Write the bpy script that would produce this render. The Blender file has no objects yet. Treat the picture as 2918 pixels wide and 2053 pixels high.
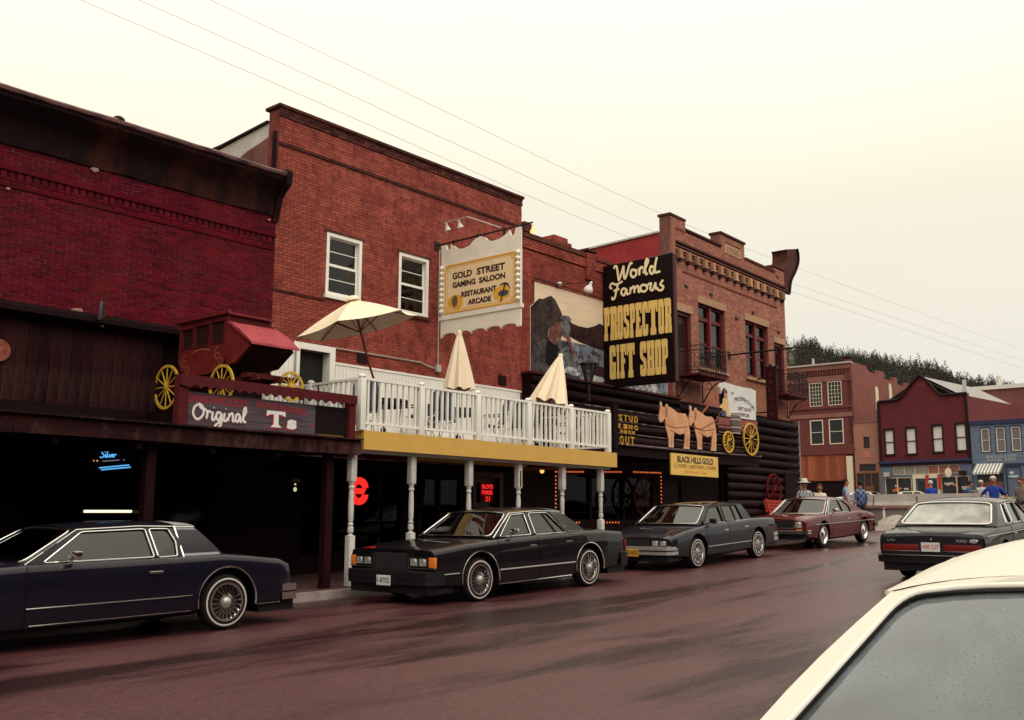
import bpy, bmesh, math, random
from mathutils import Vector, Matrix
from mathutils.geometry import tessellate_polygon
R = math.radians
random.seed(7)
SC = bpy.context.scene
COL = SC.collection

# ---------------------------------------------------------------- camera
cam_d = bpy.data.cameras.new('camera'); cam = bpy.data.objects.new('camera', cam_d); COL.objects.link(cam)
cam_d.lens = 35.0; cam_d.sensor_width = 36.0; cam_d.clip_start = 0.05; cam_d.clip_end = 3000
cam.matrix_world = Matrix(((0.6444453, -0.1219178, -0.7548684, 0), (-0.76464, -0.0975859, -0.6370265, 0), (0.0040003, 0.9877313, -0.156112, 0), (0, 0, 0, 1)))
SC.camera = cam

# ---------------------------------------------------------------- sky, sun, exposure (overcast)
W = bpy.data.worlds.new('World'); SC.world = W; W.use_nodes = True
nt = W.node_tree; nt.nodes.clear()
wo = nt.nodes.new('ShaderNodeOutputWorld'); bg = nt.nodes.new('ShaderNodeBackground'); nt.links.new(bg.outputs[0], wo.inputs[0])
sky = nt.nodes.new('ShaderNodeTexSky'); sky.sky_type = 'NISHITA'; sky.sun_disc = False
SUN_EL, SUN_AZ = 50, 250      # azimuth of the sun measured from +X, counter-clockwise
sky.sun_elevation = R(SUN_EL); sky.sun_rotation = R(90 - SUN_AZ)
sc_ = nt.nodes.new('ShaderNodeVectorMath'); sc_.operation = 'SCALE'; sc_.inputs[3].default_value = 0.08
nt.links.new(sky.outputs[0], sc_.inputs[0])
tc = nt.nodes.new('ShaderNodeTexCoord'); sx = nt.nodes.new('ShaderNodeSeparateXYZ'); nt.links.new(tc.outputs['Generated'], sx.inputs[0])
ramp = nt.nodes.new('ShaderNodeValToRGB'); nt.links.new(sx.outputs[2], ramp.inputs[0])
cr = ramp.color_ramp                         # overcast cloud deck: brighter towards the zenith
cr.elements[0].position = 0.0; cr.elements[0].color = (0.77, 0.74, 0.67, 1)
cr.elements[1].position = 1.0; cr.elements[1].color = (2.2, 2.06, 1.70, 1)
for p_, c_ in ((0.12, (0.88, 0.835, 0.73, 1)), (0.3, (1.02, 0.955, 0.77, 1)), (0.5, (1.42, 1.32, 1.06, 1))):
    e_ = cr.elements.new(p_); e_.color = c_
nz = nt.nodes.new('ShaderNodeTexNoise'); nz.inputs['Scale'].default_value = 2.2; nz.inputs['Detail'].default_value = 4
mp = nt.nodes.new('ShaderNodeMapping'); mp.inputs['Scale'].default_value = (1, 1, 2.5); nt.links.new(tc.outputs['Generated'], mp.inputs[0]); nt.links.new(mp.outputs[0], nz.inputs[0])
mr = nt.nodes.new('ShaderNodeMapRange'); mr.inputs[3].default_value = 0.955; mr.inputs[4].default_value = 1.035; nt.links.new(nz.outputs[0], mr.inputs[0])
cl = nt.nodes.new('ShaderNodeVectorMath'); cl.operation = 'SCALE'; nt.links.new(ramp.outputs[0], cl.inputs[0]); nt.links.new(mr.outputs[0], cl.inputs[3])
mx = nt.nodes.new('ShaderNodeMix'); mx.data_type = 'RGBA'; mx.inputs[0].default_value = 0.93
nt.links.new(sc_.outputs[0], mx.inputs[6]); nt.links.new(cl.outputs[0], mx.inputs[7]); nt.links.new(mx.outputs[2], bg.inputs[0])
bg.inputs[1].default_value = 1.0
sl = bpy.data.lights.new('sun', 'SUN'); sl.energy = 1.5; sl.angle = R(60); sl.color = (1.0, 0.95, 0.87)
sun = bpy.data.objects.new('sun', sl); COL.objects.link(sun)
sd = Vector((math.cos(R(SUN_AZ)) * math.cos(R(SUN_EL)), math.sin(R(SUN_AZ)) * math.cos(R(SUN_EL)), math.sin(R(SUN_EL))))
sun.rotation_euler = sd.to_track_quat('Z', 'Y').to_euler(); sun.location = (0, -20, 40)
SC.view_settings.view_transform = 'Standard'; SC.view_settings.look = 'None'; SC.view_settings.gamma = 1.0
SC.view_settings.use_curve_mapping = False; SC.view_settings.exposure = 0.0

# ---------------------------------------------------------------- helpers
def interp(tab, x):
    if x <= tab[0][0]:
        (a, b), (c, d) = tab[0], tab[1]
    elif x >= tab[-1][0]:
        (a, b), (c, d) = tab[-2], tab[-1]
    else:
        for i in range(len(tab) - 1):
            if tab[i][0] <= x <= tab[i + 1][0]:
                (a, b), (c, d) = tab[i], tab[i + 1]; break
    return b + (d - b) * (x - a) / (c - a)
GT = [(-60, -2.6), (0, -1.50), (7.3, -1.37), (11.9, -1.30), (14.8, -1.21), (18.9, -1.03), (21.6, -0.90), (25.4, -0.75), (28.2, -0.65), (35, -0.37), (45, 0.02), (60, 0.42), (88, 1.0), (130, 2.0)]
def zg(x): return interp(GT, x)

def smooth_poly(pts, n=6, closed=False):
    P = [Vector(p) for p in pts]; out = []; N = len(P)
    for i in range(N if closed else N - 1):
        p1, p2 = P[i], P[(i + 1) % N]
        p0 = P[i - 1] if (closed or i > 0) else p1 * 2 - p2
        p3 = P[(i + 2) % N] if (closed or i + 2 < N) else p2 * 2 - p1
        for k in range(n):
            t = k / n
            out.append(0.5 * ((2 * p1) + (p2 - p0) * t + (2 * p0 - 5 * p1 + 4 * p2 - p3) * t * t + (3 * p1 - p0 - 3 * p2 + p3) * t ** 3))
    if not closed: out.append(P[-1])
    return out

class MB:
    def __init__(s): s.v = []; s.f = []; s.m = []; s.cm = 0
    def add(s, vs, fs):
        o = len(s.v); s.v.extend([tuple(x) for x in vs])
        for f in fs: s.f.append(tuple(i + o for i in f)); s.m.append(s.cm)
    def box(s, x0, x1, y0, y1, z0, z1, fn=None):
        vs = [(x0, y0, z0), (x1, y0, z0), (x1, y1, z0), (x0, y1, z0), (x0, y0, z1), (x1, y0, z1), (x1, y1, z1), (x0, y1, z1)]
        if fn: vs = [fn(*p) for p in vs]
        s.add(vs, [(0, 3, 2, 1), (4, 5, 6, 7), (0, 1, 5, 4), (1, 2, 6, 5), (2, 3, 7, 6), (3, 0, 4, 7)]); return s
    def bbox(s, x0, x1, y0, y1, z0, z1, b=0.01, fn=None):      # bevelled box
        X = [x0, x0 + b, x1 - b, x1]; Y = [y0, y0 + b, y1 - b, y1]; Z = [z0, z0 + b, z1 - b, z1]
        bm = bmesh.new(); bmesh.ops.create_cube(bm, size=1)
        for v in bm.verts: v.co = Vector(((x0 + x1) / 2 + v.co.x * (x1 - x0), (y0 + y1) / 2 + v.co.y * (y1 - y0), (z0 + z1) / 2 + v.co.z * (z1 - z0)))
        bmesh.ops.bevel(bm, geom=bm.edges[:], offset=b, segments=2, affect='EDGES', profile=0.6)
        bm.verts.index_update()
        vs = [fn(*v.co) if fn else v.co for v in bm.verts]; s.add(vs, [[v.index for v in f.verts] for f in bm.faces]); bm.free(); return s
    def beam(s, p, q, w, h, up=(0, 0, 1)):
        p, q = Vector(p), Vector(q); d = (q - p).normalized(); upv = Vector(up)
        if abs(d.dot(upv)) > 0.98: upv = Vector((1, 0, 0))
        sd_ = d.cross(upv).normalized(); u_ = sd_.cross(d)
        c = [sd_ * a * w / 2 + u_ * b * h / 2 for a, b in ((-1, -1), (1, -1), (1, 1), (-1, 1))]
        s.add([p + k for k in c] + [q + k for k in c], [(0, 3, 2, 1), (4, 5, 6, 7), (0, 1, 5, 4), (1, 2, 6, 5), (2, 3, 7, 6), (3, 0, 4, 7)]); return s
    def tube(s, pts, r, n=8, closed=False, cap=True):
        P = [Vector(p) for p in pts]; N = len(P); rs = r if isinstance(r, (list, tuple)) else [r] * N
        rings = []; prev = None
        for i in range(N):
            a = P[i - 1] if (i > 0 or closed) else P[i]; b = P[(i + 1) % N] if (i < N - 1 or closed) else P[i]
            d = (b - a).normalized()
            if prev is None:
                u_ = d.orthogonal().normalized()
            else:
                u_ = (prev - d * prev.dot(d)); u_ = u_.normalized() if u_.length > 1e-6 else d.orthogonal().normalized()
            prev = u_; w_ = d.cross(u_)
            rings.append([P[i] + (u_ * math.cos(2 * math.pi * k / n) + w_ * math.sin(2 * math.pi * k / n)) * rs[i] for k in range(n)])
        vs = [v for rg in rings for v in rg]; fs = []
        for i in range(N if closed else N - 1):
            j = (i + 1) % N
            for k in range(n): fs.append((i * n + k, i * n + (k + 1) % n, j * n + (k + 1) % n, j * n + k))
        if cap and not closed: fs.append(tuple(range(n - 1, -1, -1))); fs.append(tuple((N - 1) * n + k for k in range(n)))
        s.add(vs, fs); return s
    def cyl(s, p, q, r, n=12, r2=None): return s.tube([p, q], [r, r if r2 is None else r2], n)
    def lathe(s, prof, M=None, n=16, a0=0.0, a1=2 * math.pi):    # prof (r, h) around local z
        M = M or Matrix(); full = abs(a1 - a0 - 2 * math.pi) < 1e-6; cnt = n if full else n + 1
        vs = []; fs = []
        for r_, h_ in prof:
            for k in range(cnt):
                a = a0 + (a1 - a0) * k / n; vs.append(M @ Vector((max(r_, 1e-5) * math.cos(a), max(r_, 1e-5) * math.sin(a), h_)))
        for i in range(len(prof) - 1):
            for k in range(n):
                k2 = (k + 1) % cnt; fs.append((i * cnt + k, i * cnt + k2, (i + 1) * cnt + k2, (i + 1) * cnt + k))
        s.add(vs, fs); return s
    def ball(s, c, r, n=10, sc=(1, 1, 1)):
        pr = [(math.sin(math.pi * i / (n // 2 + 2)), -math.cos(math.pi * i / (n // 2 + 2))) for i in range(n // 2 + 3)]
        return s.lathe([(a * r, b * r) for a, b in pr], Matrix.Translation(c) @ Matrix.Diagonal((sc[0], sc[1], sc[2], 1)), n)
    def plate(s, outer, holes, w0, w1, fn):                        # polygon with holes, extruded along w, mapped by fn(u,v,w)
        loops = [list(outer)] + [list(h) for h in holes]
        tri = tessellate_polygon([[Vector((p[0], p[1], 0)) for p in lp] for lp in loops])
        flat = [p for lp in loops for p in lp]; n = len(flat)
        vs = [fn(p[0], p[1], w0) for p in flat] + [fn(p[0], p[1], w1) for p in flat]
        fs = []
        for t in tri:
            a, b, c = [flat[i] for i in t]
            if (b[0] - a[0]) * (c[1] - a[1]) - (b[1] - a[1]) * (c[0] - a[0]) < 0: t = (t[0], t[2], t[1])
            fs.append((t[0], t[2], t[1])); fs.append((t[0] + n, t[1] + n, t[2] + n))
        o = 0
        for li, lp in enumerate(loops):
            m = len(lp)
            for i in range(m): j = (i + 1) % m; fs.append((o + i, o + j, n + o + j, n + o + i))
            o += m
        s.add(vs, fs); return s
    def grid(s, fn, nu, nv):
        vs = [fn(i / nu, j / nv) for j in range(nv + 1) for i in range(nu + 1)]
        s.add(vs, [(j * (nu + 1) + i, j * (nu + 1) + i + 1, (j + 1) * (nu + 1) + i + 1, (j + 1) * (nu + 1) + i) for j in range(nv) for i in range(nu)]); return s
    def mesh(s, name, mats, smooth=None, fix=True):
        me = bpy.data.meshes.new(name); me.from_pydata(s.v, [], s.f)
        for m_ in (mats if isinstance(mats, (list, tuple)) else [mats]): me.materials.append(m_)
        if any(s.m): me.polygons.foreach_set('material_index', s.m)
        if fix:
            bm = bmesh.new(); bm.from_mesh(me); bmesh.ops.recalc_face_normals(bm, faces=bm.faces[:]); bm.to_mesh(me); bm.free()
        if smooth is not None:
            me.polygons.foreach_set('use_smooth', [True] * len(me.polygons)); me.set_sharp_from_angle(angle=R(smooth))
        me.update(); return me
    def build(s, name, mats, parent=None, smooth=None, kind=None, label=None, fix=True):
        return link(name, s.mesh(name, mats, smooth, fix), parent, kind, label)

def link(name, me, parent=None, kind=None, label=None):
    o = bpy.data.objects.new(name, me); COL.objects.link(o)
    if parent:
        o.parent = parent
        if parent.type == 'EMPTY': o.matrix_parent_inverse = parent.matrix_basis.inverted()
    if kind: o['kind'] = kind
    if label: o['label'] = label
    return o
def thing(name, label, cat, loc=(0, 0, 0), rz=0.0, group=None):
    o = bpy.data.objects.new(name, None); COL.objects.link(o); o.empty_display_size = 0.2
    o.matrix_basis = Matrix.Translation(loc) @ Matrix.Rotation(rz, 4, 'Z')
    tag(o, label, cat, group); return o
def tag(o, label, cat, group=None):
    o['label'] = label; o['category'] = cat
    if group: o['group'] = group
    return o
def copy_tree(o, parent=None, **kw):
    c = o.copy(); COL.objects.link(c)
    if parent: c.parent = parent; c.matrix_parent_inverse = o.matrix_parent_inverse.copy()
    for ch in o.children: copy_tree(ch, c)
    for k_, v_ in kw.items(): c[k_] = v_
    return c

# ---------------------------------------------------------------- materials
MATS = {}
def mat(name, col, rough=0.6, var=0.0, scale=6.0, stretch=(1, 1, 1), bump=0.0, bscale=None, metal=0.0, coat=0.0, col2=None, island=0.0, emit=None, estr=0.0, spec=None, mixlo=0.35, mixhi=0.65, rvar=0.0, dirt=None, dirtscale=1.2, dirtamt=0.5):
    if name in MATS: return MATS[name]
    m = bpy.data.materials.new(name); m.use_nodes = True; t = m.node_tree; b = t.nodes['Principled BSDF']; L = t.links.new
    b.inputs['Roughness'].default_value = rough; b.inputs['Metallic'].default_value = metal; b.inputs['Coat Weight'].default_value = coat
    b.inputs['Coat Roughness'].default_value = 0.04; b.inputs['Specular IOR Level'].default_value = spec if spec is not None else (0.5 if metal > 0.3 else (0.08 if rough >= 0.6 else 0.25))
    c4 = tuple(col) + (1,); b.inputs['Base Color'].default_value = c4
    if emit: b.inputs['Emission Color'].default_value = tuple(emit) + (1,); b.inputs['Emission Strength'].default_value = estr
    if var or col2 or bump or island or rvar or dirt:
        tcn = t.nodes.new('ShaderNodeTexCoord'); mpn = t.nodes.new('ShaderNodeMapping'); mpn.inputs['Scale'].default_value = stretch; L(tcn.outputs['Object'], mpn.inputs[0])
        n = t.nodes.new('ShaderNodeTexNoise'); n.inputs['Scale'].default_value = scale; n.inputs['Detail'].default_value = 6; n.inputs['Roughness'].default_value = 0.65; L(mpn.outputs[0], n.inputs[0])
        mrn = t.nodes.new('ShaderNodeMapRange'); mrn.inputs[1].default_value = mixlo; mrn.inputs[2].default_value = mixhi; L(n.outputs[0], mrn.inputs[0])
        mix = t.nodes.new('ShaderNodeMix'); mix.data_type = 'RGBA'
        mix.inputs[6].default_value = c4
        c2 = col2 if col2 else tuple(c * (1 - var) for c in col)
        mix.inputs[7].default_value = tuple(c2) + (1,); L(mrn.outputs[0], mix.inputs[0])
        last = mix.outputs[2]
        if island:
            g = t.nodes.new('ShaderNodeNewGeometry'); oi = t.nodes.new('ShaderNodeObjectInfo')
            ad = t.nodes.new('ShaderNodeMath'); ad.operation = 'ADD'; L(g.outputs['Random Per Island'], ad.inputs[0]); L(oi.outputs['Random'], ad.inputs[1])
            fr = t.nodes.new('ShaderNodeMath'); fr.operation = 'FRACT'; L(ad.outputs[0], fr.inputs[0])
            m2 = t.nodes.new('ShaderNodeMapRange'); m2.inputs[3].default_value = 1 - island; m2.inputs[4].default_value = 1 + island; L(fr.outputs[0], m2.inputs[0])
            hs = t.nodes.new('ShaderNodeHueSaturation'); L(last, hs.inputs['Color']); L(m2.outputs[0], hs.inputs['Value']); last = hs.outputs[0]
        if dirt:
            n3 = t.nodes.new('ShaderNodeTexNoise'); n3.inputs['Scale'].default_value = dirtscale; n3.inputs['Detail'].default_value = 8; n3.inputs['Roughness'].default_value = 0.7
            mpd = t.nodes.new('ShaderNodeMapping'); mpd.inputs['Scale'].default_value = (1, 1, 0.45); L(tcn.outputs['Object'], mpd.inputs[0]); L(mpd.outputs[0], n3.inputs[0])
            m3 = t.nodes.new('ShaderNodeMapRange'); m3.inputs[1].default_value = 0.48; m3.inputs[2].default_value = 0.72; m3.inputs[4].default_value = dirtamt; L(n3.outputs[0], m3.inputs[0])
            mx3 = t.nodes.new('ShaderNodeMix'); mx3.data_type = 'RGBA'; L(m3.outputs[0], mx3.inputs[0]); L(last, mx3.inputs[6]); mx3.inputs[7].default_value = tuple(dirt) + (1,); last = mx3.outputs[2]
        L(last, b.inputs['Base Color'])
        if rvar:
            m4 = t.nodes.new('ShaderNodeMapRange'); m4.inputs[1].default_value = 0.3; m4.inputs[2].default_value = 0.7; m4.inputs[3].default_value = rough - rvar; m4.inputs[4].default_value = rough + rvar; L(n.outputs[0], m4.inputs[0]); L(m4.outputs[0], b.inputs['Roughness'])
        if bump:
            n2 = t.nodes.new('ShaderNodeTexNoise'); n2.inputs['Scale'].default_value = bscale or scale * 5; n2.inputs['Detail'].default_value = 5; L(mpn.outputs[0], n2.inputs[0])
            bp = t.nodes.new('ShaderNodeBump'); bp.inputs['Strength'].default_value = bump; bp.inputs['Distance'].default_value = 0.01; L(n2.outputs[0], bp.inputs['Height']); L(bp.outputs[0], b.inputs['Normal'])
    MATS[name] = m; return m
def glassmat(name, tint=(0.35, 0.37, 0.38), refl=1.0, rough=0.0, dirt=0.0, dirtcol=(0.5, 0.5, 0.48)):
    if name in MATS: return MATS[name]
    m = bpy.data.materials.new(name); m.use_nodes = True; t = m.node_tree; t.nodes.clear(); L = t.links.new
    o = t.nodes.new('ShaderNodeOutputMaterial'); tr = t.nodes.new('ShaderNodeBsdfTransparent'); tr.inputs[0].default_value = tuple(tint) + (1,)
    gl = t.nodes.new('ShaderNodeBsdfGlossy'); gl.inputs['Roughness'].default_value = rough; gl.inputs[0].default_value = (refl, refl, refl, 1)
    ge = t.nodes.new('ShaderNodeNewGeometry'); dt = t.nodes.new('ShaderNodeVectorMath'); dt.operation = 'DOT_PRODUCT'; L(ge.outputs['Normal'], dt.inputs[0]); L(ge.outputs['Incoming'], dt.inputs[1])
    ab = t.nodes.new('ShaderNodeMath'); ab.operation = 'ABSOLUTE'; L(dt.outputs['Value'], ab.inputs[0]); iv = t.nodes.new('ShaderNodeMath'); iv.operation = 'SUBTRACT'; iv.inputs[0].default_value = 1.0; L(ab.outputs[0], iv.inputs[1])
    pw = t.nodes.new('ShaderNodeMath'); pw.operation = 'POWER'; pw.inputs[1].default_value = 4.0; L(iv.outputs[0], pw.inputs[0]); fr = t.nodes.new('ShaderNodeMath'); fr.operation = 'MULTIPLY_ADD'; fr.inputs[1].default_value = 0.92; fr.inputs[2].default_value = 0.07; L(pw.outputs[0], fr.inputs[0])
    mx_ = t.nodes.new('ShaderNodeMixShader'); L(fr.outputs[0], mx_.inputs[0]); L(tr.outputs[0], mx_.inputs[1]); L(gl.outputs[0], mx_.inputs[2])
    last = mx_.outputs[0]
    if dirt:
        d = t.nodes.new('ShaderNodeBsdfDiffuse'); d.inputs[0].default_value = tuple(dirtcol) + (1,)
        tcn = t.nodes.new('ShaderNodeTexCoord'); n1 = t.nodes.new('ShaderNodeTexNoise'); n1.inputs['Scale'].default_value = 2.5; n1.inputs['Detail'].default_value = 6; L(tcn.outputs['Object'], n1.inputs[0])
        v = t.nodes.new('ShaderNodeTexVoronoi'); v.inputs['Scale'].default_value = 70; L(tcn.outputs['Object'], v.inputs[0])
        vr = t.nodes.new('ShaderNodeMapRange'); vr.inputs[1].default_value = 0.1; vr.inputs[2].default_value = 0.32; vr.inputs[3].default_value = 0.35; vr.inputs[4].default_value = 1.0; L(v.outputs[0], vr.inputs[0])
        r1 = t.nodes.new('ShaderNodeMapRange'); r1.inputs[1].default_value = 0.25; r1.inputs[2].default_value = 0.8; r1.inputs[3].default_value = dirt * 0.25; r1.inputs[4].default_value = dirt * 1.8; L(n1.outputs[0], r1.inputs[0])
        mu = t.nodes.new('ShaderNodeMath'); mu.operation = 'MULTIPLY'; L(r1.outputs[0], mu.inputs[0]); L(vr.outputs[0], mu.inputs[1])
        m2 = t.nodes.new('ShaderNodeMixShader'); L(mu.outputs[0], m2.inputs[0]); L(last, m2.inputs[1]); L(d.outputs[0], m2.inputs[2]); last = m2.outputs[0]
    L(last, o.inputs[0]); MATS[name] = m; return m
def emis(name, col, s):
    return mat(name, (0.02, 0.02, 0.02), 0.4, emit=col, estr=s)

M_white = mat('white_paint', (0.83, 0.80, 0.74), 0.55, var=0.12, scale=3, bump=0.05, bscale=40)
M_whitep = mat('weathered_white_post_paint', (0.64, 0.60, 0.57), 0.6, var=0.25, scale=5, bump=0.1, bscale=30)
M_yellow = mat('ochre_fascia_paint', (0.62, 0.36, 0.085), 0.5, var=0.08, scale=2)
M_black = mat('black_sign_paint', (0.010, 0.004, 0.005), 0.6, var=0.3, scale=4)
M_letter = mat('yellow_letter_paint', (0.80, 0.53, 0.17), 0.5, var=0.06, scale=5)
M_cream = mat('cream_letter_paint', (0.85, 0.70, 0.42), 0.5)
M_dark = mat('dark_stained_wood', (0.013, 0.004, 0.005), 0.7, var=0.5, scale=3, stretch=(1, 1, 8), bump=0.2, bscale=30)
M_log = mat('dark_log', (0.020, 0.006, 0.007), 0.65, col2=(0.007, 0.003, 0.004), scale=3, stretch=(0.6, 4, 4), bump=0.35, bscale=25, island=0.4)
M_chink = mat('log_chinking', (0.055, 0.035, 0.035), 0.8, var=0.5, scale=6)
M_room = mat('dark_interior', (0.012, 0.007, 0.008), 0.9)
M_iron = mat('black_iron', (0.012, 0.008, 0.009), 0.45)
M_glass = glassmat('window_glass', (0.55, 0.55, 0.55), refl=0.5)
M_dglass = glassmat('dark_shop_glass', (0.5, 0.48, 0.48), refl=0.12)
M_chrome = mat('chrome', (0.78, 0.77, 0.75), 0.12, metal=1.0)
M_steel = mat('galvanised_steel', (0.45, 0.43, 0.41), 0.45, metal=0.6)
M_rubber = mat('tyre_rubber', (0.018, 0.014, 0.015), 0.75, bump=0.1, scale=8)
M_whitewall = mat('tyre_whitewall', (0.55, 0.50, 0.47), 0.6)
M_wheely = mat('yellow_wagon_wheel_paint', (0.62, 0.37, 0.045), 0.5, var=0.2, scale=8)
M_red = mat('red_coach_paint', (0.17, 0.018, 0.018), 0.5, var=0.3, scale=6)
# ---------------------------------------------------------------- frames, bricks, text
def frame(o, ang):
    a = R(ang); d = (math.cos(a), math.sin(a)); n = (-math.sin(a), math.cos(a))
    return lambda u, v, z: Vector((o[0] + d[0] * u - n[0] * v, o[1] + d[1] * u - n[1] * v, z))
def face(o, right, up, nrm):
    o, right, up, nrm = Vector(o), Vector(right), Vector(up), Vector(nrm)
    return lambda a, b, c: o + right * a + up * b + nrm * c
def rect(h): return [(h[0], h[2]), (h[1], h[2]), (h[1], h[3]), (h[0], h[3])]
FA = frame((11.5, 16.0), -1.2); FB = frame((0, 16.0), 0.0); FD = frame((26.7, 16.0), 1.2)

def bricks(wall, F, ang, u0, u1, z0, z1, holes, m, h=0.065, L=0.218, joint=0.011, proud=0.011, keep=0, seed=1):
    rnd = random.Random(seed); cells = []
    r = 0; z = z0
    while z < z1 - 0.03:
        za, zb = z, min(z + h - joint, z1); u = u0 - (L / 2 if r % 2 else 0) - rnd.random() * 0.01
        while u < u1:
            segs = [(max(u, u0), min(u + L - joint, u1))]
            for hu0, hu1, hz0, hz1 in holes:
                if zb > hz0 + 0.01 and za < hz1 - 0.01:
                    ns = []
                    for a, b in segs:
                        if b <= hu0 or a >= hu1: ns.append((a, b)); continue
                        if a < hu0 - 0.03: ns.append((a, hu0))
                        if b > hu1 + 0.03: ns.append((hu1, b))
                    segs = ns
            for a, b in segs:
                if b - a > 0.03: cells.append((a, b, za, zb))
            u += L
        z += h; r += 1
    full = sorted([c for c in cells if abs(c[1] - c[0] - (L - joint)) < 1e-4 and abs(c[3] - c[2] - (h - joint)) < 1e-4], key=lambda c: F((c[0] + c[1]) / 2, 0, c[2]).length)[:keep]
    fs = set(full); mb = MB()
    for a, b, za, zb in cells:
        if (a, b, za, zb) in fs: continue
        p = proud + rnd.uniform(-0.004, 0.003); j = rnd.uniform(-0.002, 0.002)
        vs = [F(a, -0.02, za + j), F(b, -0.02, za), F(b, -0.02, zb), F(a, -0.02, zb + j), F(a, p, za + j), F(b, p, za), F(b, p, zb), F(a, p, zb + j)]
        mb.add(vs, [(4, 5, 6, 7), (0, 1, 5, 4), (1, 2, 6, 5), (2, 3, 7, 6), (3, 0, 4, 7)])
    mb.build('brickwork', m, wall, kind='stuff', fix=False)
    if keep:
        one = MB().box(-(L - joint) / 2, (L - joint) / 2, -0.02, 0.02, -(h - joint) / 2, (h - joint) / 2).mesh('brick', m, fix=False)
        for a, b, za, zb in full:
            o = link('brick', one, wall); o.location = F((a + b) / 2, proud - 0.02 + rnd.uniform(-0.004, 0.003), (za + zb) / 2); o.rotation_euler.z = R(ang) + rnd.uniform(-0.006, 0.006)

_txt = []
def text(body, size, fn, m, parent, name='lettering', w=None, ext=0.004, lift=0.0, space=1.0, bold=0.0, ctr=False, shear=0.0, label=None):
    cu = bpy.data.curves.new(name, 'FONT'); cu.body = body; cu.size = size; cu.space_character = space; cu.offset = bold; cu.shear = shear; cu.resolution_u = 3
    ob = bpy.data.objects.new(name, cu); COL.objects.link(ob)
    dg = bpy.context.evaluated_depsgraph_get(); me = bpy.data.meshes.new_from_object(ob.evaluated_get(dg)); bpy.data.objects.remove(ob)
    xs = [v.co.x for v in me.vertices]; x0, x1 = min(xs), max(xs); k = (w / (x1 - x0)) if w else 1.0
    sh = -(x1 - x0) * k / 2 if ctr else 0.0
    mb = MB(); vs = [((v.co.x - x0) * k + sh, v.co.y) for v in me.vertices]
    n = len(vs); fs = [tuple(p.vertices) for p in me.polygons]
    ed = {}
    for f in fs:
        for i in range(len(f)):
            e = (f[i], f[(i + 1) % len(f)]); key = tuple(sorted(e)); ed.setdefault(key, []).append(e)
    V = [fn(x, y, lift + ext) for x, y in vs] + [fn(x, y, lift) for x, y in vs]
    F_ = list(fs) + [(e[0][0], e[0][1], e[0][1] + n, e[0][0] + n) for e in ed.values() if len(e) == 1]
    mb.add(V, F_); bpy.data.meshes.remove(me)
    return mb.build(name, m, parent, label=label)
def strokes(lines, width, fn, m, parent, name='lettering', lift=0.0, n=6):
    mb = MB(); k = 0
    for ln in lines:
        pts = smooth_poly([Vector((p[0], p[1], 0)) for p in ln], n) if len(ln) > 2 else [Vector((p[0], p[1], 0)) for p in ln]
        N = len(pts); Lf = []; Rt = []
        for i in range(N):
            d = (pts[min(i + 1, N - 1)] - pts[max(i - 1, 0)]); d = d.normalized() if d.length > 1e-9 else Vector((1, 0, 0))
            nn = Vector((-d.y, d.x, 0)); w_ = width * (0.75 if i in (0, N - 1) else 1.0) / 2
            h_ = lift + 0.003 + 0.0006 * k + 0.004 * i / N
            Lf.append(fn(*(pts[i] + nn * w_)[:2], h_)); Rt.append(fn(*(pts[i] - nn * w_)[:2], h_))
        mb.add(Lf + Rt, [(i, i + 1, N + i + 1, N + i) for i in range(N - 1)]); k += 1
    return mb.build(name, m, parent)
def lines_poly(lines, ox, oy, s, sy=None):
    return [[(ox + x * s, oy + y * (sy or s)) for x, y in ln] for ln in lines]

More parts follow.
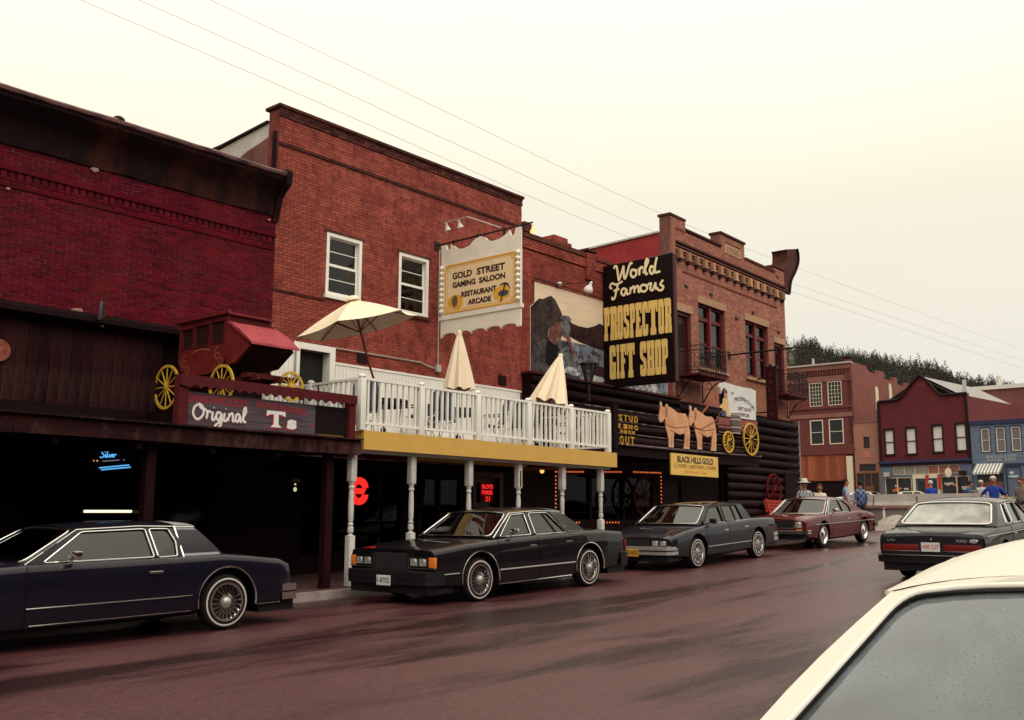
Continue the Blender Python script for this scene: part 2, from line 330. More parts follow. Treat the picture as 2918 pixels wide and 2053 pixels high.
# ---------------------------------------------------------------- ground, street, sidewalk
def roadmat():
    m = bpy.data.materials.new('wet_asphalt'); m.use_nodes = True; t = m.node_tree; b = t.nodes['Principled BSDF']; L = t.links.new
    tcn = t.nodes.new('ShaderNodeTexCoord')
    def noise(sc, st, det=6, ro=.6):
        mp_ = t.nodes.new('ShaderNodeMapping'); mp_.inputs['Scale'].default_value = st; L(tcn.outputs['Object'], mp_.inputs[0]); n = t.nodes.new('ShaderNodeTexNoise'); n.inputs['Scale'].default_value = sc; n.inputs['Detail'].default_value = det; n.inputs['Roughness'].default_value = ro; L(mp_.outputs[0], n.inputs[0]); return n.outputs[0]
    def rng(x, a, c, lo=0.0, hi=1.0):
        r_ = t.nodes.new('ShaderNodeMapRange'); r_.inputs[1].default_value = a; r_.inputs[2].default_value = c; r_.inputs[3].default_value = lo; r_.inputs[4].default_value = hi; L(x, r_.inputs[0]); return r_.outputs[0]
    def mix(f, a, c, mode='MIX'):
        x = t.nodes.new('ShaderNodeMix'); x.data_type = 'RGBA'; x.blend_type = mode
        if isinstance(f, float): x.inputs[0].default_value = f
        else: L(f, x.inputs[0])
        for i, q in ((6, a), (7, c)):
            if isinstance(q, tuple): x.inputs[i].default_value = q + (1,)
            else: L(q, x.inputs[i])
        return x.outputs[2]
    wet = rng(noise(.62, (.22, 1.15, 1), 7, .62), .49, .60)                 # damp streaks along the traffic
    c = mix(rng(noise(.25, (.35, 1, 1)), .35, .65), (.080, .026, .028), (.050, .013, .016))
    c = mix(wet, c, (.018, .003, .005))
    sp = noise(22, (1, 1, 1), 5, .85); c = mix(1.0, c, rng(sp, .34, .66, .35, 1.75), 'MULTIPLY')
    v = t.nodes.new('ShaderNodeTexVoronoi'); v.inputs['Scale'].default_value = 26; L(tcn.outputs['Object'], v.inputs[0]); c = mix(rng(v.outputs[0], .05, .12, .55, 0.0), c, (.24, .16, .155))
    L(c, b.inputs['Base Color']); L(rng(wet, 0, 1, .42, .22), b.inputs['Roughness']); b.inputs['Specular IOR Level'].default_value = .42
    bp = t.nodes.new('ShaderNodeBump'); bp.inputs['Strength'].default_value = .6; bp.inputs['Distance'].default_value = .012; L(sp, bp.inputs['Height']); L(bp.outputs[0], b.inputs['Normal']); MATS['wet_asphalt'] = m; return m
M_road = roadmat()
M_walk = mat('damp_concrete', (0.10, 0.055, 0.05), 0.6, var=0.4, scale=2, bump=0.2, bscale=40)
M_kerb = mat('kerb_concrete', (0.30, 0.24, 0.23), 0.7, var=0.4, scale=4, bump=0.2)
M_soil = mat('dry_grass_ground', (0.10, 0.085, 0.05), 0.9, var=0.5, scale=0.1)
mb = MB(); xs = [-150, -60, -30, 0, 4, 7.3, 11.9, 14.8, 18.9, 21.6, 25.4, 28.2, 35, 40, 45, 52, 60, 74, 88, 130]
def strip(mb, xs, y0, y1, dz, ny=1):
    b = len(mb.v)
    mb.add([(x, y0 + (y1 - y0) * j / ny, zg(x) + dz) for x in xs for j in range(ny + 1)], [(i * (ny + 1) + j, (i + 1) * (ny + 1) + j, (i + 1) * (ny + 1) + j + 1, i * (ny + 1) + j + 1) for i in range(len(xs) - 1) for j in range(ny)])
strip(mb, xs, -45, 60, 0.0, 8); mb.build('street', M_road, kind='structure', fix=False)
mb = MB(); strip(mb, [-900, -150, 0, 45, 90, 130], -900, 2000, -0.35, 4); mb.add([(130, -900, zg(130) - .35), (2400, -900, zg(130) - .3), (2400, 2000, zg(130) - .3), (130, 2000, zg(130) - .35)], [(0, 1, 2, 3)]); mb.build('ground', M_soil, kind='structure', fix=False)
mb = MB(); xw = [-30, -10, 0, 7.3, 11.9, 14.8, 18.9, 21.6, 25.4, 28.2, 35, 36.3]
vs = []; fs = []
for i, x in enumerate(xw):
    vs += [(x, 12.97, zg(x) - 0.2), (x, 12.97, zg(x) + 0.13), (x, 18.5, zg(x) + 0.15), (x, 18.5, zg(x) - 0.2)]
for i in range(len(xw) - 1):
    for j in range(3): fs.append((4 * i + j, 4 * i + 4 + j, 4 * i + 5 + j, 4 * i + 1 + j))
fs += [(0, 1, 2, 3), tuple(4 * (len(xw) - 1) + j for j in (3, 2, 1, 0))]
mb.add(vs, fs); mb.build('sidewalk', M_walk, kind='structure')
mb = MB()
for i in range(len(xw) - 1):
    a, b = xw[i], xw[i + 1]
    mb.add([(a, 12.83, zg(a) - .1), (b, 12.83, zg(b) - .1), (b, 12.969, zg(b) - .1), (a, 12.969, zg(a) - .1), (a, 12.85, zg(a) + .135), (b, 12.85, zg(b) + .135), (b, 12.969, zg(b) + .135), (a, 12.969, zg(a) + .135)], [(4, 5, 6, 7), (0, 1, 5, 4), (2, 3, 7, 6)])
mb.build('kerb', M_kerb, kind='structure')

# ---------------------------------------------------------------- unseen row added on the camera's side of the street to darken reflections
M_opp = mat('opposite_brown_brick', (.09, .03, .025), .85, var=.3, scale=1.5)
for i, (x0, x1, hh) in enumerate(((-26, -9, 7.6), (-9, 3, 8.4), (3, 14, 7.2), (14, 27, 8.0), (27, 38, 7.4))):
    z0 = zg((x0 + x1) / 2); ob_ = thing('brick_building', 'added unseen plain brown brick building across the street, number %s in its row from the downhill end' % ('one', 'two', 'three', 'four', 'five')[i], 'building', ((x0 + x1) / 2, -7.5, z0))
    n_ = int((x1 - x0) / 2.2); hl = [rect((x0 + .9 + k * 2.2, x0 + 2.0 + k * 2.2, z0 + 4.4, z0 + 6.1)) for k in range(n_)] + [rect((x0 + .8, (x0 + x1) / 2 - 1, z0 + .6, z0 + 2.9)), rect(((x0 + x1) / 2 + 1, x1 - .8, z0 + .6, z0 + 2.9))]
    MB().plate(rect((x0 + .01, x1 - .01, z0 - .5, z0 + hh)), hl, -6.0, -6.35, lambda a, b, c: Vector((a, c, b))).build('wall', M_opp, ob_); MB().box(x0 + .02, x1 - .02, -6.62, -6.6, z0, z0 + hh - .3).build('window_glass', mat('opposite_glass', (.03, .03, .035), .15), ob_)
    MB().box(x0 + .02, x1 - .02, -16, -6.7, z0 - .4, z0 + hh - .3).build('rear_block', M_opp, ob_); MB().box(x0, x1, -6.36, -5.8, z0 + hh, z0 + hh + .25).build('cornice', M_opp, ob_); MB().box(x0 + .4, x1 - .4, -5.99, -4.6, z0 + 3.2, z0 + 3.35).build('awning', M_opp, ob_)

# ---------------------------------------------------------------- building A: dark red brick with black cornice
M_brA = mat('dark_red_brick', (0.110, 0.002, 0.011), 0.75, col2=(0.070, 0.0015, 0.008), scale=1.2, bump=0.3, bscale=60, island=0.38, dirt=(0.10, 0.015, 0.007), dirtscale=0.8, dirtamt=0.6)
M_moA = mat('grey_pink_mortar', (0.30, 0.105, 0.125), 0.9, var=0.4, scale=5)
M_corn = mat('black_tar_metal', (0.014, 0.005, 0.006), 0.65, col2=(0.008, 0.003, 0.004), scale=4, bump=0.3, bscale=12, dirt=(0.11, 0.026, 0.014), dirtscale=1.1, dirtamt=0.55)
M_pale = mat('peeling_pale_paint', (0.42, 0.26, 0.21), 0.8, var=0.5, scale=20)
bA = thing('brick_building', 'dark red brick building with black metal cornice and weathered board front above canopy', 'building', (6, 16.4, zg(6)))
wA = MB().plate([(-14, 3.25), (0.12, 3.25), (0.12, 6.62), (-14, 6.62)], [], -0.35, 0.0, lambda u, v, w: FA(u, w, v)).build('wall', M_moA, bA)
bricks(wA, FA, -1.2, -8.0, 0.12, 3.30, 5.22, [], M_brA, keep=300, seed=3)
bricks(wA, FA, -1.2, -8.0, 0.12, 5.56, 5.95, [], M_brA, seed=4)
mb = MB(); mb.plate([(-8, 5.21), (0.12, 5.21), (0.12, 5.255), (-8, 5.255)], [], 0, 0.03, lambda u, v, w: FA(u, w, v))
mb.plate([(-8, 5.48), (0.12, 5.48), (0.12, 5.555), (-8, 5.555)], [], 0, 0.045, lambda u, v, w: FA(u, w, v)); mb.build('string_course', M_brA, bA)
mb = MB(); mb.plate([(-8, 5.27), (0.12, 5.27), (0.12, 5.48), (-8, 5.48)], [], 0, 0.006, lambda u, v, w: FA(u, w, v)); mb.build('dentil_recess', mat('recess_shade_brick', (0.02, 0.006, 0.008), 0.9), bA)  # recess shade put into the colour: near-black strip behind the dentils
den = MB().box(-0.042, 0.042, -0.02, 0.035, -0.02, 0.085).mesh('dentil', M_brA)
for i in range(62):
    o = link('dentil', den, bA); o.matrix_parent_inverse = bA.matrix_basis.inverted(); o.location = FA(-8.0 + 0.13 * i + 0.065, 0.0, 5.385); o.rotation_euler.z = R(-1.2)
# cornice: hollow sheet-metal moulding
pr = [(0.0, 5.90), (0.05, 5.90), (0.07, 6.0), (0.10, 6.22), (0.20, 6.36), (0.34, 6.46), (0.42, 6.55), (0.43, 6.68), (0.40, 6.71), (0.0, 6.75), (-0.3, 6.70)]
mb = MB(); us = [-14 + i * 0.5 for i in range(28)] + [0.02]
rr = random.Random(5)
vs = []
for u in us:
    j = rr.uniform(-.012, .012)
    vs += [FA(u, p[0] + j, p[1] + j * 0.8) for p in pr]
n_ = len(pr); mb.add(vs, [(i * n_ + k, (i + 1) * n_ + k, (i + 1) * n_ + k + 1, i * n_ + k + 1) for i in range(len(us) - 1) for k in range(n_ - 1)])
mb.add(vs[-n_:], [tuple(range(n_))]); mb.build('cornice', M_corn, bA, smooth=35)
mb = MB()
mb.plate([(-0.05, 5.80), (0.05, 5.78), (0.13, 6.0), (0.2, 6.25), (0.34, 6.38), (0.47, 6.47), (0.5, 6.72), (0.3, 6.78), (-0.02, 6.78)], [], 0.0, 0.12, lambda a, b, c: FA(0.02 + c, a, b)); mb.build('cornice_bracket', M_corn, bA)
mb = MB()
for u in (-3.42, -9.2, 0.1):
    mb.lathe([(0.0, 0.12), (0.05, 0.115), (0.10, 0.08), (0.115, 0.03), (0.10, -0.03), (0.07, -0.12), (0.0, -0.12)], Matrix.Translation(FA(u, 0.37, 6.68)), 12)
mb.build('cornice_knob', M_corn, bA, smooth=60)
for u, z, s in ((-3.62, 5.86, .16), (-5.0, 5.17, .08), (-0.06, 5.80, .08), (-3.75, 3.36, .22)):
    MB().plate([(-s / 2, 0), (0, -s * .3), (s / 2, 0), (s * .35, s * .3), (-s * .3, s * .2)], [], 0.03, 0.045, lambda a, b, c, u=u, z=z: FA(u + a, c, z + b)).build('peeled_patch', M_pale, bA)
bricks(wA, FA, -1.2, -8.0, 0.12, 5.26, 5.365, [], M_brA, seed=5, proud=.02)
mb = MB(); mb.tube([FA(u, .435 + rr.uniform(-.006, .006), 6.665 + rr.uniform(-.01, .01)) for u in us], .05, 6); mb.build('cornice_lip', mat('worn_lip_metal', (.16, .075, .075), .55, col2=(.02, .008, .009), scale=1.6, stretch=(1.2, 1, 4), mixlo=.42, mixhi=.6), bA, smooth=50)
# board front above the canopy
M_board = mat('weathered_vertical_board', (0.030, 0.007, 0.008), 0.8, col2=(0.010, 0.003, 0.004), scale=2.2, stretch=(4, 4, 0.5), bump=0.5, bscale=18, island=0.5, dirt=(0.10, 0.05, 0.045), dirtscale=2.5, dirtamt=0.35)
bd = MB().box(-0.085, 0.085, -0.012, 0.012, -0.9, 0.9).mesh('board', M_board)
rb = random.Random(11)
for i in range(38):
    u = -8.9 + i * 0.178
    o = link('board', bd, bA); o.matrix_parent_inverse = bA.matrix_basis.inverted(); o.location = FA(u, 0.13 + rb.uniform(-.006, .006), 2.36 + rb.uniform(-.02, .02)); o.rotation_euler = (0, rb.uniform(-.004, .004), R(-1.2))
MB().plate([(-14, 1.25), (0.12, 1.25), (0.12, 3.27), (-14, 3.27)], [], -0.3, 0.03, lambda u, v, w: FA(u, w, v)).build('board_backing', M_dark, bA)
mb = MB(); mb.plate([(0, 3.12), (0.30, 3.10), (0.40, 3.16), (0.40, 3.24), (0.10, 3.36), (0, 3.36)], [], -14, -1.7, lambda a, b, c: FA(c, a, b)); mb.build('eave_cap', M_dark, bA)
MB().box(-14, -2.1, 0.14, 0.20, 1.44, 1.78, lambda u, v, z: FA(u, v, z)).build('base_plank', M_dark, bA)
mb = MB(); mb.tube([FA(-3.55, .45, 3.2), FA(-3.55, .47, 3.42), FA(-3.52, .42, 3.50), FA(-3.47, .36, 3.50), FA(-3.44, .33, 3.42), FA(-3.44, .33, 3.10)], 0.035, 8); mb.build('downpipe', mat('dull_purple_pipe', (0.05, 0.025, 0.035), 0.5), bA, smooth=50)
MB().lathe([(0, .04), (.17, .035), (.185, 0.0), (.17, -.03), (0, -.03)], Matrix.Translation(FA(-4.98, .16, 2.53)) @ Matrix.Rotation(R(90), 4, 'X'), 24).build('round_plaque', mat('terracotta_disc', (0.30, 0.09, 0.06), 0.7, var=0.5, scale=14), bA, smooth=30)
# canopy over the sidewalk
cA = thing('wooden_canopy', 'dark weathered wooden canopy over the sidewalk carrying the stagecoach sign', 'canopy', (5, 14.5, zg(5)))
MB().box(-4, 11.40, 13.13, 15.95, 1.10, 1.27).build('roof_deck', M_dark, cA)
M_fas = mat('weathered_fascia_board', (0.030, 0.008, 0.008), 0.8, col2=(0.012, 0.004, 0.005), scale=2.5, stretch=(0.6, 1, 3), bump=0.4, bscale=20, island=0.3, dirt=(0.16, 0.075, 0.07), dirtscale=3.0, dirtamt=0.5)
x = -4.0; rb = random.Random(2)
while x < 11.4:
    w_ = min(2.4, 11.45 - x)
    MB().box(x + .004, x + w_ - .004, 13.05 + rb.uniform(0, .008), 13.13, 1.05 + rb.uniform(-.012, .012), 1.295).build('fascia_board', M_fas, cA)
    MB().box(x + .004, x + w_ - .004, 12.98, 13.12, 1.297, 1.325).build('cap_board', M_fas, cA); x += w_
for x in (3.8, 7.68, 10.98):
    zb_ = zg(x) + .13
    MB().bbox(x - .075, x + .075, 13.28, 13.43, zb_, 1.10, .008).build('post', mat('dark_red_post', (0.022, 0.004, 0.006), 0.7, var=0.4, scale=4, stretch=(3, 3, .4)), cA)
for x in [i * 1.2 - 3.4 for i in range(12)]:
    MB().box(x - .04, x + .04, 13.14, 15.9, .94, 1.098).build('joist', M_dark, cA)
# shop front under the canopy
sA = thing('dark_storefront', 'dark wooden shop front with big windows under the stagecoach canopy', 'shop front', (6, 16.1, zg(6)))
holesA = [(3.2, 6.6, -.75, .98), (7.2, 9.25, -.75, .98), (9.55, 10.5, -1.15, .95)]
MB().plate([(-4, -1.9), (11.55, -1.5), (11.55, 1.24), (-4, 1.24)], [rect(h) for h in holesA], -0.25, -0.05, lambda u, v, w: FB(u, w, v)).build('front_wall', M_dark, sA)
for h in holesA[:2]:
    MB().box(h[0], h[1], 16.12, 16.13, h[2], h[3]).build('glass_pane', M_dglass, sA)
    n_ = 2 if h[1] - h[0] > 2.5 else 1
    for i in range(1, n_ + 1):
        if n_ > 1: xm = h[0] + (h[1] - h[0]) * i / (n_ + 1); MB().box(xm - .03, xm + .03, 16.08, 16.16, h[2], h[3]).build('mullion', M_dark, sA)
    mb = MB(); mb.plate(rect((h[0] - .05, h[1] + .05, h[2] - .05, h[3] + .05)), [rect((h[0] + .02, h[1] - .02, h[2] + .02, h[3] - .02))], -.11, -.03, lambda u, v, w: FB(u, w, v)); mb.build('window_frame', M_dark, sA)
d_ = MB().box(9.55, 10.5, 16.15, 16.19, -1.15, .95).build('door', M_dark, sA)
MB().box(9.68, 10.37, 16.135, 16.145, -.2, .8).build('glass_pane', M_dglass, d_)
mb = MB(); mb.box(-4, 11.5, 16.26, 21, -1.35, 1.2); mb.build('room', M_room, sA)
# neon beer sign, tube lamp, lantern
neonA = thing('neon_sign', 'blue neon beer sign reading Silver with two bars in the dark shop window', 'neon sign', (8.5, 16.0, .8))
M_nb = emis('blue_neon', (0.10, 0.42, 0.85), 1.15); M_nw = emis('white_neon_dim', (0.35, 0.36, 0.42), .35); M_no = emis('orange_neon', (1.0, 0.35, 0.08), 1.0)
fnS = face((8.29, 15.97, .955), (1, 0, 0.06), (0, 0, 1), (0, -1, 0))
SIL = [[(.9, .9), (.55, 1.05), (.3, .8), (.6, .5), (.7, .2), (.3, 0), (0, .15)], [(1.0, .55), (.95, .1), (1.15, .1)], [(1.3, 1.1), (1.25, .1), (1.45, .15)], [(1.6, .5), (1.75, .05), (2.0, .5)], [(2.05, .25), (2.35, .35), (2.2, .5), (2.0, .2), (2.4, .05)], [(2.5, .5), (2.5, .05)], [(2.5, .35), (2.7, .5), (2.85, .4)]]
def neon(lines, r, fn, m, parent, name='tube'):
    mb = MB()
    for ln in lines: mb.tube([fn(p.x, p.y, 0) for p in smooth_poly([Vector((q[0], q[1], 0)) for q in ln], 4)] if len(ln) > 2 else [fn(q[0], q[1], 0) for q in ln], r, 6)
    return mb.build(name, m, parent)
neon(lines_poly(SIL, 0, 0, .10, .105), .010, fnS, M_nb, neonA)
neon([[(0, -.17), (.53, -.10)], [(.04, -.20), (.56, -.135)]], .011, face((8.29, 15.97, .955), (1, 0, 0), (0, 0, 1), (0, -1, 0)), M_nb, neonA)
neon(lines_poly([[(0, .6), (.3, .3), (.2, .1), (.5, .15), (.6, .35), (.8, .2), (1.1, .25)]], .42, .10, .14, .16), .010, fnS, M_nb, neonA)
neon([[(.05, -.06), (.35, -.045)], [(.38, -.0), (.44, -.05)]], .010, fnS, M_nw, neonA)
MB().ball((8.40, 15.97, 1.12), .02, 8).ball((8.19, 15.97, .90), .012, 8).ball((8.25, 15.97, .90), .014, 8).build('bulb', M_no, neonA)
MB().box(8.15, 8.95, 16.0, 16.03, .72, 1.16).build('back_panel', M_room, neonA)
tb = thing('tube_lamp', 'lit white fluorescent tube lamp low in the dark shop window', 'lamp', (8.5, 16.0, .05))
MB().cyl((8.09, 15.98, .07), (8.92, 15.98, .075), .022, 10).build('tube', emis('fluorescent_tube', (1.0, .92, .62), 1.4), tb)
MB().box(8.05, 8.96, 16.0, 16.04, .055, .12).build('fitting', M_room, tb)
MB().lathe([(0, .08), (.03, .075), (.03, -.02), (.0, -.03)], Matrix.Translation((9.14, 15.97, .07)) @ Matrix.Rotation(R(90), 4, 'Y'), 10).build('end_glow', emis('fluorescent_tube', (1, .92, .62), 1.4), tb)
lt = thing('hanging_lamp', 'small lit hanging lamp under the canopy between the windows', 'lamp', (12.2, 15.8, .95))
MB().cyl((12.2, 15.8, 1.1), (12.2, 15.8, .72), .008, 6).build('rod', M_iron, lt)
MB().lathe([(.02, .74), (.09, .70), (.10, .67), (.02, .69)], Matrix.Translation((12.2, 15.8, 0)), 12).build('lamp_shade', M_steel, lt)
MB().ball((12.2, 15.8, .52), .035, 8, (1, 1, 1.3)).ball((12.2, 15.8, .62), .02, 8).build('bulb', emis('warm_bulb', (.75, .72, .42), .8), lt)

# ---------------------------------------------------------------- T-shirt sign
ts = thing('shop_sign', 'grey plank sign reading Original Ts in a red frame below the stagecoach', 'sign', (9.6, 13.1, 1.33))
M_plank = mat('grey_blue_plank', (0.115, 0.085, 0.105), 0.7, col2=(0.075, 0.05, 0.062), scale=3, stretch=(.5, 1, 4), bump=0.3, bscale=20, island=0.25)
M_redf = mat('dark_red_frame_paint', (0.095, 0.014, 0.016), 0.6, var=0.3, scale=5)
for i in range(4):
    MB().box(8.06, 10.475, 13.10, 13.13, 1.335 + i * .125, 1.335 + i * .125 + .119).build('plank', M_plank, ts)
MB().box(7.90, 8.06, 13.02, 13.16, 1.30, 2.06).build('frame_post', M_redf, ts); MB().box(11.14, 11.28, 13.02, 13.16, 1.30, 2.02).build('frame_post', M_redf, ts)
sc = [(7.9, 2.06), (7.9, 1.90)]
x = 8.06
while x < 11.1:
    for k in range(5): sc.append((x + .17 * k / 5, 1.865 + .05 * math.sin(math.pi * k / 5)))
    x += .17
sc += [(11.14, 1.90), (11.28, 1.90), (11.28, 2.05)]
MB().plate(sc, [], 12.985, 13.018, lambda a, b, c: Vector((a, c, b))).build('scalloped_header', M_redf, ts)
MB().box(10.485, 11.135, 13.09, 13.13, 1.36, 1.83).build('black_panel', M_room, ts)
fT = face((0, 13.10, 0), (1, 0, 0), (0, 0, 1), (0, -1, 0))
M_tw = mat('white_sign_paint', (0.72, 0.70, 0.68), 0.5); M_tr = mat('red_sign_paint', (0.33, 0.020, 0.03), 0.5)
text("DEADWOOD'S", .17, lambda a, b, c: fT(8.10 + a, 1.675 + b * .95, c), M_tr, ts, w=1.05, bold=.004)
text('SILKSCREENED', .13, lambda a, b, c: fT(9.29 + a, 1.70 + b - .07 * (a / 1.0) ** 2, c), M_tr, ts, w=1.0, bold=.002)
text('$', .11, lambda a, b, c: fT(10.39 + a, 1.44 + b, c), M_tr, ts)
ORI = [[(.55, 1.1), (.2, .85), (.12, .35), (.4, 0), (.75, .3), (.78, .8), (.5, 1.08), (.62, .8), (.95, .72)], [(.95, .72), (1.05, .5), (1.0, .08)], [(1.02, .4), (1.15, .62), (1.3, .55)], [(1.42, .62), (1.38, .1), (1.52, .06), (1.62, .3)], [(1.47, .88), (1.5, .93)], [(2.0, .55), (1.75, .6), (1.66, .25), (1.85, .05), (2.02, .5), (2.0, -.2), (1.8, -.5), (1.6, -.35), (2.2, .15)], [(2.22, .6), (2.2, .1), (2.35, .06), (2.45, .3)], [(2.28, .88), (2.31, .93)], [(2.52, .6), (2.5, .05)], [(2.52, .35), (2.7, .62), (2.8, .5), (2.8, .08), (2.95, .1)], [(3.3, .55), (3.1, .6), (2.98, .25), (3.15, .05), (3.3, .5), (3.32, .1), (3.45, .1)], [(3.42, .2), (3.7, .75), (3.68, 1.1), (3.55, .9), (3.55, .15), (3.75, .1)]]
strokes(lines_poly(ORI, 8.16, 1.425, .255, .215), .034, fT, M_tw, ts, lift=.004)
strokes(lines_poly(ORI, 8.168, 1.415, .255, .215), .048, fT, mat('pink_shadow_paint', (0.32, 0.11, 0.13), .6), ts, lift=-.001)
TT = [(0, 1), (1, 1), (1.0, .68), (.82, .78), (.64, .8), (.64, .2), (.82, .0), (.22, 0), (.38, .2), (.38, .8), (.2, .78), (.0, .66)]
for m_, dx, dz, lf in ((M_tr, -.03, -.03, .002), (M_tw, 0, 0, .008)):
    MB().plate([(9.50 + dx + p[0] * .36, 1.40 + dz + p[1] * .26) for p in TT], [], lf, lf + .004, fT).build('lettering', m_, ts)
    text('s', .30, lambda a, b, c, dx=dx, dz=dz: fT(9.90 + dx + a, 1.41 + dz + b * .86, c), m_, ts, w=.19, bold=.02, lift=lf, ext=.004)

# ---------------------------------------------------------------- stagecoach standing on the canopy
co = thing('stagecoach', 'small red wooden stagecoach with yellow spoked wheels on the canopy', 'stagecoach', (9.75, 14.4, 1.33))
M_redb = mat('faded_pink_red_leather', (0.36, 0.045, 0.06), 0.55, col2=(0.22, 0.022, 0.03), scale=9, bump=.2)
def spoked(mb, c, r, axis, n=12, rim=.022, hub=.05, w=.03):
    M = Matrix.Translation(c) @ Vector((0, 0, 1)).rotation_difference(Vector(axis)).to_matrix().to_4x4()
    mb.lathe([(r, -w / 2), (r, w / 2), (r - rim * 2, w / 2), (r - rim * 2, -w / 2), (r, -w / 2)], M, 32)
    mb.lathe([(0, w * 1.4), (hub * .6, w * 1.4), (hub, w * .7), (hub, -w * .7), (0, -w)], M, 12)
    for i in range(n):
        a = 2 * math.pi * i / n; d = M.to_3x3() @ Vector((math.cos(a), math.sin(a), 0)); cc = Vector(c)
        mb.tube([cc + d * hub * .8, cc + d * (r - rim * 1.5)], [rim * .62, rim * .45], 6)
def fC(a, b, c): return Vector((9.30 + c, a, b))      # side panel in the street-crossing plane
side = [(13.98, 3.29), (15.42, 3.29), (15.42, 2.62), (15.33, 2.46), (15.0, 2.36), (14.5, 2.34), (14.12, 2.42), (13.98, 2.60)]
win = [[(14.08, 3.2), (14.44, 3.2), (14.44, 2.86), (14.08, 2.86)], [(14.52, 3.19), (14.92, 3.19), (14.92, 2.84), (14.52, 2.84)], [(15.0, 3.17), (15.33, 3.17), (15.33, 2.86), (15.0, 2.86)]]
for s_ in (0.0, 0.82):
    sp = MB().plate(side, win, s_, s_ + .03, fC).build('side_panel', M_red, co)
    for w_ in win:
        cx_ = sum(p[0] for p in w_) / 4; cz_ = sum(p[1] for p in w_) / 4
        MB().plate([(cx_ + (p[0] - cx_) * 1.12, cz_ + (p[1] - cz_) * 1.12) for p in w_], [w_], s_ - .012 if s_ == 0 else s_ + .03, s_ - .001 if s_ == 0 else s_ + .042, fC).build('window_frame', M_redf, sp)
        MB().plate(w_, [], s_ + .02, s_ + .025, fC).build('curtain', mat('dark_leather_curtain', (0.03, 0.010, 0.010), .7), sp)
MB().plate(side, [], 0, .79, lambda a, b, c: Vector((9.33 + c, 15.38 if a > 15.38 else a, b))).build('body_core', M_redf, co)
MB().box(9.26, 10.18, 13.92, 15.48, 3.29, 3.33).box(9.24, 9.29, 13.90, 15.5, 3.30, 3.37).build('roof', M_red, co)
# scrollwork on the panel
SCR = [[(0, 0), (.06, .05), (.12, 0), (.06, -.05), (0, 0), (.02, .1), (.1, .14)], [(.1, -.08), (.16, -.04), (.2, -.1), (.14, -.16), (.1, -.08)]]
for y0, z0 in ((15.28, 2.58), (14.30, 2.63)):
    strokes([[(-(p[0]) * 1.1, p[1] * 1.1) for p in ln] for ln in SCR], .014, lambda a, b, c, y0=y0, z0=z0: Vector((9.30 - .002 - c, y0 + a, z0 + b)), mat('faded_gold_paint', (0.35, 0.12, 0.06), .6), co, 'scrollwork')
strokes([[(-.25, 0), (-.1, .04), (.1, .04), (.25, 0)]], .02, lambda a, b, c: Vector((9.298 - c, 14.72 + a, 2.74 + b)), MATS['faded_gold_paint'], co, 'scrollwork')
# leather boot towards the street
bt = [(13.98, 3.20), (13.98, 2.42), (13.70, 2.44), (13.36, 2.66), (13.33, 2.74), (13.6, 2.94)]
MB().plate(bt, [], 0.02, .84, fC).build('boot', mat('dark_coach_underside', (0.03, .008, .008), .7), co)
for s_ in (0.0, .85): MB().plate([(13.98, 3.22), (13.98, 2.44), (13.72, 2.47), (13.34, 2.70), (13.62, 2.98)], [], s_, s_ + .02, fC).build('boot_side', M_red, co)
MB().plate([(13.26, 2.76), (13.25, 2.72), (13.9, 3.12), (13.93, 3.17), (13.6, 3.0)], [], -.03, .92, fC).build('boot_cover', M_redb, co)
mb = MB(); mb.beam((9.5, 13.35, 2.22), (9.5, 15.9, 2.22), .07, .09); mb.beam((9.95, 13.35, 2.22), (9.95, 15.9, 2.22), .07, .09); mb.beam((9.2, 15.6, 2.2), (10.2, 15.6, 2.2), .06, .06); mb.beam((9.2, 13.9, 2.12), (10.2, 13.9, 2.12), .06, .06); mb.box(9.4, 10.4, 13.5, 13.7, 2.22, 2.30); mb.build('undercarriage', M_redf, co)
for c_, r_, ax in (((9.20, 15.58, 2.20), .39, (1, 0, 0)), ((9.20, 13.93, 2.10), .34, (1, 0, 0)), ((10.24, 15.58, 2.20), .39, (1, 0, 0)), ((10.20, 13.42, 2.14), .25, (0, 1, .0))):
    mb = MB(); spoked(mb, c_, r_, ax); mb.build('wheel', M_wheely, co)
MB().box(9.0, 10.5, 13.4, 15.95, 1.325, 1.76).build('plinth', M_dark, co)
# ---------------------------------------------------------------- building B: tall orange-red brick saloon
M_brB = mat('weathered_orange_brick', (0.315, 0.080, 0.057), 0.8, col2=(0.235, 0.049, 0.039), scale=1.3, bump=0.6, bscale=45, island=0.20, dirt=(0.05, 0.012, 0.012), dirtscale=5.5, dirtamt=0.85)
M_moB = mat('red_washed_mortar', (0.22, 0.053, 0.041), 0.9, var=0.5, scale=6)
M_soot = mat('soot_black_brick', (0.045, 0.016, 0.015), 0.85, col2=(0.11, 0.035, 0.025), scale=7, bump=0.5, bscale=30, island=0.4)
bB = thing('brick_building', 'tall orange-red brick saloon building with two white sash windows and sooty coping', 'building', (15.4, 16.4, zg(15.4)))
hw = [(12.93, 13.90, 4.56, 5.90), (15.0, 15.94, 4.52, 5.90), (12.30, 13.22, 1.3, 3.40)]
wB = MB().plate([(11.62, 1.25), (19.32, 1.25), (19.32, 8.28), (11.62, 8.28)], [rect(h) for h in hw], -0.35, 0.0, lambda u, v, w: FB(u, w, v)).build('wall', M_moB, bB)
bricks(wB, FB, 0, 11.63, 19.32, 3.16, 7.42, [(h[0] - .01, h[1] + .01, h[2] - .02, h[3] + .02) for h in hw], M_brB, keep=300, seed=8, proud=.007, joint=.009)
bricks(wB, FB, 0, 11.63, 19.32, 7.51, 8.03, [], M_brB, seed=9, proud=.007, joint=.009)
MB().box(11.62, 19.34, 15.965, 16.0, 7.435, 7.50).build('string_course', M_soot, bB)
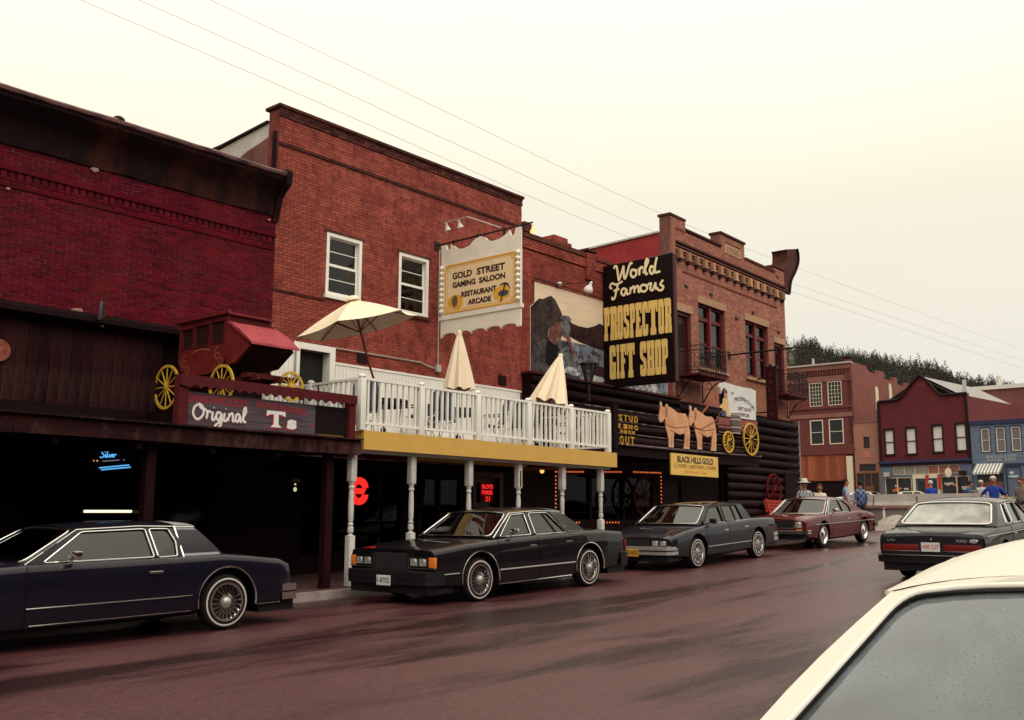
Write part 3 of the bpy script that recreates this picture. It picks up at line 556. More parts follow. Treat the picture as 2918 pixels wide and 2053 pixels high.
MB().box(11.62, 12.90, 15.975, 16.0, 4.405, 4.45).build('string_course', M_soot, bB)
bricks(wB, FB, 0, 11.60, 19.34, 8.04, 8.22, [], M_soot, seed=10, proud=.03)
MB().bbox(11.56, 19.37, 15.93, 16.42, 8.22, 8.29, .012).build('coping', M_soot, bB)
# left flank wall, upper part whitewashed
M_stuc = mat('stained_stucco', (0.20, 0.085, 0.075), 0.85, var=0.5, scale=1.5, bump=.4, bscale=12)
M_wash = mat('grey_whitewash', (0.55, 0.51, 0.46), 0.8, var=0.25, scale=1.5, bump=.3, bscale=10)
MB().plate([(16.05, 1.3), (26, 1.3), (26, 7.30), (18.7, 7.36), (17.6, 7.40), (17.1, 7.56), (16.7, 7.62), (16.35, 7.70), (16.05, 7.72)], [], 11.64, 11.9, lambda a, b, c: Vector((c, a, b))).build('flank_wall', M_stuc, bB)
MB().plate([(26, 7.301), (26, 7.72), (18.67, 7.80), (17.84, 7.87), (16.36, 8.0), (16.05, 8.0), (16.05, 7.721), (16.35, 7.701), (16.7, 7.621), (17.1, 7.561), (17.6, 7.401), (18.7, 7.361)], [], 11.65, 11.9, lambda a, b, c: Vector((c, a, b))).build('whitewashed_parapet', M_wash, bB)
MB().beam((11.75, 16.4, 8.02), (11.75, 18.0, 7.90), .3, .05).beam((11.75, 18.0, 7.90), (11.75, 26, 7.76), .3, .05).build('flank_coping', M_corn, bB)
MB().tube([(11.585, 16.1, 7.72), (11.585, 16.1, 5.2)], .045, 8).build('downpipe', M_corn, bB)
MB().box(11.9, 19.3, 16.45, 26, 7.2, 7.3).build('roof', M_corn, bB)
MB().box(19.06, 19.32, 16.36, 26, 1.3, 7.9).build('flank_wall', M_stuc, bB)
# sash windows
M_dim = mat('window_dim_room', (0.045, 0.026, 0.030), .9, var=.4, scale=2)
for (u0, u1, z0, z1) in hw[:2]:
    wn = MB().plate(rect((u0, u1, z0, z1)), [rect((u0 + .075, u1 - .075, z0 + .06, z1 - .075))], -.10, .012, lambda u, v, w: FB(u, w, v)).build('window_frame', M_white, bB)
    zm_ = (z0 + z1) / 2
    for k, (a, b) in enumerate(((z0 + .06, zm_), (zm_, z1 - .075))):
        dv = -.085 if k else -.055
        sh = MB().plate(rect((u0 + .075, u1 - .075, a, b)), [rect((u0 + .11, u1 - .11, a + .035, (a + b) / 2 - .008)), rect((u0 + .11, u1 - .11, (a + b) / 2 + .008, b - .03))], dv - .025, dv, lambda u, v, w: FB(u, w, v)).build('sash', M_white, wn)
        MB().box(u0 + .11, u1 - .11, 16.0 - dv + .010, 16.0 - dv + .014, a + .035, (a + b) / 2 - .008).build('pane', M_glass, wn); MB().box(u0 + .11, u1 - .11, 16.0 - dv + .010, 16.0 - dv + .014, (a + b) / 2 + .008, b - .03).build('pane', M_glass, wn)
    MB().box(u0 - .04, u1 + .04, 15.93, 16.02, z0 - .07, z0 - .001).build('sill', M_white if u0 < 14 else M_soot, wn)
    MB().box(u0 - .06, u1 + .06, 15.975, 16.0, z1 + .005, z1 + .06).build('lintel', M_soot, wn)
    MB().box(u0 - .1, u1 + .1, 16.6, 16.62, z0 - .2, z1 + .2).build('curtain_backing', M_dim, wn)
    MB().plate([(u0 + .52 * (u1 - u0), z0 + .1), (u1 - .1, z0 + .1), (u1 - .1, z1 - .1), (u0 + .7 * (u1 - u0), z1 - .1)], [], -.32, -.30, lambda u, v, w: FB(u, w, v)).build('curtain', mat('grey_net_curtain', (.10, .075, .08), .9, var=.4, scale=5), wn)
MB().ball((15.22, 16.4, 5.72), .035, 8).build('room_bulb', emis('warm_room_bulb', (1, .5, .1), 2.0), bB)
# white board wainscot, door, conduit, vents at deck level
wb = MB().box(-.047, .047, -.012, .012, -.80, .80).mesh('board', M_white)
for i in range(60):
    o = link('board', wb, bB); o.location = (13.30 + .1 * i, 15.982, 2.32)
for i in range(6):
    o = link('board', wb, bB); o.location = (11.70 + .1 * i, 15.982, 2.5)
MB().box(13.24, 19.28, 15.955, 15.998, 3.12, 3.165).build('wainscot_cap', M_white, bB)
dr = MB().plate(rect((12.18, 13.24, 1.3, 3.47)), [rect((12.33, 13.10, 1.3, 3.34))], -.02, .03, lambda u, v, w: FB(u, w, v)).build('door_frame', M_white, bB)
MB().box(12.33, 13.10, 16.20, 16.24, 1.3, 3.34).build('door', mat('dark_green_door', (.012, .011, .010), .5), dr)
MB().box(13.10, 13.22, 16.03, 16.24, 1.3, 3.34).build('jamb', M_white, dr); MB().ball((12.42, 16.17, 2.3), .03, 8).build('door_knob', M_steel, dr)
mb = MB(); mb.tube([(13.24, 15.96, 3.46), (15.7, 15.96, 3.46), (15.95, 15.96, 3.40), (16.18, 15.96, 3.37)], .016, 8); mb.tube([(16.25, 15.95, 3.45), (16.25, 15.95, 6.2)], .014, 8); mb.build('conduit', M_steel, bB)
MB().bbox(16.17, 16.32, 15.9, 15.99, 3.30, 3.46, .008).build('junction_box', M_steel, bB)
for u in (13.98, 18.56): MB().box(u - .14, u + .14, 15.955, 15.99, 3.24, 3.47).build('vent_grille', mat('dark_vent', (.02, .006, .008), .7), bB)
# ground-floor front under the deck
sB = thing('saloon_front', 'dark saloon front with doors and neon signs under the white railed deck', 'shop front', (15.4, 16.1, zg(15)))
hB = [(12.6, 15.3, -.75, .85), (17.7, 18.55, -1.0, .95), (15.8, 17.2, -.75, .85)]
MB().plate([(11.56, -1.5), (19.3, -1.3), (19.3, 1.2), (11.56, 1.2)], [rect(h) for h in hB], -.25, -.08, lambda u, v, w: FB(u, w, v)).build('front_wall', M_dark, sB)
for h in (hB[0], hB[2]):
    MB().box(h[0], h[1], 16.14, 16.15, h[2], h[3]).build('glass_pane', M_dglass, sB)
    xm = (h[0] + h[1]) / 2; MB().box(xm - .03, xm + .03, 16.07, 16.17, h[2], h[3]).build('mullion', M_dark, sB)
M_rdoor = mat('red_glow_door', (.10, .012, .012), .5)  # red neon glow on the wood is put into this door colour
d_ = MB().plate(rect((17.7, 18.55, -1.0, .95)), [rect((17.84, 18.42, -.1, .86))], -.2, -.14, lambda u, v, w: FB(u, w, v)).build('door', M_rdoor, sB)
MB().box(17.84, 18.42, 16.18, 16.185, -.1, .86).build('pane', M_dglass, d_); MB().ball((17.78, 16.10, -.2), .03, 8).build('door_knob', M_steel, d_)
MB().plate(rect((17.58, 18.67, -1.1, 1.07)), [rect((17.7, 18.55, -1.1, .95))], -.07, -.02, lambda u, v, w: FB(u, w, v)).build('door_casing', M_rdoor, sB)
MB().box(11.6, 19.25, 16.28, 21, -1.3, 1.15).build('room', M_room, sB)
# neon letter e made of dense red tubes, and red door neon
ne = thing('neon_sign', 'round red neon letter e glowing in the window beside a turned white post', 'neon sign', (14.0, 16.0, .5))
M_nr = emis('red_neon', (1.0, 0.028, 0.022), 1.0)
arcs = []
for r_ in (.10, .135, .17, .205, .24):
    arcs.append([(14.03 + r_ * math.cos(R(a)), .53 + r_ * 1.12 * math.sin(R(a))) for a in range(-62, 245, 12)] if False else [(13.99 + r_ * math.cos(R(a)), .60 + r_ * .85 * math.sin(R(a))) for a in range(0, 181, 15)])
    arcs.append([(13.99 + r_ * math.cos(R(a)), .46 + r_ * .85 * math.sin(R(a))) for a in range(180, 361, 15)])
for i in range(4): arcs.append([(13.77, .485 + i * .03), (14.12 + .02 * i, .485 + i * .03)])
neon(arcs, .016, face((0, 15.98, 0), (1, 0, 0), (0, 0, 1), (0, -1, 0)), M_nr, ne)
MB().box(13.70, 14.28, 16.01, 16.03, .20, .85).build('back_panel', M_room, ne)
n2 = thing('neon_sign', 'small red neon sign with the number 21 hanging in the red lit doorway', 'neon sign', (18.13, 16.0, .6))
fN = face((0, 16.06, 0), (1, 0, 0), (0, 0, 1), (0, -1, 0))
text('SLOTS', .13, lambda a, b, c: fN(17.93 + a, .685 + b, c), M_nr, n2, 'tube', w=.40, bold=.004); text('POKER', .13, lambda a, b, c: fN(17.93 + a, .545 + b, c), M_nr, n2, 'tube', w=.40, bold=.004); text('21', .16, lambda a, b, c: fN(18.06 + a, .385 + b, c), M_nr, n2, 'tube', w=.16, bold=.004)
MB().box(17.90, 18.36, 16.075, 16.085, .36, .83).build('back_panel', mat('red_lit_board', (.25, .01, .01), .6), n2)  # board colour carries the red light of the neon

# ---------------------------------------------------------------- railed deck
dk = thing('railed_deck', 'white railed wooden deck with ochre fascia on turned white posts', 'deck', (15.2, 14.5, zg(15) + .13))
MB().box(11.52, 19.20, 13.10, 15.95, 1.36, 1.47).build('deck_floor', mat('deck_floor_paint', (.42, .38, .34), .7), dk)
MB().box(11.49, 19.22, 13.03, 13.10, 1.15, 1.48).build('fascia', M_yellow, dk); MB().box(11.49, 11.52, 13.10, 15.95, 1.15, 1.48).build('fascia', M_yellow, dk); MB().box(19.20, 19.22, 13.10, 15.95, 1.15, 1.48).build('fascia', M_yellow, dk)
M_jo = mat('deck_joist', (.10, .05, .035), .8)
for i in range(10): MB().box(11.7 + i * .8, 11.75 + i * .8, 13.12, 15.9, 1.19, 1.355).build('joist', M_jo, dk)
MB().box(11.55, 19.15, 13.18, 13.32, 1.10, 1.185).build('beam', M_white, dk)
MB().box(13.9, 17.6, 14.4, 14.46, 1.12, 1.185).build('beam', M_yellow, dk)
px = (11.47, 12.91, 14.47, 16.05, 17.54, 18.96)
def railpost(x, y, z0=1.485, top=2.42):
    mb = MB(); mb.bbox(x - .058, x + .058, y - .058, y + .058, z0, top - .02, .008); mb.lathe([(.05, top - .02), (.068, top), (.066, top + .02), (.045, top + .045), (0, top + .055)], Matrix.Translation((x, y, 0)), 12); return mb.build('rail_post', M_white, dk, smooth=40)
for x in px: railpost(x, 13.10)
railpost(11.47, 14.5); railpost(11.47, 15.85); railpost(18.96, 14.5); railpost(18.96, 15.85)
def rail(p, q, z, w=.06, h=.045): MB().beam((p[0], p[1], z), (q[0], q[1], z), w, h).build('rail', M_white, dk)
for i in range(5):
    for z in (2.385, 1.61): rail((px[i] + .058, 13.10), (px[i + 1] - .058, 13.10), z)
for x in (11.47, 18.96):
    for a, b in ((13.158, 14.44), (14.56, 15.79)):
        for z in (2.385, 1.61): rail((x, a), (x, b), z)
bal = MB().box(-.02, .02, -.02, .02, -.365, .365).mesh('baluster', M_white)
for i in range(5):
    n_ = int(round((px[i + 1] - px[i]) / .142)) - 1
    for k in range(1, n_ + 1):
        o = link('baluster', bal, dk); o.location = (px[i] + (px[i + 1] - px[i]) * k / (n_ + 1), 13.10, 1.998)
for x in (11.47, 18.96):
    for a, b in ((13.10, 14.5), (14.5, 15.85)):
        for k in range(1, 10):
            o = link('baluster', bal, dk); o.location = (x, a + (b - a) * k / 10, 1.998)
# turned posts down to the sidewalk
def turned(x, y=13.25):
    zb_ = zg(x) + .14; mb = MB(); mb.bbox(x - .062, x + .062, y - .062, y + .062, .60, 1.10, .012)
    mb.bbox(x - .062, x + .062, y - .062, y + .062, zb_, zb_ + .85, .012)
    z0, z1 = zb_ + .85, .60
    pr_ = [(.058, z0), (.035, z0 + .02), (.03, z0 + .035), (.05, z0 + .05), (.056, z0 + .09), (.05, z0 + .14), (.033, z0 + .155), (.05, z0 + .175), (.05, z0 + .195), (.035, z0 + .21), (.046, z0 + .26), (.05, z0 + .5), (.042, z1 - .18), (.036, z1 - .14), (.05, z1 - .12), (.053, z1 - .09), (.036, z1 - .065), (.046, z1 - .04), (.058, z1)]
    mb.lathe(pr_, Matrix.Translation((x, y, 0)), 14); return mb.build('turned_post', M_whitep, dk, smooth=40)
for x in (11.43, 12.86, 14.41, 15.92, 17.41, 18.86): turned(x)
MB().box(15.975, 15.985, 13.185, 13.187, .66, .95).box(15.90, 15.94, 13.184, 13.1865, .62, .95).build('painted_number', M_room, dk)

# ---------------------------------------------------------------- umbrellas
M_canv = mat('cream_canvas', (0.80, 0.66, 0.49), 0.85, var=.06, scale=3)
M_pole = mat('varnished_pole', (.20, .05, .022), .4)
um = thing('patio_umbrella', 'open cream patio umbrella tilted over the deck table', 'umbrella', (13.0, 14.2, 1.48))
base = Vector((13.0, 14.2, 1.48)); hub = Vector((11.93, 13.95, 3.98)); ax = (hub - base).normalized()
e1 = Vector((1, -.25, .12)); e1 = (e1 - ax * e1.dot(ax)).normalized(); e2 = ax.cross(e1)
tilt = Vector((-.21, .14, 1)).normalized(); f1 = (Vector((1, 0, 0)) - tilt * tilt.x).normalized(); f2 = tilt.cross(f1)
mb = MB(); nr = 6; rim = []
Rr = 1.15
for k in range(nr): a = R(-31 + 60 * k); rim.append(hub + (f1 * math.cos(a) + f2 * math.sin(a)) * Rr - tilt * .50)
for k in range(nr):
    p, q = rim[k], rim[(k + 1) % nr]
    def cf(u, v, p=p, q=q):
        rr_ = v; e_ = p.lerp(q, u); s_ = hub.lerp(e_, rr_); sag = tilt * (.10 * rr_ * (1 - rr_)) - tilt * (.05 * math.sin(math.pi * u) * rr_); inw = (hub - e_) * (.05 * math.sin(math.pi * u) * rr_ ** 2); return s_ + sag + inw
    mb.grid(cf, 6, 8)
cn = mb.build('canopy', M_canv, um, smooth=25)
MB().lathe([(0, .09), (.10, .06), (.14, 0), (.13, -.02), (0, .02)], Matrix.Translation(hub + tilt * .0) @ tilt.to_track_quat('Z', 'Y').to_matrix().to_4x4(), 12).build('vent_cap', M_canv, cn, smooth=40)
MB().tube([base, base + Vector((0, 0, .55)), hub.lerp(base, .45) + Vector((.06, 0, 0)), hub], .022, 8).build('pole', M_pole, um)
for k in range(nr):
    MB().tube([hub - tilt * .06, rim[k] + (hub - rim[k]) * .03 - tilt * .03], .012, 6).build('rib', M_pole, um)
    MB().tube([hub - ax * .62, hub.lerp(rim[k], .5) - tilt * .02], .010, 6).build('strut', M_pole, um)
MB().lathe([(.22, 0), (.22, .05), (.06, .08), (.05, .2), (0, .2)], Matrix.Translation(base), 16).build('umbrella_base', M_iron, um, smooth=40)
def closed_umb(label, base, top, zlow, r):
    u = thing('patio_umbrella', label, 'umbrella', base); base, top = Vector(base), Vector(top); d = (top - base).normalized()
    M = Matrix.Translation(base) @ d.to_track_quat('Z', 'Y').to_matrix().to_4x4(); L_ = (top - base).length; h0 = zlow * L_
    def cf(a, t):
        ang = 2 * math.pi * a; fold = 1 + .16 * math.cos(8 * ang) + .05 * math.sin(3 * ang); rr_ = (.035 + (r - .035) * t ** .9) * fold
        return M @ Vector((rr_ * math.cos(ang), rr_ * math.sin(ang), L_ - (L_ - h0) * t + .02 * t * math.cos(8 * ang)))
    MB().grid(cf, 64, 12).build('canopy', M_canv, u, smooth=50)
    MB().lathe([(0, L_ + .07), (.045, L_ + .05), (.06, L_), (.05, L_ - .06), (.04, L_ - .06)], M, 12).build('cap', M_canv, u, smooth=40)
    MB().tube([base, top], .02, 8).build('pole', M_pole, u); MB().lathe([(.22, 0), (.22, .05), (.06, .08), (.05, .2), (0, .2)], Matrix.Translation(base), 16).build('umbrella_base', M_iron, u, smooth=40)
closed_umb('folded cream umbrella standing straight in front of the brick wall', (15.10, 14.2, 1.48), (15.10, 14.2, 3.84), .49, .30)
closed_umb('folded cream umbrella leaning in front of the mural wall', (17.75, 14.2, 1.48), (18.62, 14.2, 3.80), .46, .42)

# ---------------------------------------------------------------- tables and chairs on the deck
M_tab = mat('dark_table_top', (.018, .010, .012), .4); M_wire = mat('white_metal_tube', (.72, .68, .64), .4); M_sling = mat('navy_sling_fabric', (.020, .022, .038), .7, col2=(.10, .13, .20), scale=2.5)
def patio_table(x, y, label):
    t = thing('patio_table', label, 'table', (x, y, 1.48), group='round tables on the deck')
    MB().lathe([(0, 2.22), (.46, 2.22), (.48, 2.20), (.48, 2.10), (.45, 2.09), (.45, 2.17), (0, 2.17)], Matrix.Translation((x, y, 0)), 24).build('table_top', M_tab, t, smooth=40)
    for k in range(4):
        a = R(45 + 90 * k); MB().tube([(x + .34 * math.cos(a), y + .34 * math.sin(a), 2.18), (x + .3 * math.cos(a), y + .3 * math.sin(a), 1.8), (x + .42 * math.cos(a), y + .42 * math.sin(a), 1.485)], .014, 6).build('leg', M_wire, t)
patio_table(13.0, 14.2, 'round dark patio table under the open umbrella'); patio_table(15.10, 14.2, 'round dark patio table holding the upright folded umbrella'); patio_table(17.75, 14.2, 'round dark patio table holding the leaning folded umbrella')
def patio_chair():
    c = thing('patio_chair', 'white tube patio chair with navy sling back on the deck', 'chair', group='sling chairs on the deck')
    for s_ in (-1, 1):
        y = .25 * s_
        MB().tube(smooth_poly([Vector(p) for p in ((.30, y, 0), (.22, y, .35), (.18, y, .43), (-.22, y, .40), (-.30, y, .60), (-.36, y, .93))], 4), .013, 6).build('side_frame', M_wire, c)
        MB().tube([(-.28, y, 0), (-.12, y, .41)], .013, 6).build('leg', M_wire, c)
        MB().tube([(.24, y, .60), (-.29, y, .64)], .016, 6).build('armrest', M_tab, c); MB().tube([(.20, y, .41), (.24, y, .60)], .012, 6).build('arm_post', M_wire, c)
    MB().grid(lambda a, b: Vector((.18 - .40 * b, -.24 + .48 * a, .43 - .03 * b - .04 * math.sin(math.pi * a))), 6, 4).build('seat', M_sling, c)
    MB().grid(lambda a, b: Vector((-.22 - .14 * b - .03 * math.sin(math.pi * a), (-.24 + .48 * a) * (1 - .12 * max(0, b - .75) * 4), .40 + .53 * b + .05 * math.sin(math.pi * a) * b)), 6, 8).build('backrest', M_sling, c, smooth=60)
    return c
pc = patio_chair()
spots = [(12.05, 13.75, 60, 'leftmost'), (13.35, 13.62, 150, ''), (14.35, 13.80, 25, ''), (15.62, 13.75, 150, ''), (16.62, 13.85, 60, ''), (18.05, 13.60, 120, ''), (15.3, 15.1, -100, ''), (13.2, 15.2, -80, '')]
lab = ['white tube patio chair with navy sling nearest the deck corner post', 'navy sling patio chair on the street side of the open umbrella table', 'navy sling patio chair between the open umbrella and the straight folded one', 'navy sling patio chair on the street side of the straight folded umbrella', 'navy sling patio chair between the two folded umbrellas', 'navy sling patio chair beside the leaning folded umbrella', 'navy sling patio chair on the wall side of the straight folded umbrella', 'navy sling patio chair on the wall side of the open umbrella table']
for i, (x, y, a, _) in enumerate(spots):
    o = pc if i == 0 else copy_tree(pc)
    o.matrix_basis = Matrix.Translation((x, y, 1.48)) @ Matrix.Rotation(R(a), 4, 'Z'); o['label'] = lab[i]

# ---------------------------------------------------------------- GOLD STREET hanging sign (square to the wall)
gs = thing('hanging_sign', 'white scalloped hanging sign reading GOLD STREET GAMING SALOON on a pipe bracket', 'sign', (16.19, 15.9, 4.1))
def fG(a, b, c): return Vector((16.19 - c, 15.80 - a, b))       # a runs from the wall to the street
def Y2(y): return 15.80 - y
M_swhite = mat('sign_white_paint', (.80, .74, .64), .5, var=.12, scale=3)
M_ochre = mat('sign_ochre', (.70, .36, .035), .5); M_pcream = mat('sign_cream_panel', (.80, .60, .36), .45, var=.05, scale=2); M_sbrown = mat('sign_dark_brown', (.035, .008, .010), .5)
top = [(0.0, 6.25), (.14, 6.25), (.17, 6.13), (.22, 6.11), (.27, 6.13), (.31, 6.24), (.40, 6.17), (.52, 6.10), (.68, 6.07), (.86, 6.10), (.97, 6.18), (1.08, 6.24), (1.22, 6.265), (1.34, 6.22), (1.44, 6.13), (1.58, 6.09), (1.76, 6.10), (1.92, 6.15), (2.02, 6.21), (2.07, 6.25), (2.10, 6.14), (2.16, 6.11), (2.22, 6.14), (2.25, 6.27), (2.39, 6.27)]
bot = [(2.39, 4.07), (2.29, 4.06)]
for k in range(5):
    x0 = 2.29 - .45 * k
    for j in range(1, 7): a = math.pi * j / 6; bot.append((x0 - .225 + .225 * math.cos(a), 4.07 + .09 * math.sin(a)))
bot += [(0.0, 4.06)]
MB().plate(list(reversed(top)) + [(0.0, 5.80), (2.39, 5.80)] if False else [(0.0, 5.78), (2.39, 5.78)] + list(reversed(top)), [], -.03, .03, fG).build('scalloped_crest', M_swhite, gs)
MB().plate([(0.0, 4.50), (2.39, 4.50), (2.39, 5.779), (0.0, 5.779)], [], -.035, .035, fG).build('board', M_swhite, gs)
MB().plate(bot + [(0.0, 4.499), (2.39, 4.499)], [], -.025, .025, fG).build('scalloped_skirt', M_swhite, gs)
MB().plate([(-.03, 4.47), (2.42, 4.47), (2.42, 4.56), (-.03, 4.56)], [], -.055, .055, fG).build('ledge', M_swhite, gs)
MB().plate(rect((.14, 2.27, 4.60, 5.74)), [rect((.175, 2.235, 4.635, 5.705))], .036, .050, fG).build('panel_frame', M_ochre, gs)
MB().plate(rect((.175, 2.235, 4.635, 5.705)), [], .036, .042, fG).build('panel', M_pcream, gs)
MB().plate(rect((.21, 2.20, 4.665, 5.675)), [rect((.222, 2.188, 4.677, 5.663))], .0425, .0445, fG).build('inner_border', M_ochre, gs)
for a, b in ((.19, 4.65), (.19, 5.60), (2.13, 4.65), (2.13, 5.60)):
    MB().plate(rect((a, a + .09, b, b + .09)), [rect((a + .018, a + .072, b + .018, b + .072))], .0435, .0455, fG).build('corner_ornament', M_ochre, gs)
for tx, y0, y1, z, s in (('GOLD', 15.42, 14.82, 5.39, .205), ('STREET', 14.67, 13.84, 5.39, .205), ('GAMING', 15.42, 14.71, 5.185, .175), ('SALOON', 14.60, 13.83, 5.185, .175), ('RESTAURANT', 15.14, 14.08, 4.935, .165), ('ARCADE', 14.93, 14.24, 4.73, .165)):
    text(tx, s, lambda a, b, c, y0=y0, z=z: fG(Y2(y0) + a, z + b, c), M_sbrown, gs, w=y0 - y1, bold=.006, lift=.0425, ext=.006)
def blob(cx_, cz_, rx, rz, n=18, j=.12, seed=1):
    r_ = random.Random(seed); return [(cx_ + rx * (1 + r_.uniform(-j, j)) * math.cos(2 * math.pi * i / n), cz_ + rz * (1 + r_.uniform(-j, j)) * math.sin(2 * math.pi * i / n)) for i in range(n)]
MB().plate(blob(.48, 4.85, .24, .17, seed=3), [], .043, .046, fG).plate(blob(1.87, 4.86, .24, .17, seed=4), [], .043, .046, fG).build('sun_patch', M_ochre, gs)
MB().plate(blob(.46, 4.86, .085, .135, 10, .15, 5), [], .047, .05, fG).build('nugget', mat('nugget_brown', (.16, .085, .065), .6), gs)
MB().plate(blob(1.92, 4.85, .15, .07, 20, .0), [], .047, .05, fG).build('gold_pan', mat('pan_slate', (.07, .07, .085), .5), gs)
mb = MB(); mb.plate([(1.83, 4.66), (1.86, 4.66), (1.99, 5.07), (1.96, 5.07)], [], .051, .054, fG); mb.plate([(1.78, 5.02), (1.88, 5.075), (1.97, 5.085), (2.06, 5.05), (2.14, 4.90), (2.04, 5.01), (1.97, 5.045), (1.88, 5.045)], [], .0545, .057, fG); mb.build('pickaxe', mat('pick_dark', (.025, .022, .028), .5), gs)
for y in (15.745, 13.45):
    mb = MB(); pr_ = []
    for k in range(9):
        z0 = 4.60 + k * .128
        for j in range(6): a = math.pi * j / 6; pr_.append((.012 + .048 * math.sin(a), z0 + .128 * j / 6))
    pr_.append((.012, 4.60 + 9 * .128)); mb.lathe(pr_, Matrix.Translation((16.19 - .07, y, 0)), 12); mb.build('beaded_spindle', M_swhite, gs, smooth=60)
mb = MB(); mb.tube([(16.19, 15.99, 6.29), (16.19, 13.10, 6.31)], .022, 8); mb.build('pipe_arm', M_iron, gs)
MB().box(16.11, 16.27, 15.965, 16.0, 6.20, 6.38).build('wall_plate', M_iron, gs)
for a in (.35, 1.1, 1.9): MB().box(16.175, 16.205, 15.80 - a - .02, 15.80 - a + .02, 6.10, 6.33).build('hanger', M_iron, gs)
mb = MB(); mb.tube([(16.19, 14.0, 6.36), (15.75, 14.6, 6.62), (15.72, 15.3, 6.62)], .012, 6); mb.build('lamp_arm', M_steel, gs)
M_bulb = mat('flood_bulb_glass', (.62, .60, .56), .2)
for (x, y, z) in ((15.72, 15.25, 6.60), (15.74, 14.88, 6.60)):
    fl = MB().lathe([(.0, 0), (.03, -.01), (.035, -.05), (.028, -.07), (.07, -.15), (.075, -.17), (0, -.185)], Matrix.Translation((x, y, z)) @ Matrix.Rotation(R(-25), 4, 'Y'), 12).build('flood_lamp', M_bulb, gs, smooth=45)
mb = MB(); mb.tube([(16.19, 13.15, 6.31), (16.15, 13.05, 6.20)], .012, 6); mb.build('lamp_arm', M_steel, gs)
MB().lathe([(0, 0), (.03, -.01), (.03, -.04), (.065, -.11), (.06, -.14), (0, -.15)], Matrix.Translation((16.15, 13.05, 6.20)), 12).build('lit_lamp', emis('lit_flood', (1, .55, .2), 1.6), gs, smooth=45)
# ---------------------------------------------------------------- building C: low brick block with mural
M_brC = mat('orange_red_brick', (0.285, 0.066, 0.047), 0.8, col2=(0.21, 0.041, 0.033), scale=1.6, bump=0.4, bscale=45, island=0.25, dirt=(0.07, 0.02, 0.018), dirtscale=2.5, dirtamt=0.6)
bC = thing('brick_building', 'low orange brick building with a painted prospector mural above dark logs', 'building', (23, 16.4, zg(23)))
wC = MB().box(19.33, 26.66, 16.0, 16.35, 1.8, 7.30).build('wall', M_moB, bC)
bricks(wC, FB, 0, 19.34, 26.66, 3.66, 6.90, [(19.72, 26.5, 3.6, 6.12)], M_brC, seed=21)
bricks(wC, FB, 0, 19.34, 22.1, 6.95, 7.22, [], M_brC, seed=22, proud=.05); bricks(wC, FB, 0, 22.52, 26.66, 6.95, 7.22, [], M_brC, seed=23, proud=.05)
bricks(wC, FB, 0, 22.1, 22.5, 6.60, 7.40, [], M_brC, seed=24, proud=.10)
MB().box(19.33, 22.08, 15.93, 16.4, 7.23, 7.36).box(22.53, 26.68, 15.93, 16.4, 7.23, 7.32).box(22.07, 22.54, 15.87, 16.4, 7.41, 7.48).build('coping', M_soot, bC)
MB().box(19.33, 19.62, 15.90, 16.4, 7.37, 7.62).build('coping_stub', M_soot, bC)
MB().box(19.4, 26.6, 16.36, 24, 7.0, 7.1).build('roof', M_corn, bC)
ch = MB(); ch.box(22.25, 23.0, 17.2, 17.7, 7.1, 7.92); ch.box(22.2, 23.05, 17.15, 17.75, 7.92, 8.02); ch.box(22.3, 22.95, 17.22, 17.68, 8.02, 8.17); ch.build('chimney', M_brC, bC)
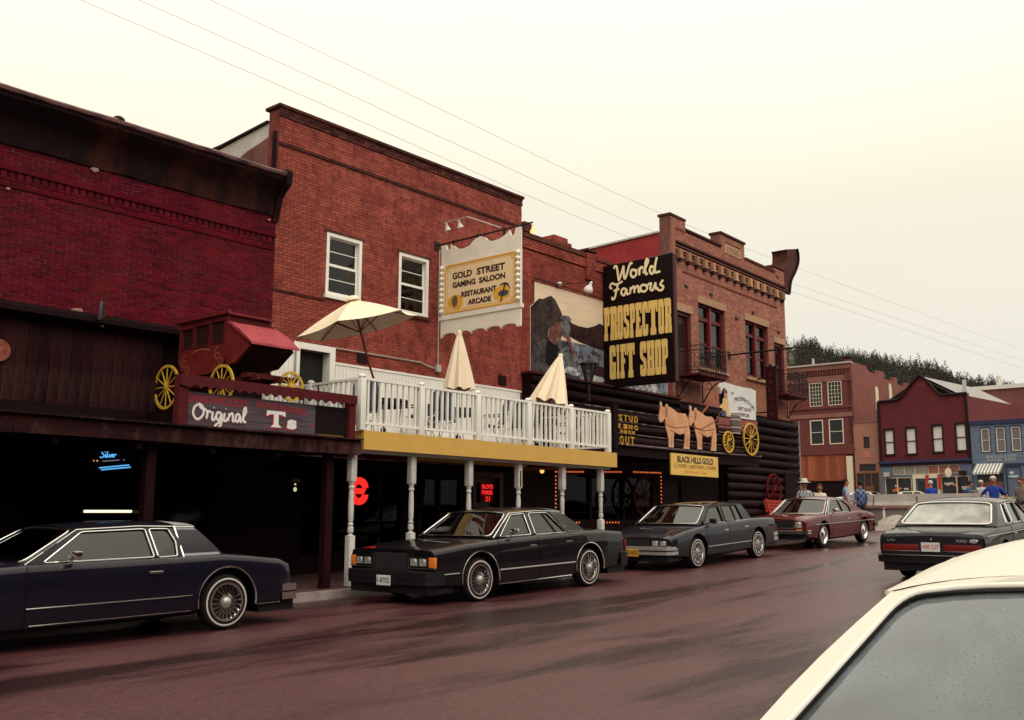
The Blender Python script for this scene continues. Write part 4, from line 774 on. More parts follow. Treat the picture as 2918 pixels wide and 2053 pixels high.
# mural: layers of flat paint on the brick
mu = MB().plate([(19.84, 6.11), (23.02, 6.11), (26.4, 6.08), (26.4, 3.71), (19.66, 3.71), (19.66, 5.42), (19.84, 5.55)], [], .012, .022, lambda u, v, w: FB(u, w, v)).build('mural', None or mat('mural_cream_sky', (.80, .61, .42), .8, col2=(.66, .52, .40), scale=1.3, stretch=(.6, 1, 6), bump=.5, bscale=14, mixlo=.3, mixhi=.7), bC)
MUR = {
 'rock': [(19.67, 4.4), (19.67, 5.41), (19.84, 5.55), (20.02, 5.69), (20.19, 5.7), (20.37, 5.79), (20.53, 5.85), (20.7, 5.78), (20.84, 5.63), (20.97, 5.48), (21.04, 5.35), (20.95, 5.22), (20.7, 5.14), (20.45, 4.95), (20.37, 4.72), (19.97, 4.53)],
 'ground': [(19.67, 3.72), (19.67, 4.42), (19.97, 4.55), (20.37, 4.74), (20.5, 4.53), (21.03, 4.14), (21.31, 3.89), (21.45, 3.72)],
 'hills': [(21.0, 5.30), (21.04, 5.34), (21.27, 5.39), (21.46, 5.24), (21.79, 5.21), (22.18, 5.22), (22.52, 5.32), (22.78, 5.44), (23.01, 5.39), (23.6, 5.2), (24.6, 5.5), (25.6, 5.3), (26.38, 5.45), (26.38, 4.67), (23.0, 4.67), (22.37, 4.71), (21.79, 4.77), (21.36, 4.86), (21.0, 4.9)],
 'legs': [(20.32, 4.49), (20.43, 4.62), (20.69, 4.62), (20.85, 4.51), (20.78, 4.22), (20.5, 3.96), (20.3, 4.05)],
 'shirt': [(20.43, 4.84), (20.5, 4.99), (20.7, 5.13), (20.95, 5.22), (21.09, 5.19), (21.04, 4.98), (20.95, 4.74), (20.77, 4.55), (20.5, 4.6), (20.41, 4.72)],
 'vest': [(20.95, 5.22), (21.27, 5.24), (21.37, 5.09), (21.32, 4.88), (21.13, 4.8), (20.99, 4.92)],
 'head': [(20.9, 5.31), (21.04, 5.39), (21.25, 5.41), (21.38, 5.36), (21.37, 5.27), (21.18, 5.2), (21.0, 5.22)],
 'arm': [(20.75, 4.72), (20.9, 4.71), (20.99, 4.52), (21.06, 4.37), (20.96, 4.32), (20.84, 4.45)],
 'forearm': [(21.2, 4.86), (21.33, 4.85), (21.45, 4.59), (21.55, 4.42), (21.46, 4.38), (21.31, 4.57)],
 'pan': [(21.13, 4.26), (21.31, 4.37), (21.54, 4.36), (21.61, 4.21), (21.49, 4.04), (21.24, 4.05)],
 'foam': [(21.03, 3.86), (21.26, 4.03), (21.54, 4.02), (21.82, 3.89), (21.59, 3.8), (21.31, 3.83)],
 'spray': [(22.11, 3.78), (22.35, 3.91), (22.75, 3.93), (22.95, 3.81), (22.65, 3.74), (22.25, 3.74)],
 'boulder': [(22.36, 4.01), (22.46, 4.14), (22.7, 4.21), (22.96, 4.14), (22.95, 3.95), (22.55, 3.9)],
 'rapids': [(24.2, 3.73), (25.9, 3.73), (25.6, 4.05), (24.6, 4.05)]}
M_rock = mat('mural_dark_rock', (.060, .040, .038), .8, col2=(.016, .009, .012), scale=3.2, bump=.4, bscale=16, mixlo=.38, mixhi=.62, dirt=(.12, .085, .075), dirtscale=4, dirtamt=.5)
M_bank = mat('mural_stony_bank', (.075, .062, .062), .8, col2=(.025, .014, .017), scale=4.5, bump=.4, bscale=16, mixlo=.4, mixhi=.6, dirt=(.16, .14, .14), dirtscale=7, dirtamt=.6)
M_hillm = mat('mural_brown_hill', (.055, .026, .026), .8, col2=(.018, .008, .010), scale=2.4, bump=.4, bscale=16)
M_water = mat('mural_water', (.15, .18, .225), .8, col2=(.040, .026, .032), scale=3.4, stretch=(1, 1, 1.8), bump=.4, bscale=16, mixlo=.44, mixhi=.58, dirt=(.42, .44, .46), dirtscale=5, dirtamt=.7)
M_mskin = mat('mural_shirt_red', (.20, .075, .062), .8, col2=(.08, .035, .036), scale=5, mixlo=.4, mixhi=.6); M_mgrey = mat('mural_grey', (.17, .165, .16), .8, col2=(.075, .06, .06), scale=6, mixlo=.4, mixhi=.6); M_mdark = mat('mural_trousers', (.012, .008, .011), .8); M_foam = mat('mural_foam', (.50, .50, .50), .8, col2=(.13, .12, .14), scale=7, mixlo=.4, mixhi=.6)
def ml(pts, m, lf, nm):
    if len(pts) > 4: pts = [(p.x, p.y) for p in smooth_poly([Vector((a, b, 0)) for a, b in pts], 3, True)] if nm not in ('painted_river', 'painted_hills', 'painted_bank', 'painted_rock') else pts
    return MB().plate(pts, [], .022 + lf, .0245 + lf, lambda u, v, w: FB(u, w, v)).build(nm, m, mu)
ml([(19.67, 3.72), (26.39, 3.72), (26.39, 4.72), (19.67, 4.72)], M_water, .000, 'painted_river')
for lf, k, m_ in ((.003, 'hills', M_hillm), (.006, 'ground', M_bank), (.009, 'rock', M_rock), (.012, 'legs', M_mdark), (.015, 'shirt', M_mskin), (.018, 'vest', M_mgrey), (.021, 'head', M_mgrey), (.021, 'arm', M_mgrey), (.024, 'forearm', M_mskin), (.027, 'pan', M_mgrey), (.027, 'foam', M_foam), (.027, 'spray', M_foam), (.030, 'boulder', M_hillm), (.027, 'rapids', M_foam)): ml(MUR[k], m_, lf, 'painted_' + ('bank' if k == 'ground' else k))
mb = MB(); mb.tube([(19.74, 15.90, 6.18), (26.4, 15.90, 6.13)], .018, 6); mb.build('conduit', M_iron, bC)
MB().lathe([(0, 0), (.06, -.005), (.09, -.05), (.06, -.10), (0, -.10)], Matrix.Translation((20.80, 15.9, 6.26)), 10).build('conduit_box', M_steel, bC)
fl = thing('flood_lamp', 'white floodlight on a thin arm above the mural', 'lamp', (21.9, 15.2, 6.2))
MB().tube([(20.85, 15.93, 6.22), (21.2, 15.5, 6.26), (21.33, 15.3, 6.24)], .012, 6).build('arm', M_iron, fl)
MB().lathe([(0, .12), (.035, .11), (.04, .02), (.10, -.06), (.13, -.14), (.12, -.18), (.06, -.22), (0, -.23)], Matrix.Translation((21.36, 15.28, 6.18)) @ Matrix.Rotation(R(28), 4, 'X'), 14).build('lamp_head', mat('lamp_white', (.80, .76, .70), .4), fl, smooth=45)
# log front below the mural
lf = thing('log_front', 'dark log balcony front with white chinking and yellow letters below the mural', 'log front', (24, 15.2, zg(24)))
def log(x0, x1, y, z, r, parent, m=M_log, nm='log', wob=.006):
    rr_ = random.Random(int(x0 * 37 + z * 991)); n_ = max(2, int((x1 - x0) / .8)); pts = [(x0 + (x1 - x0) * i / n_, y + rr_.uniform(-wob, wob), z + rr_.uniform(-wob, wob)) for i in range(n_ + 1)]
    return MB().tube(pts, [r * rr_.uniform(.93, 1.05) for _ in pts], 10).build(nm, m, parent, smooth=60)
for i in range(6): log(19.36, 26.6, 15.80, 2.05 + i * .29, .145, lf)
MB().box(19.36, 26.62, 15.82, 15.99, 1.9, 3.62).build('log_backing', M_dark, lf)
MB().box(19.30, 26.62, 15.62, 15.985, 3.60, 3.66).build('shelf', mat('dark_red_shelf', (.06, .016, .016), .7), lf)
mb = MB(); mb.box(19.30, 29.55, 14.55, 15.65, 1.78, 1.87); mb.build('ledge_floor', M_dark, lf)
for i in range(3):
    log(19.4, 29.4, 14.58, 2.02 + i * .305, .125, lf)
    for (a, b) in ((19.4, 21.1), (21.35, 24.6), (24.65, 29.3)):
        MB().box(a, b, 14.47, 14.52, 2.155 + i * .305, 2.185 + i * .305).build('chinking', mat('pale_chinking', (.17, .12, .12), .8, col2=(.03, .012, .014), scale=2.2, stretch=(1.5, 1, 1), mixlo=.42, mixhi=.6), lf)
MB().tube([(19.35, 14.50, 1.90), (23, 14.49, 1.885), (26.5, 14.50, 1.91), (29.53, 14.50, 1.95)], .035, 8).build('ledge_pole', mat('grey_weathered_pole', (.16, .11, .115), .7, var=.5, scale=5), lf)
MB().box(19.30, 29.5, 14.55, 14.62, 1.60, 1.775).build('ledge_fascia', M_dark, lf)
MB().bbox(21.08, 21.30, 14.38, 14.56, 1.75, 2.92, .01).lathe([(.12, 2.92), (.13, 2.95), (.05, 3.0), (0, 3.0)], Matrix.Translation((21.19, 14.47, 0)), 10).build('log_post', M_dark, lf)
M_ylet = mat('ochre_log_letter', (.52, .28, .05), .6, var=.25, scale=10)
fL = face((0, 14.455, 0), (1, 0, 0), (0, 0, 1), (0, -1, 0))
for tx, x0, x1, z, h in (('STUD', 21.40, 22.38, 2.49, .165), ('KING', 21.37, 22.37, 2.29, .125), ('HIGH', 21.47, 22.20, 2.17, .085), ('OUT', 21.45, 22.20, 1.87, .24), ('CARD', 19.75, 20.85, 2.46, .2), ('POKER', 19.75, 20.9, 2.2, .17), ('BLACK', 19.75, 20.9, 1.92, .2)):
    n_ = len(tx); cw = (x1 - x0) / n_
    for i, chh in enumerate(tx): text(chh, h * 1.37, lambda a, b, c, x=x0 + cw * i, z=z: fL(x + a, z + b, c), M_ylet, lf, 'letter', w=cw * .66, bold=.006, ext=.02)
# canopy soffit, posts and shop front under the logs
for x in (20.2, 22.6, 25.0, 27.4, 29.3): MB().box(x - .05, x + .05, 14.6, 16.0, 1.62, 1.775).build('joist', M_dark, lf)
sC = thing('dark_storefront', 'dark gift shop front with strings of orange bulbs round its window', 'shop front', (23, 16.1, zg(23)))
hC = [(20.9, 25.6, -.05, 1.14), (26.0, 27.2, -.75, 1.15)]
MB().plate([(19.35, -1.2), (29.6, -.8), (29.6, 1.78), (19.35, 1.78)], [rect(h) for h in hC], -.2, -.06, lambda u, v, w: FB(u, w, v)).build('front_wall', M_dark, sC)
MB().box(20.9, 25.6, 16.12, 16.13, -.05, 1.14).build('glass_pane', M_dglass, sC)
for x in (22.4, 24.0): MB().box(x - .04, x + .04, 16.05, 16.17, -.05, 1.14).build('mullion', M_dark, sC)
d_ = MB().box(26.0, 27.2, 16.12, 16.17, -.75, 1.15).build('door', mat('dark_door', (.02, .008, .008), .6), sC); MB().ball((26.12, 16.09, .1), .03, 8).build('door_knob', M_steel, d_)
MB().box(19.4, 29.5, 16.21, 21, -1.0, 1.7).build('room', M_room, sC)
bl = thing('bulb_string', 'string of small orange bulbs outlining the dark gift shop window', 'string lights', (23.3, 16.0, 1.2))
M_ob = emis('orange_bulb', (1.0, .20, .045), .8)
bm_ = MB().ball((0, 0, 0), .021, 8, (1, 1, 1.2)).mesh('bulb', M_ob)
pb = [(20.70 + .11 * i, 1.18 + .18 * i * .11 / 5.17) for i in range(12)] + [(22.6 + .125 * i, 1.25 + .004 * i) for i in range(10)] + [(24.4 + .12 * i, 1.31 + .002 * i) for i in range(13)] + [(25.87, 1.22 - .108 * i) for i in range(12)] + [(20.70, 1.06 - .1 * i) for i in range(9)] + [(21.0 + .12 * i, -.13) for i in range(7)] + [(22.6 + .14 * i, -.13) for i in range(8)] + [(25.55 + .12 * i, -.14 + .03 * i) for i in range(3)]
for x, z in pb:
    o = link('bulb', bm_, bl); o.location = (x, 15.96, z)
MB().tube([(20.70, 15.99, -.1), (20.70, 15.99, 1.18), (25.87, 15.99, 1.36), (25.87, 15.99, -.1), (20.7, 15.99, -.14)], .006, 6).build('cable', M_iron, bl)
wb2 = thing('wall_bulb', 'single glowing orange bulb under the ochre fascia', 'lamp', (20.2, 15.9, 1.2))
MB().ball((20.05, 15.9, 1.17), .06, 10).build('bulb', emis('warm_big_bulb', (1, .42, .10), 1.6), wb2); MB().cyl((20.05, 15.9, 1.22), (20.05, 15.9, 1.75), .02, 8).build('socket', M_iron, wb2)
# hanging yellow sign
ys = thing('hanging_sign', 'yellow board sign reading BLACK HILLS GOLD hanging below the ox wagon', 'sign', (25.4, 14.5, 1.2))
MB().box(24.03, 26.70, 14.49, 14.53, 1.19, 1.79).build('board', mat('yellow_board', (.74, .46, .11), .5, var=.08, scale=3), ys)
fY = face((0, 14.49, 0), (1, 0, 0), (0, 0, 1), (0, -1, 0)); M_navy = mat('navy_sign_paint', (.03, .02, .05), .5); M_brn = mat('brown_sign_paint', (.22, .10, .04), .6); M_or = mat('orange_sign_paint', (.62, .20, .05), .6)
text('BLACK HILLS GOLD', .26, lambda a, b, c: fY(24.36 + a, 1.555 + b * .93, c), M_navy, ys, w=2.05, bold=.008)
text("C.LTHORPE - LANDSTROM'S - STAMPER", .15, lambda a, b, c: fY(24.17 + a, 1.40 + b, c), M_brn, ys, w=2.4)
text('Best Prices in Town', .12, lambda a, b, c: fY(24.75 + a, 1.26 + b, c), M_or, ys, w=1.25, shear=.3)
for x in (24.2, 26.5): MB().box(x - .01, x + .01, 14.50, 14.52, 1.79, 1.88).build('hook', M_iron, ys)

# ---------------------------------------------------------------- painted plywood oxen and wagon on the ledge
M_ox = mat('painted_ox_tan', (.68, .37, .20), .6, col2=(.56, .26, .14), scale=2.5, bump=.1, bscale=20); M_oxd = mat('painted_ox_line', (.20, .07, .045), .7); M_oxh = mat('ox_horn_paint', (.55, .42, .38), .6)
OX = [(23.38, 2.72), (23.36, 2.64), (23.44, 2.58), (23.56, 2.63), (23.64, 2.72), (23.70, 2.66), (23.72, 2.45), (23.80, 2.30), (23.86, 2.15), (23.85, 1.93), (24.10, 1.93), (24.11, 2.15), (24.14, 2.33), (24.22, 2.36), (24.45, 2.32), (24.66, 2.37), (24.73, 2.30), (24.72, 2.12), (24.65, 1.93), (24.96, 1.94), (24.99, 2.18), (25.02, 2.40), (24.97, 2.62), (24.90, 2.84), (24.78, 2.94), (24.55, 2.93), (24.35, 2.93), (24.15, 3.00), (24.0, 3.05), (23.86, 3.06), (23.83, 3.13), (23.74, 3.11), (23.72, 3.03), (23.62, 3.02), (23.52, 3.05), (23.53, 3.12), (23.46, 3.17), (23.43, 3.08), (23.45, 2.98), (23.41, 2.85)]
def ox(dx, dz, sx_, label):
    t = thing('ox_cutout', label, 'sign figure', (24.2 + dx, 14.46, 1.93 + dz))
    def g(a, b, c): return Vector((23.36 + (a - 23.36) * sx_ + dx, 14.47 - c, b + dz))
    MB().plate(OX, [], 0, .03, g).build('body', M_ox, t)
    for ln in ([(23.98, 2.30), (23.99, 1.98)], [(24.84, 2.32), (24.83, 1.98)], [(23.93, 2.42), (24.08, 2.38), (24.2, 2.36)], [(24.82, 2.5), (24.72, 2.4), (24.74, 2.3)], [(23.55, 2.62), (23.9, 2.52), (24.3, 2.50), (24.9, 2.58)], [(23.72, 3.0), (23.70, 2.85), (23.75, 2.74)]): strokes([ln], .018, g, M_oxd, t, 'painted_line', lift=.031)
    MB().plate([(23.42, 3.05), (23.53, 3.05), (23.53, 3.12), (23.46, 3.18)], [], .031, .036, g).build('horn', M_oxh, t)
    MB().plate([(23.70, 3.05), (23.83, 3.0), (23.80, 2.84), (23.74, 2.75), (23.69, 2.85)], [], .031, .036, g).build('ear', mat('ox_ear_pink', (.36, .16, .12), .6), t)
    MB().plate(blob(23.53, 2.86, .022, .016, 10, 0), [], .031, .036, g).build('eye', M_oxd, t); MB().plate(blob(23.41, 2.66, .02, .014, 10, 0), [], .031, .036, g).build('nostril', M_oxd, t)
    for x in (23.86, 24.0, 24.67, 24.83): MB().plate([(x, 1.935), (x + .10, 1.935), (x + .09, 1.99), (x + .01, 1.99)], [], .031, .035, g).build('hoof', M_oxh, t)
    MB().box(24.0 + dx, 24.05 + dx, 14.48, 14.56, 1.92 + dz, 2.5 + dz).build('prop', M_dark, t)
ox(0, 0, 1.0, 'leading painted tan ox cutout standing on the log ledge'); ox(1.60, .03, .97, 'painted tan ox cutout harnessed in front of the covered wagon')
wg = thing('covered_wagon', 'painted covered wagon with white canvas, barrel and yellow wheels on the ledge', 'wagon', (28.1, 14.5, 1.95))
fW = face((0, 14.50, 0), (1, 0, 0), (0, 0, 1), (0, -1, 0)); M_wpink = mat('wagon_faded_red', (.30, .095, .085), .7, var=.3, scale=4)
for i in range(3): MB().plate([(26.77, 2.54 + i * .16), (29.32, 2.61 + i * .15), (29.33, 2.755 + i * .15), (26.77, 2.695 + i * .16)], [], -.05, .03, fW).build('wagon_board', M_wpink, wg)
cv = [(27.42, 3.06), (29.18, 3.08), (29.22, 3.5), (29.24, 4.03), (28.9, 4.08), (28.3, 4.06), (27.7, 4.08), (27.2, 4.10), (26.97, 4.06), (26.90, 3.92), (26.95, 3.72), (27.02, 3.85), (27.15, 3.93), (27.28, 3.85), (27.35, 3.6), (27.38, 3.3)]
def bulge(a, b, c): w = c * math.sin(math.pi * min(1, max(0, (b - 3.0) / 1.15))); return fW(a, b, .02 + (w if c > 0 else 0))
MB().plate(cv, [], -.03, .05, fW).build('canvas_cover', mat('white_canvas', (.66, .64, .63), .8, var=.12, scale=3, bump=.2), wg)
MB().plate([(26.96, 3.70), (27.02, 3.83), (27.15, 3.91), (27.26, 3.84), (27.33, 3.6), (27.37, 3.2), (27.0, 3.2)], [], -.04, -.03, fW).build('wagon_opening', M_room, wg)
M_wt = mat('grey_brown_letter', (.13, .09, .09), .7)
text('The', .13, lambda a, b, c: fW(27.55 + a, 3.74 + b + .25 * a, c), M_wt, wg, lift=.051, shear=.2)
text('PROSPECTOR', .17, lambda a, b, c: fW(27.78 + a, 3.50 + b + .16 * math.sin(math.pi * min(1, a / 1.35 + .1)) - .14 * a * .5, c), M_wt, wg, w=1.33, lift=.051, bold=.003)
text('GIFT SHOP', .15, lambda a, b, c: fW(27.98 + a, 3.32 + b, c), M_wt, wg, w=.9, lift=.051, bold=.003); text('SUPPLIES', .14, lambda a, b, c: fW(28.02 + a, 3.14 + b, c), M_wt, wg, w=.72, lift=.051, bold=.003)
for c_, r_ in (((27.28, 14.43, 2.28), .335), ((28.76, 14.43, 2.46), .515)):
    mb = MB(); spoked(mb, c_, r_, (0, 1, 0), 12, .027, .07, .04); w_ = mb.build('wheel', M_wheely, wg); MB().ball((c_[0], c_[1] - .05, c_[2]), .05, 8).build('hub', M_iron, w_)
brl = MB().lathe([(.24, 2.54), (.28, 2.65), (.30, 2.85), (.28, 3.05), (.25, 3.18), (.22, 3.18), (0, 3.16)], Matrix.Translation((27.76, 14.47, 0)) @ Matrix.Diagonal((1, .6, 1, 1)), 18).build('barrel', mat('grey_barrel_wood', (.15, .115, .10), .7, var=.3, scale=6, stretch=(4, 4, .5)), wg, smooth=40)
for z, r_ in ((2.57, .262), (2.74, .297), (2.98, .297), (3.13, .27)): MB().lathe([(r_ + .006, z - .014), (r_ + .008, z + .014)], Matrix.Translation((27.76, 14.47, 0)) @ Matrix.Diagonal((1, .6, 1, 1)), 18).build('hoop', M_oxh, brl)
dv = thing('driver_figure', 'small painted wagon driver figure in a yellow shirt on the wagon seat', 'sign figure', (27.15, 14.45, 3.0))
MB().plate([(27.0, 3.06), (27.38, 3.06), (27.40, 3.45), (27.33, 3.62), (27.18, 3.65), (27.06, 3.58), (27.02, 3.42), (26.86, 3.36), (26.84, 3.28), (27.0, 3.28)], [], .035, .06, fW).build('body', mat('painted_shirt', (.62, .42, .17), .6), dv)
MB().plate([(27.1, 3.64), (27.26, 3.63), (27.27, 3.78), (27.17, 3.82), (27.09, 3.76)], [], .061, .07, fW).build('painted_head', mat('painted_face', (.45, .24, .17), .6), dv)
MB().plate([(26.90, 3.05), (27.2, 3.05), (27.18, 3.2), (26.98, 3.24)], [], .061, .07, fW).build('painted_trousers', mat('painted_blue', (.06, .09, .17), .6), dv); MB().plate([(27.05, 3.77), (27.31, 3.76), (27.26, 3.86), (27.12, 3.87)], [], .071, .078, fW).build('painted_hat', M_oxd, dv)
MB().tube([(25.84, 14.52, 3.02), (26.9, 14.52, 3.72)], .03, 8).build('shaft_pole', mat('orange_pole', (.25, .065, .03), .6), wg)
MB().tube([(24.95, 14.43, 2.60), (25.6, 14.43, 2.55), (26.5, 14.43, 2.85), (26.95, 14.43, 3.25)], .010, 6).build('rein', M_oxd, wg)

# ---------------------------------------------------------------- WORLD FAMOUS PROSPECTOR GIFT SHOP sign
ps = thing('projecting_sign', 'tall black sign with yellow letters reading World Famous PROSPECTOR GIFT SHOP', 'sign', (23.0, 15.9, 3.6))
MB().bbox(22.94, 23.06, 13.66, 15.96, 3.60, 7.13, .012).build('board', M_black, ps)
MB().box(22.93, 23.07, 13.62, 13.66, 3.62, 7.12).build('edge_strip', mat('dark_red_edge', (.05, .01, .014), .5), ps)
def fP(a, b, c): return Vector((22.94 - c, 15.96 - a, b))
def yp(y): return 15.96 - y
WORLD = [[(0, .85), (.12, 1.0), (.3, .92), (.42, .3), (.5, .02), (.75, .5), (.95, .95)], [(.95, .95), (.95, .4), (1.05, .05), (1.3, .45), (1.5, .9), (1.65, 1.02), (1.78, .95)], [(2.0, .5), (1.72, .55), (1.62, .25), (1.85, .05), (2.12, .2), (2.08, .45), (1.95, .52), (2.25, .42)], [(2.4, .62), (2.42, .3), (2.4, .1)], [(2.42, .4), (2.6, .62), (2.8, .5)], [(2.75, .2), (3.05, .6), (3.25, .95), (3.1, 1.08), (2.98, .7), (3.0, .15), (3.2, .12)], [(3.75, .45), (3.5, .55), (3.38, .25), (3.6, .05), (3.8, .35)], [(4.05, 1.1), (3.88, .6), (3.85, .15), (4.1, .1), (4.35, .12)]]
FAMOUS = [[(.95, 1.0), (.5, .85), (.2, .98), (.05, .75), (.2, .6)], [(.62, .88), (.5, .4), (.38, -.05), (.22, -.12), (.2, .05)], [(.3, .42), (.55, .5), (.72, .48)], [(1.2, .42), (.95, .48), (.85, .2), (1.05, .02), (1.22, .38), (1.25, .08), (1.42, .08)], [(1.48, .5), (1.48, .05)], [(1.5, .3), (1.68, .5), (1.76, .4), (1.76, .05)], [(1.78, .3), (1.95, .5), (2.05, .4), (2.05, .1), (2.2, .1)], [(2.5, .5), (2.25, .48), (2.2, .2), (2.45, .04), (2.65, .25), (2.5, .5)], [(2.62, .42), (2.9, .52), (2.85, .15), (3.02, .06), (3.2, .5), (3.22, .12), (3.4, .12)], [(3.72, .62), (3.52, .35), (3.72, .15), (3.6, -.05), (3.35, -.0)]]
strokes(lines_poly(WORLD, yp(15.58), 6.63, .355, .43), .070, fP, M_cream, ps, lift=.002)
strokes(lines_poly(FAMOUS, yp(15.74), 6.17, .480, .42), .066, fP, M_cream, ps, lift=.002)
LET = {
 'P': ([(0, 1), (.85, 1), (1, .93), (1, .50), (.85, .43), (.58, .43), (.58, .22), (.68, .2), (.68, 0), (0, 0), (0, .2), (.1, .22), (.1, .78), (0, .8)], [[(.52, .77), (.66, .77), (.66, .53), (.52, .53)]]),
 'R': ([(0, 1), (.85, 1), (1, .93), (1, .55), (.9, .49), (1, .43), (1, .2), (1.06, .2), (1.06, 0), (.62, 0), (.62, .42), (.54, .42), (.54, 0), (0, 0), (0, .2), (.1, .22), (.1, .78), (0, .8)], [[(.52, .77), (.66, .77), (.66, .55), (.52, .55)]]),
 'O': ([(.15, 1), (.85, 1), (1, .93), (1, .07), (.85, 0), (.15, 0), (0, .07), (0, .93)], [[(.43, .79), (.59, .79), (.59, .21), (.43, .21)]]),
 'S': ([(.15, 1), (.85, 1), (1, .93), (1, .67), (.6, .67), (.6, .78), (.43, .78), (.43, .60), (.9, .50), (1, .43), (1, .07), (.85, 0), (.15, 0), (0, .07), (0, .33), (.4, .33), (.4, .21), (.57, .21), (.57, .39), (.1, .51), (0, .58), (0, .93)], []),
 'E': ([(0, 1), (1, 1), (1, .68), (.84, .68), (.78, .78), (.56, .78), (.56, .56), (.76, .58), (.76, .42), (.56, .44), (.56, .22), (.78, .22), (.84, .32), (1, .32), (1, 0), (0, 0), (0, .2), (.1, .22), (.1, .78), (0, .8)], []),
 'C': ([(.15, 1), (.85, 1), (1, .93), (1, .67), (.6, .67), (.6, .79), (.44, .79), (.44, .21), (.6, .21), (.6, .33), (1, .33), (1, .07), (.85, 0), (.15, 0), (0, .07), (0, .93)], []),
 'T': ([(0, 1), (1, 1), (1, .66), (.84, .66), (.78, .78), (.7, .78), (.7, .22), (.8, .2), (.8, 0), (.2, 0), (.2, .2), (.3, .22), (.3, .78), (.22, .78), (.16, .66), (0, .66)], []),
 'G': ([(.15, 1), (.85, 1), (1, .93), (1, .67), (.6, .67), (.6, .79), (.44, .79), (.44, .21), (.58, .21), (.58, .40), (.5, .40), (.5, .50), (1, .50), (1, 0), (.15, 0), (0, .07), (0, .93)], []),
 'I': ([(.12, 1), (.88, 1), (.88, .8), (.76, .78), (.76, .22), (.88, .2), (.88, 0), (.12, 0), (.12, .2), (.24, .22), (.24, .78), (.12, .8)], []),
 'F': ([(0, 1), (1, 1), (1, .68), (.84, .68), (.78, .78), (.56, .78), (.56, .56), (.8, .58), (.8, .42), (.56, .44), (.56, .22), (.68, .2), (.68, 0), (0, 0), (0, .2), (.1, .22), (.1, .78), (0, .8)], []),
 'H': ([(0, 1), (.5, 1), (.5, .8), (.44, .78), (.44, .56), (.6, .56), (.6, .78), (.54, .8), (.54, 1), (1, 1), (1, .8), (.95, .78), (.95, .22), (1, .2), (1, 0), (.54, 0), (.54, .2), (.6, .22), (.6, .44), (.44, .44), (.44, .22), (.5, .2), (.5, 0), (0, 0), (0, .2), (.07, .22), (.07, .78), (0, .8)], [])}
def western(word, cuts, z0, z1):
    for i, chh in enumerate(word):
        if chh == ' ': continue
        a, b = cuts[i]; a += .012; b -= .012; o_, h_ = LET[chh]
        MB().plate([(yp(0) - 15.96 + 15.96 - 15.96 + a + (b - a) * p[0] if False else a + (b - a) * p[0], z0 + (z1 - z0) * p[1]) for p in o_], [[(a + (b - a) * p[0], z0 + (z1 - z0) * p[1]) for p in h] for h in h_], .002, .016, fP).build('letter', M_letter, ps)
ys_ = [15.94, 15.73, 15.48, 15.28, 15.07, 14.88, 14.655, 14.455, 14.14, 13.945, 13.72]
western('PROSPECTOR', [(yp(ys_[i]), yp(ys_[i + 1])) for i in range(10)], 4.94, 5.90)
western('GIFT', [(yp(15.76), yp(15.54)), (yp(15.54), yp(15.40)), (yp(15.40), yp(15.19)), (yp(15.19), yp(14.91))], 3.83, 4.79)
western('SHOP', [(yp(14.75), yp(14.53)), (yp(14.53), yp(14.27)), (yp(14.27), yp(14.06)), (yp(14.06), yp(13.85))], 3.83, 4.79)
mb = MB(); mb.tube([(23.0, 15.99, 7.05), (23.0, 13.7, 7.16)], .02, 6); mb.beam((23.0, 15.9, 6.9), (23.0, 16.0, 6.9), .1, .1); mb.build('bracket', M_iron, ps)
# lantern
ln = thing('lantern', 'black iron street lantern in front of the mural', 'lamp', (20.8, 14.95, 3.1)); LT = Matrix.Translation((20.8, 14.95, 0))
MB().lathe([(.035, 2.95), (.035, 3.42), (.09, 3.45), (.07, 3.48)], LT, 8).build('stem', M_iron, ln)
MB().lathe([(.0, 4.06), (.04, 4.05), (.13, 4.0), (.28, 3.95), (.29, 3.93), (.20, 3.92)], LT, 6).build('cap', M_iron, ln)
for k in range(6):
    a = R(60 * k); MB().tube([(20.8 + .08 * math.cos(a), 14.95 + .08 * math.sin(a), 3.47), (20.8 + .20 * math.cos(a), 14.95 + .20 * math.sin(a), 3.93)], .014, 6).build('rib', M_iron, ln)
MB().lathe([(.07, 3.48), (.185, 3.92)], LT, 6).build('lantern_glass', glassmat('smoky_glass', (.45, .36, .34)), ln)
MB().tube([(20.8, 14.95, 2.98), (20.8, 15.4, 2.9), (20.8, 15.7, 3.0)], .025, 6).build('wall_arm', M_iron, ln)

# ---------------------------------------------------------------- building D: tan brick with dentils, stone lintels, iron balconies
M_brD = mat('tan_pink_brick', (0.37, 0.155, 0.108), 0.8, col2=(0.30, 0.115, 0.092), scale=1.4, bump=0.3, bscale=45, island=0.22, dirt=(.40, .22, .11), dirtscale=1.2, dirtamt=.5)
M_moD = mat('brown_mortar', (.20, .085, .07), .9, var=.3, scale=6); M_stone = mat('sandstone', (.42, .25, .155), .8, var=.25, scale=5, bump=.2)
bD = thing('brick_building', 'tan brick hotel building with stepped parapet, dentils and iron balconies', 'building', (31, 16.5, zg(31)))
hD = [(0.34, 1.27, 4.45, 6.53), (1.80, 3.66, 4.92, 7.02), (5.25, 7.10, 4.97, 6.98), (7.62, 8.47, 4.45, 6.50)]
par = [(.0, 3.6), (8.72, 3.6), (8.72, 9.48), (7.82, 9.48), (7.82, 9.24), (5.34, 9.24), (5.34, 9.78), (3.47, 9.78), (3.47, 9.28), (.97, 9.32), (.97, 9.60), (0, 9.60)]
wD = MB().plate(par, [rect(h) for h in hD], -.35, 0, lambda u, v, w: FD(u, w, v)).build('wall', M_moD, bD)
hx = [(h[0] - .01, h[1] + .01, h[2] - .02, h[3] + .25) for h in hD]
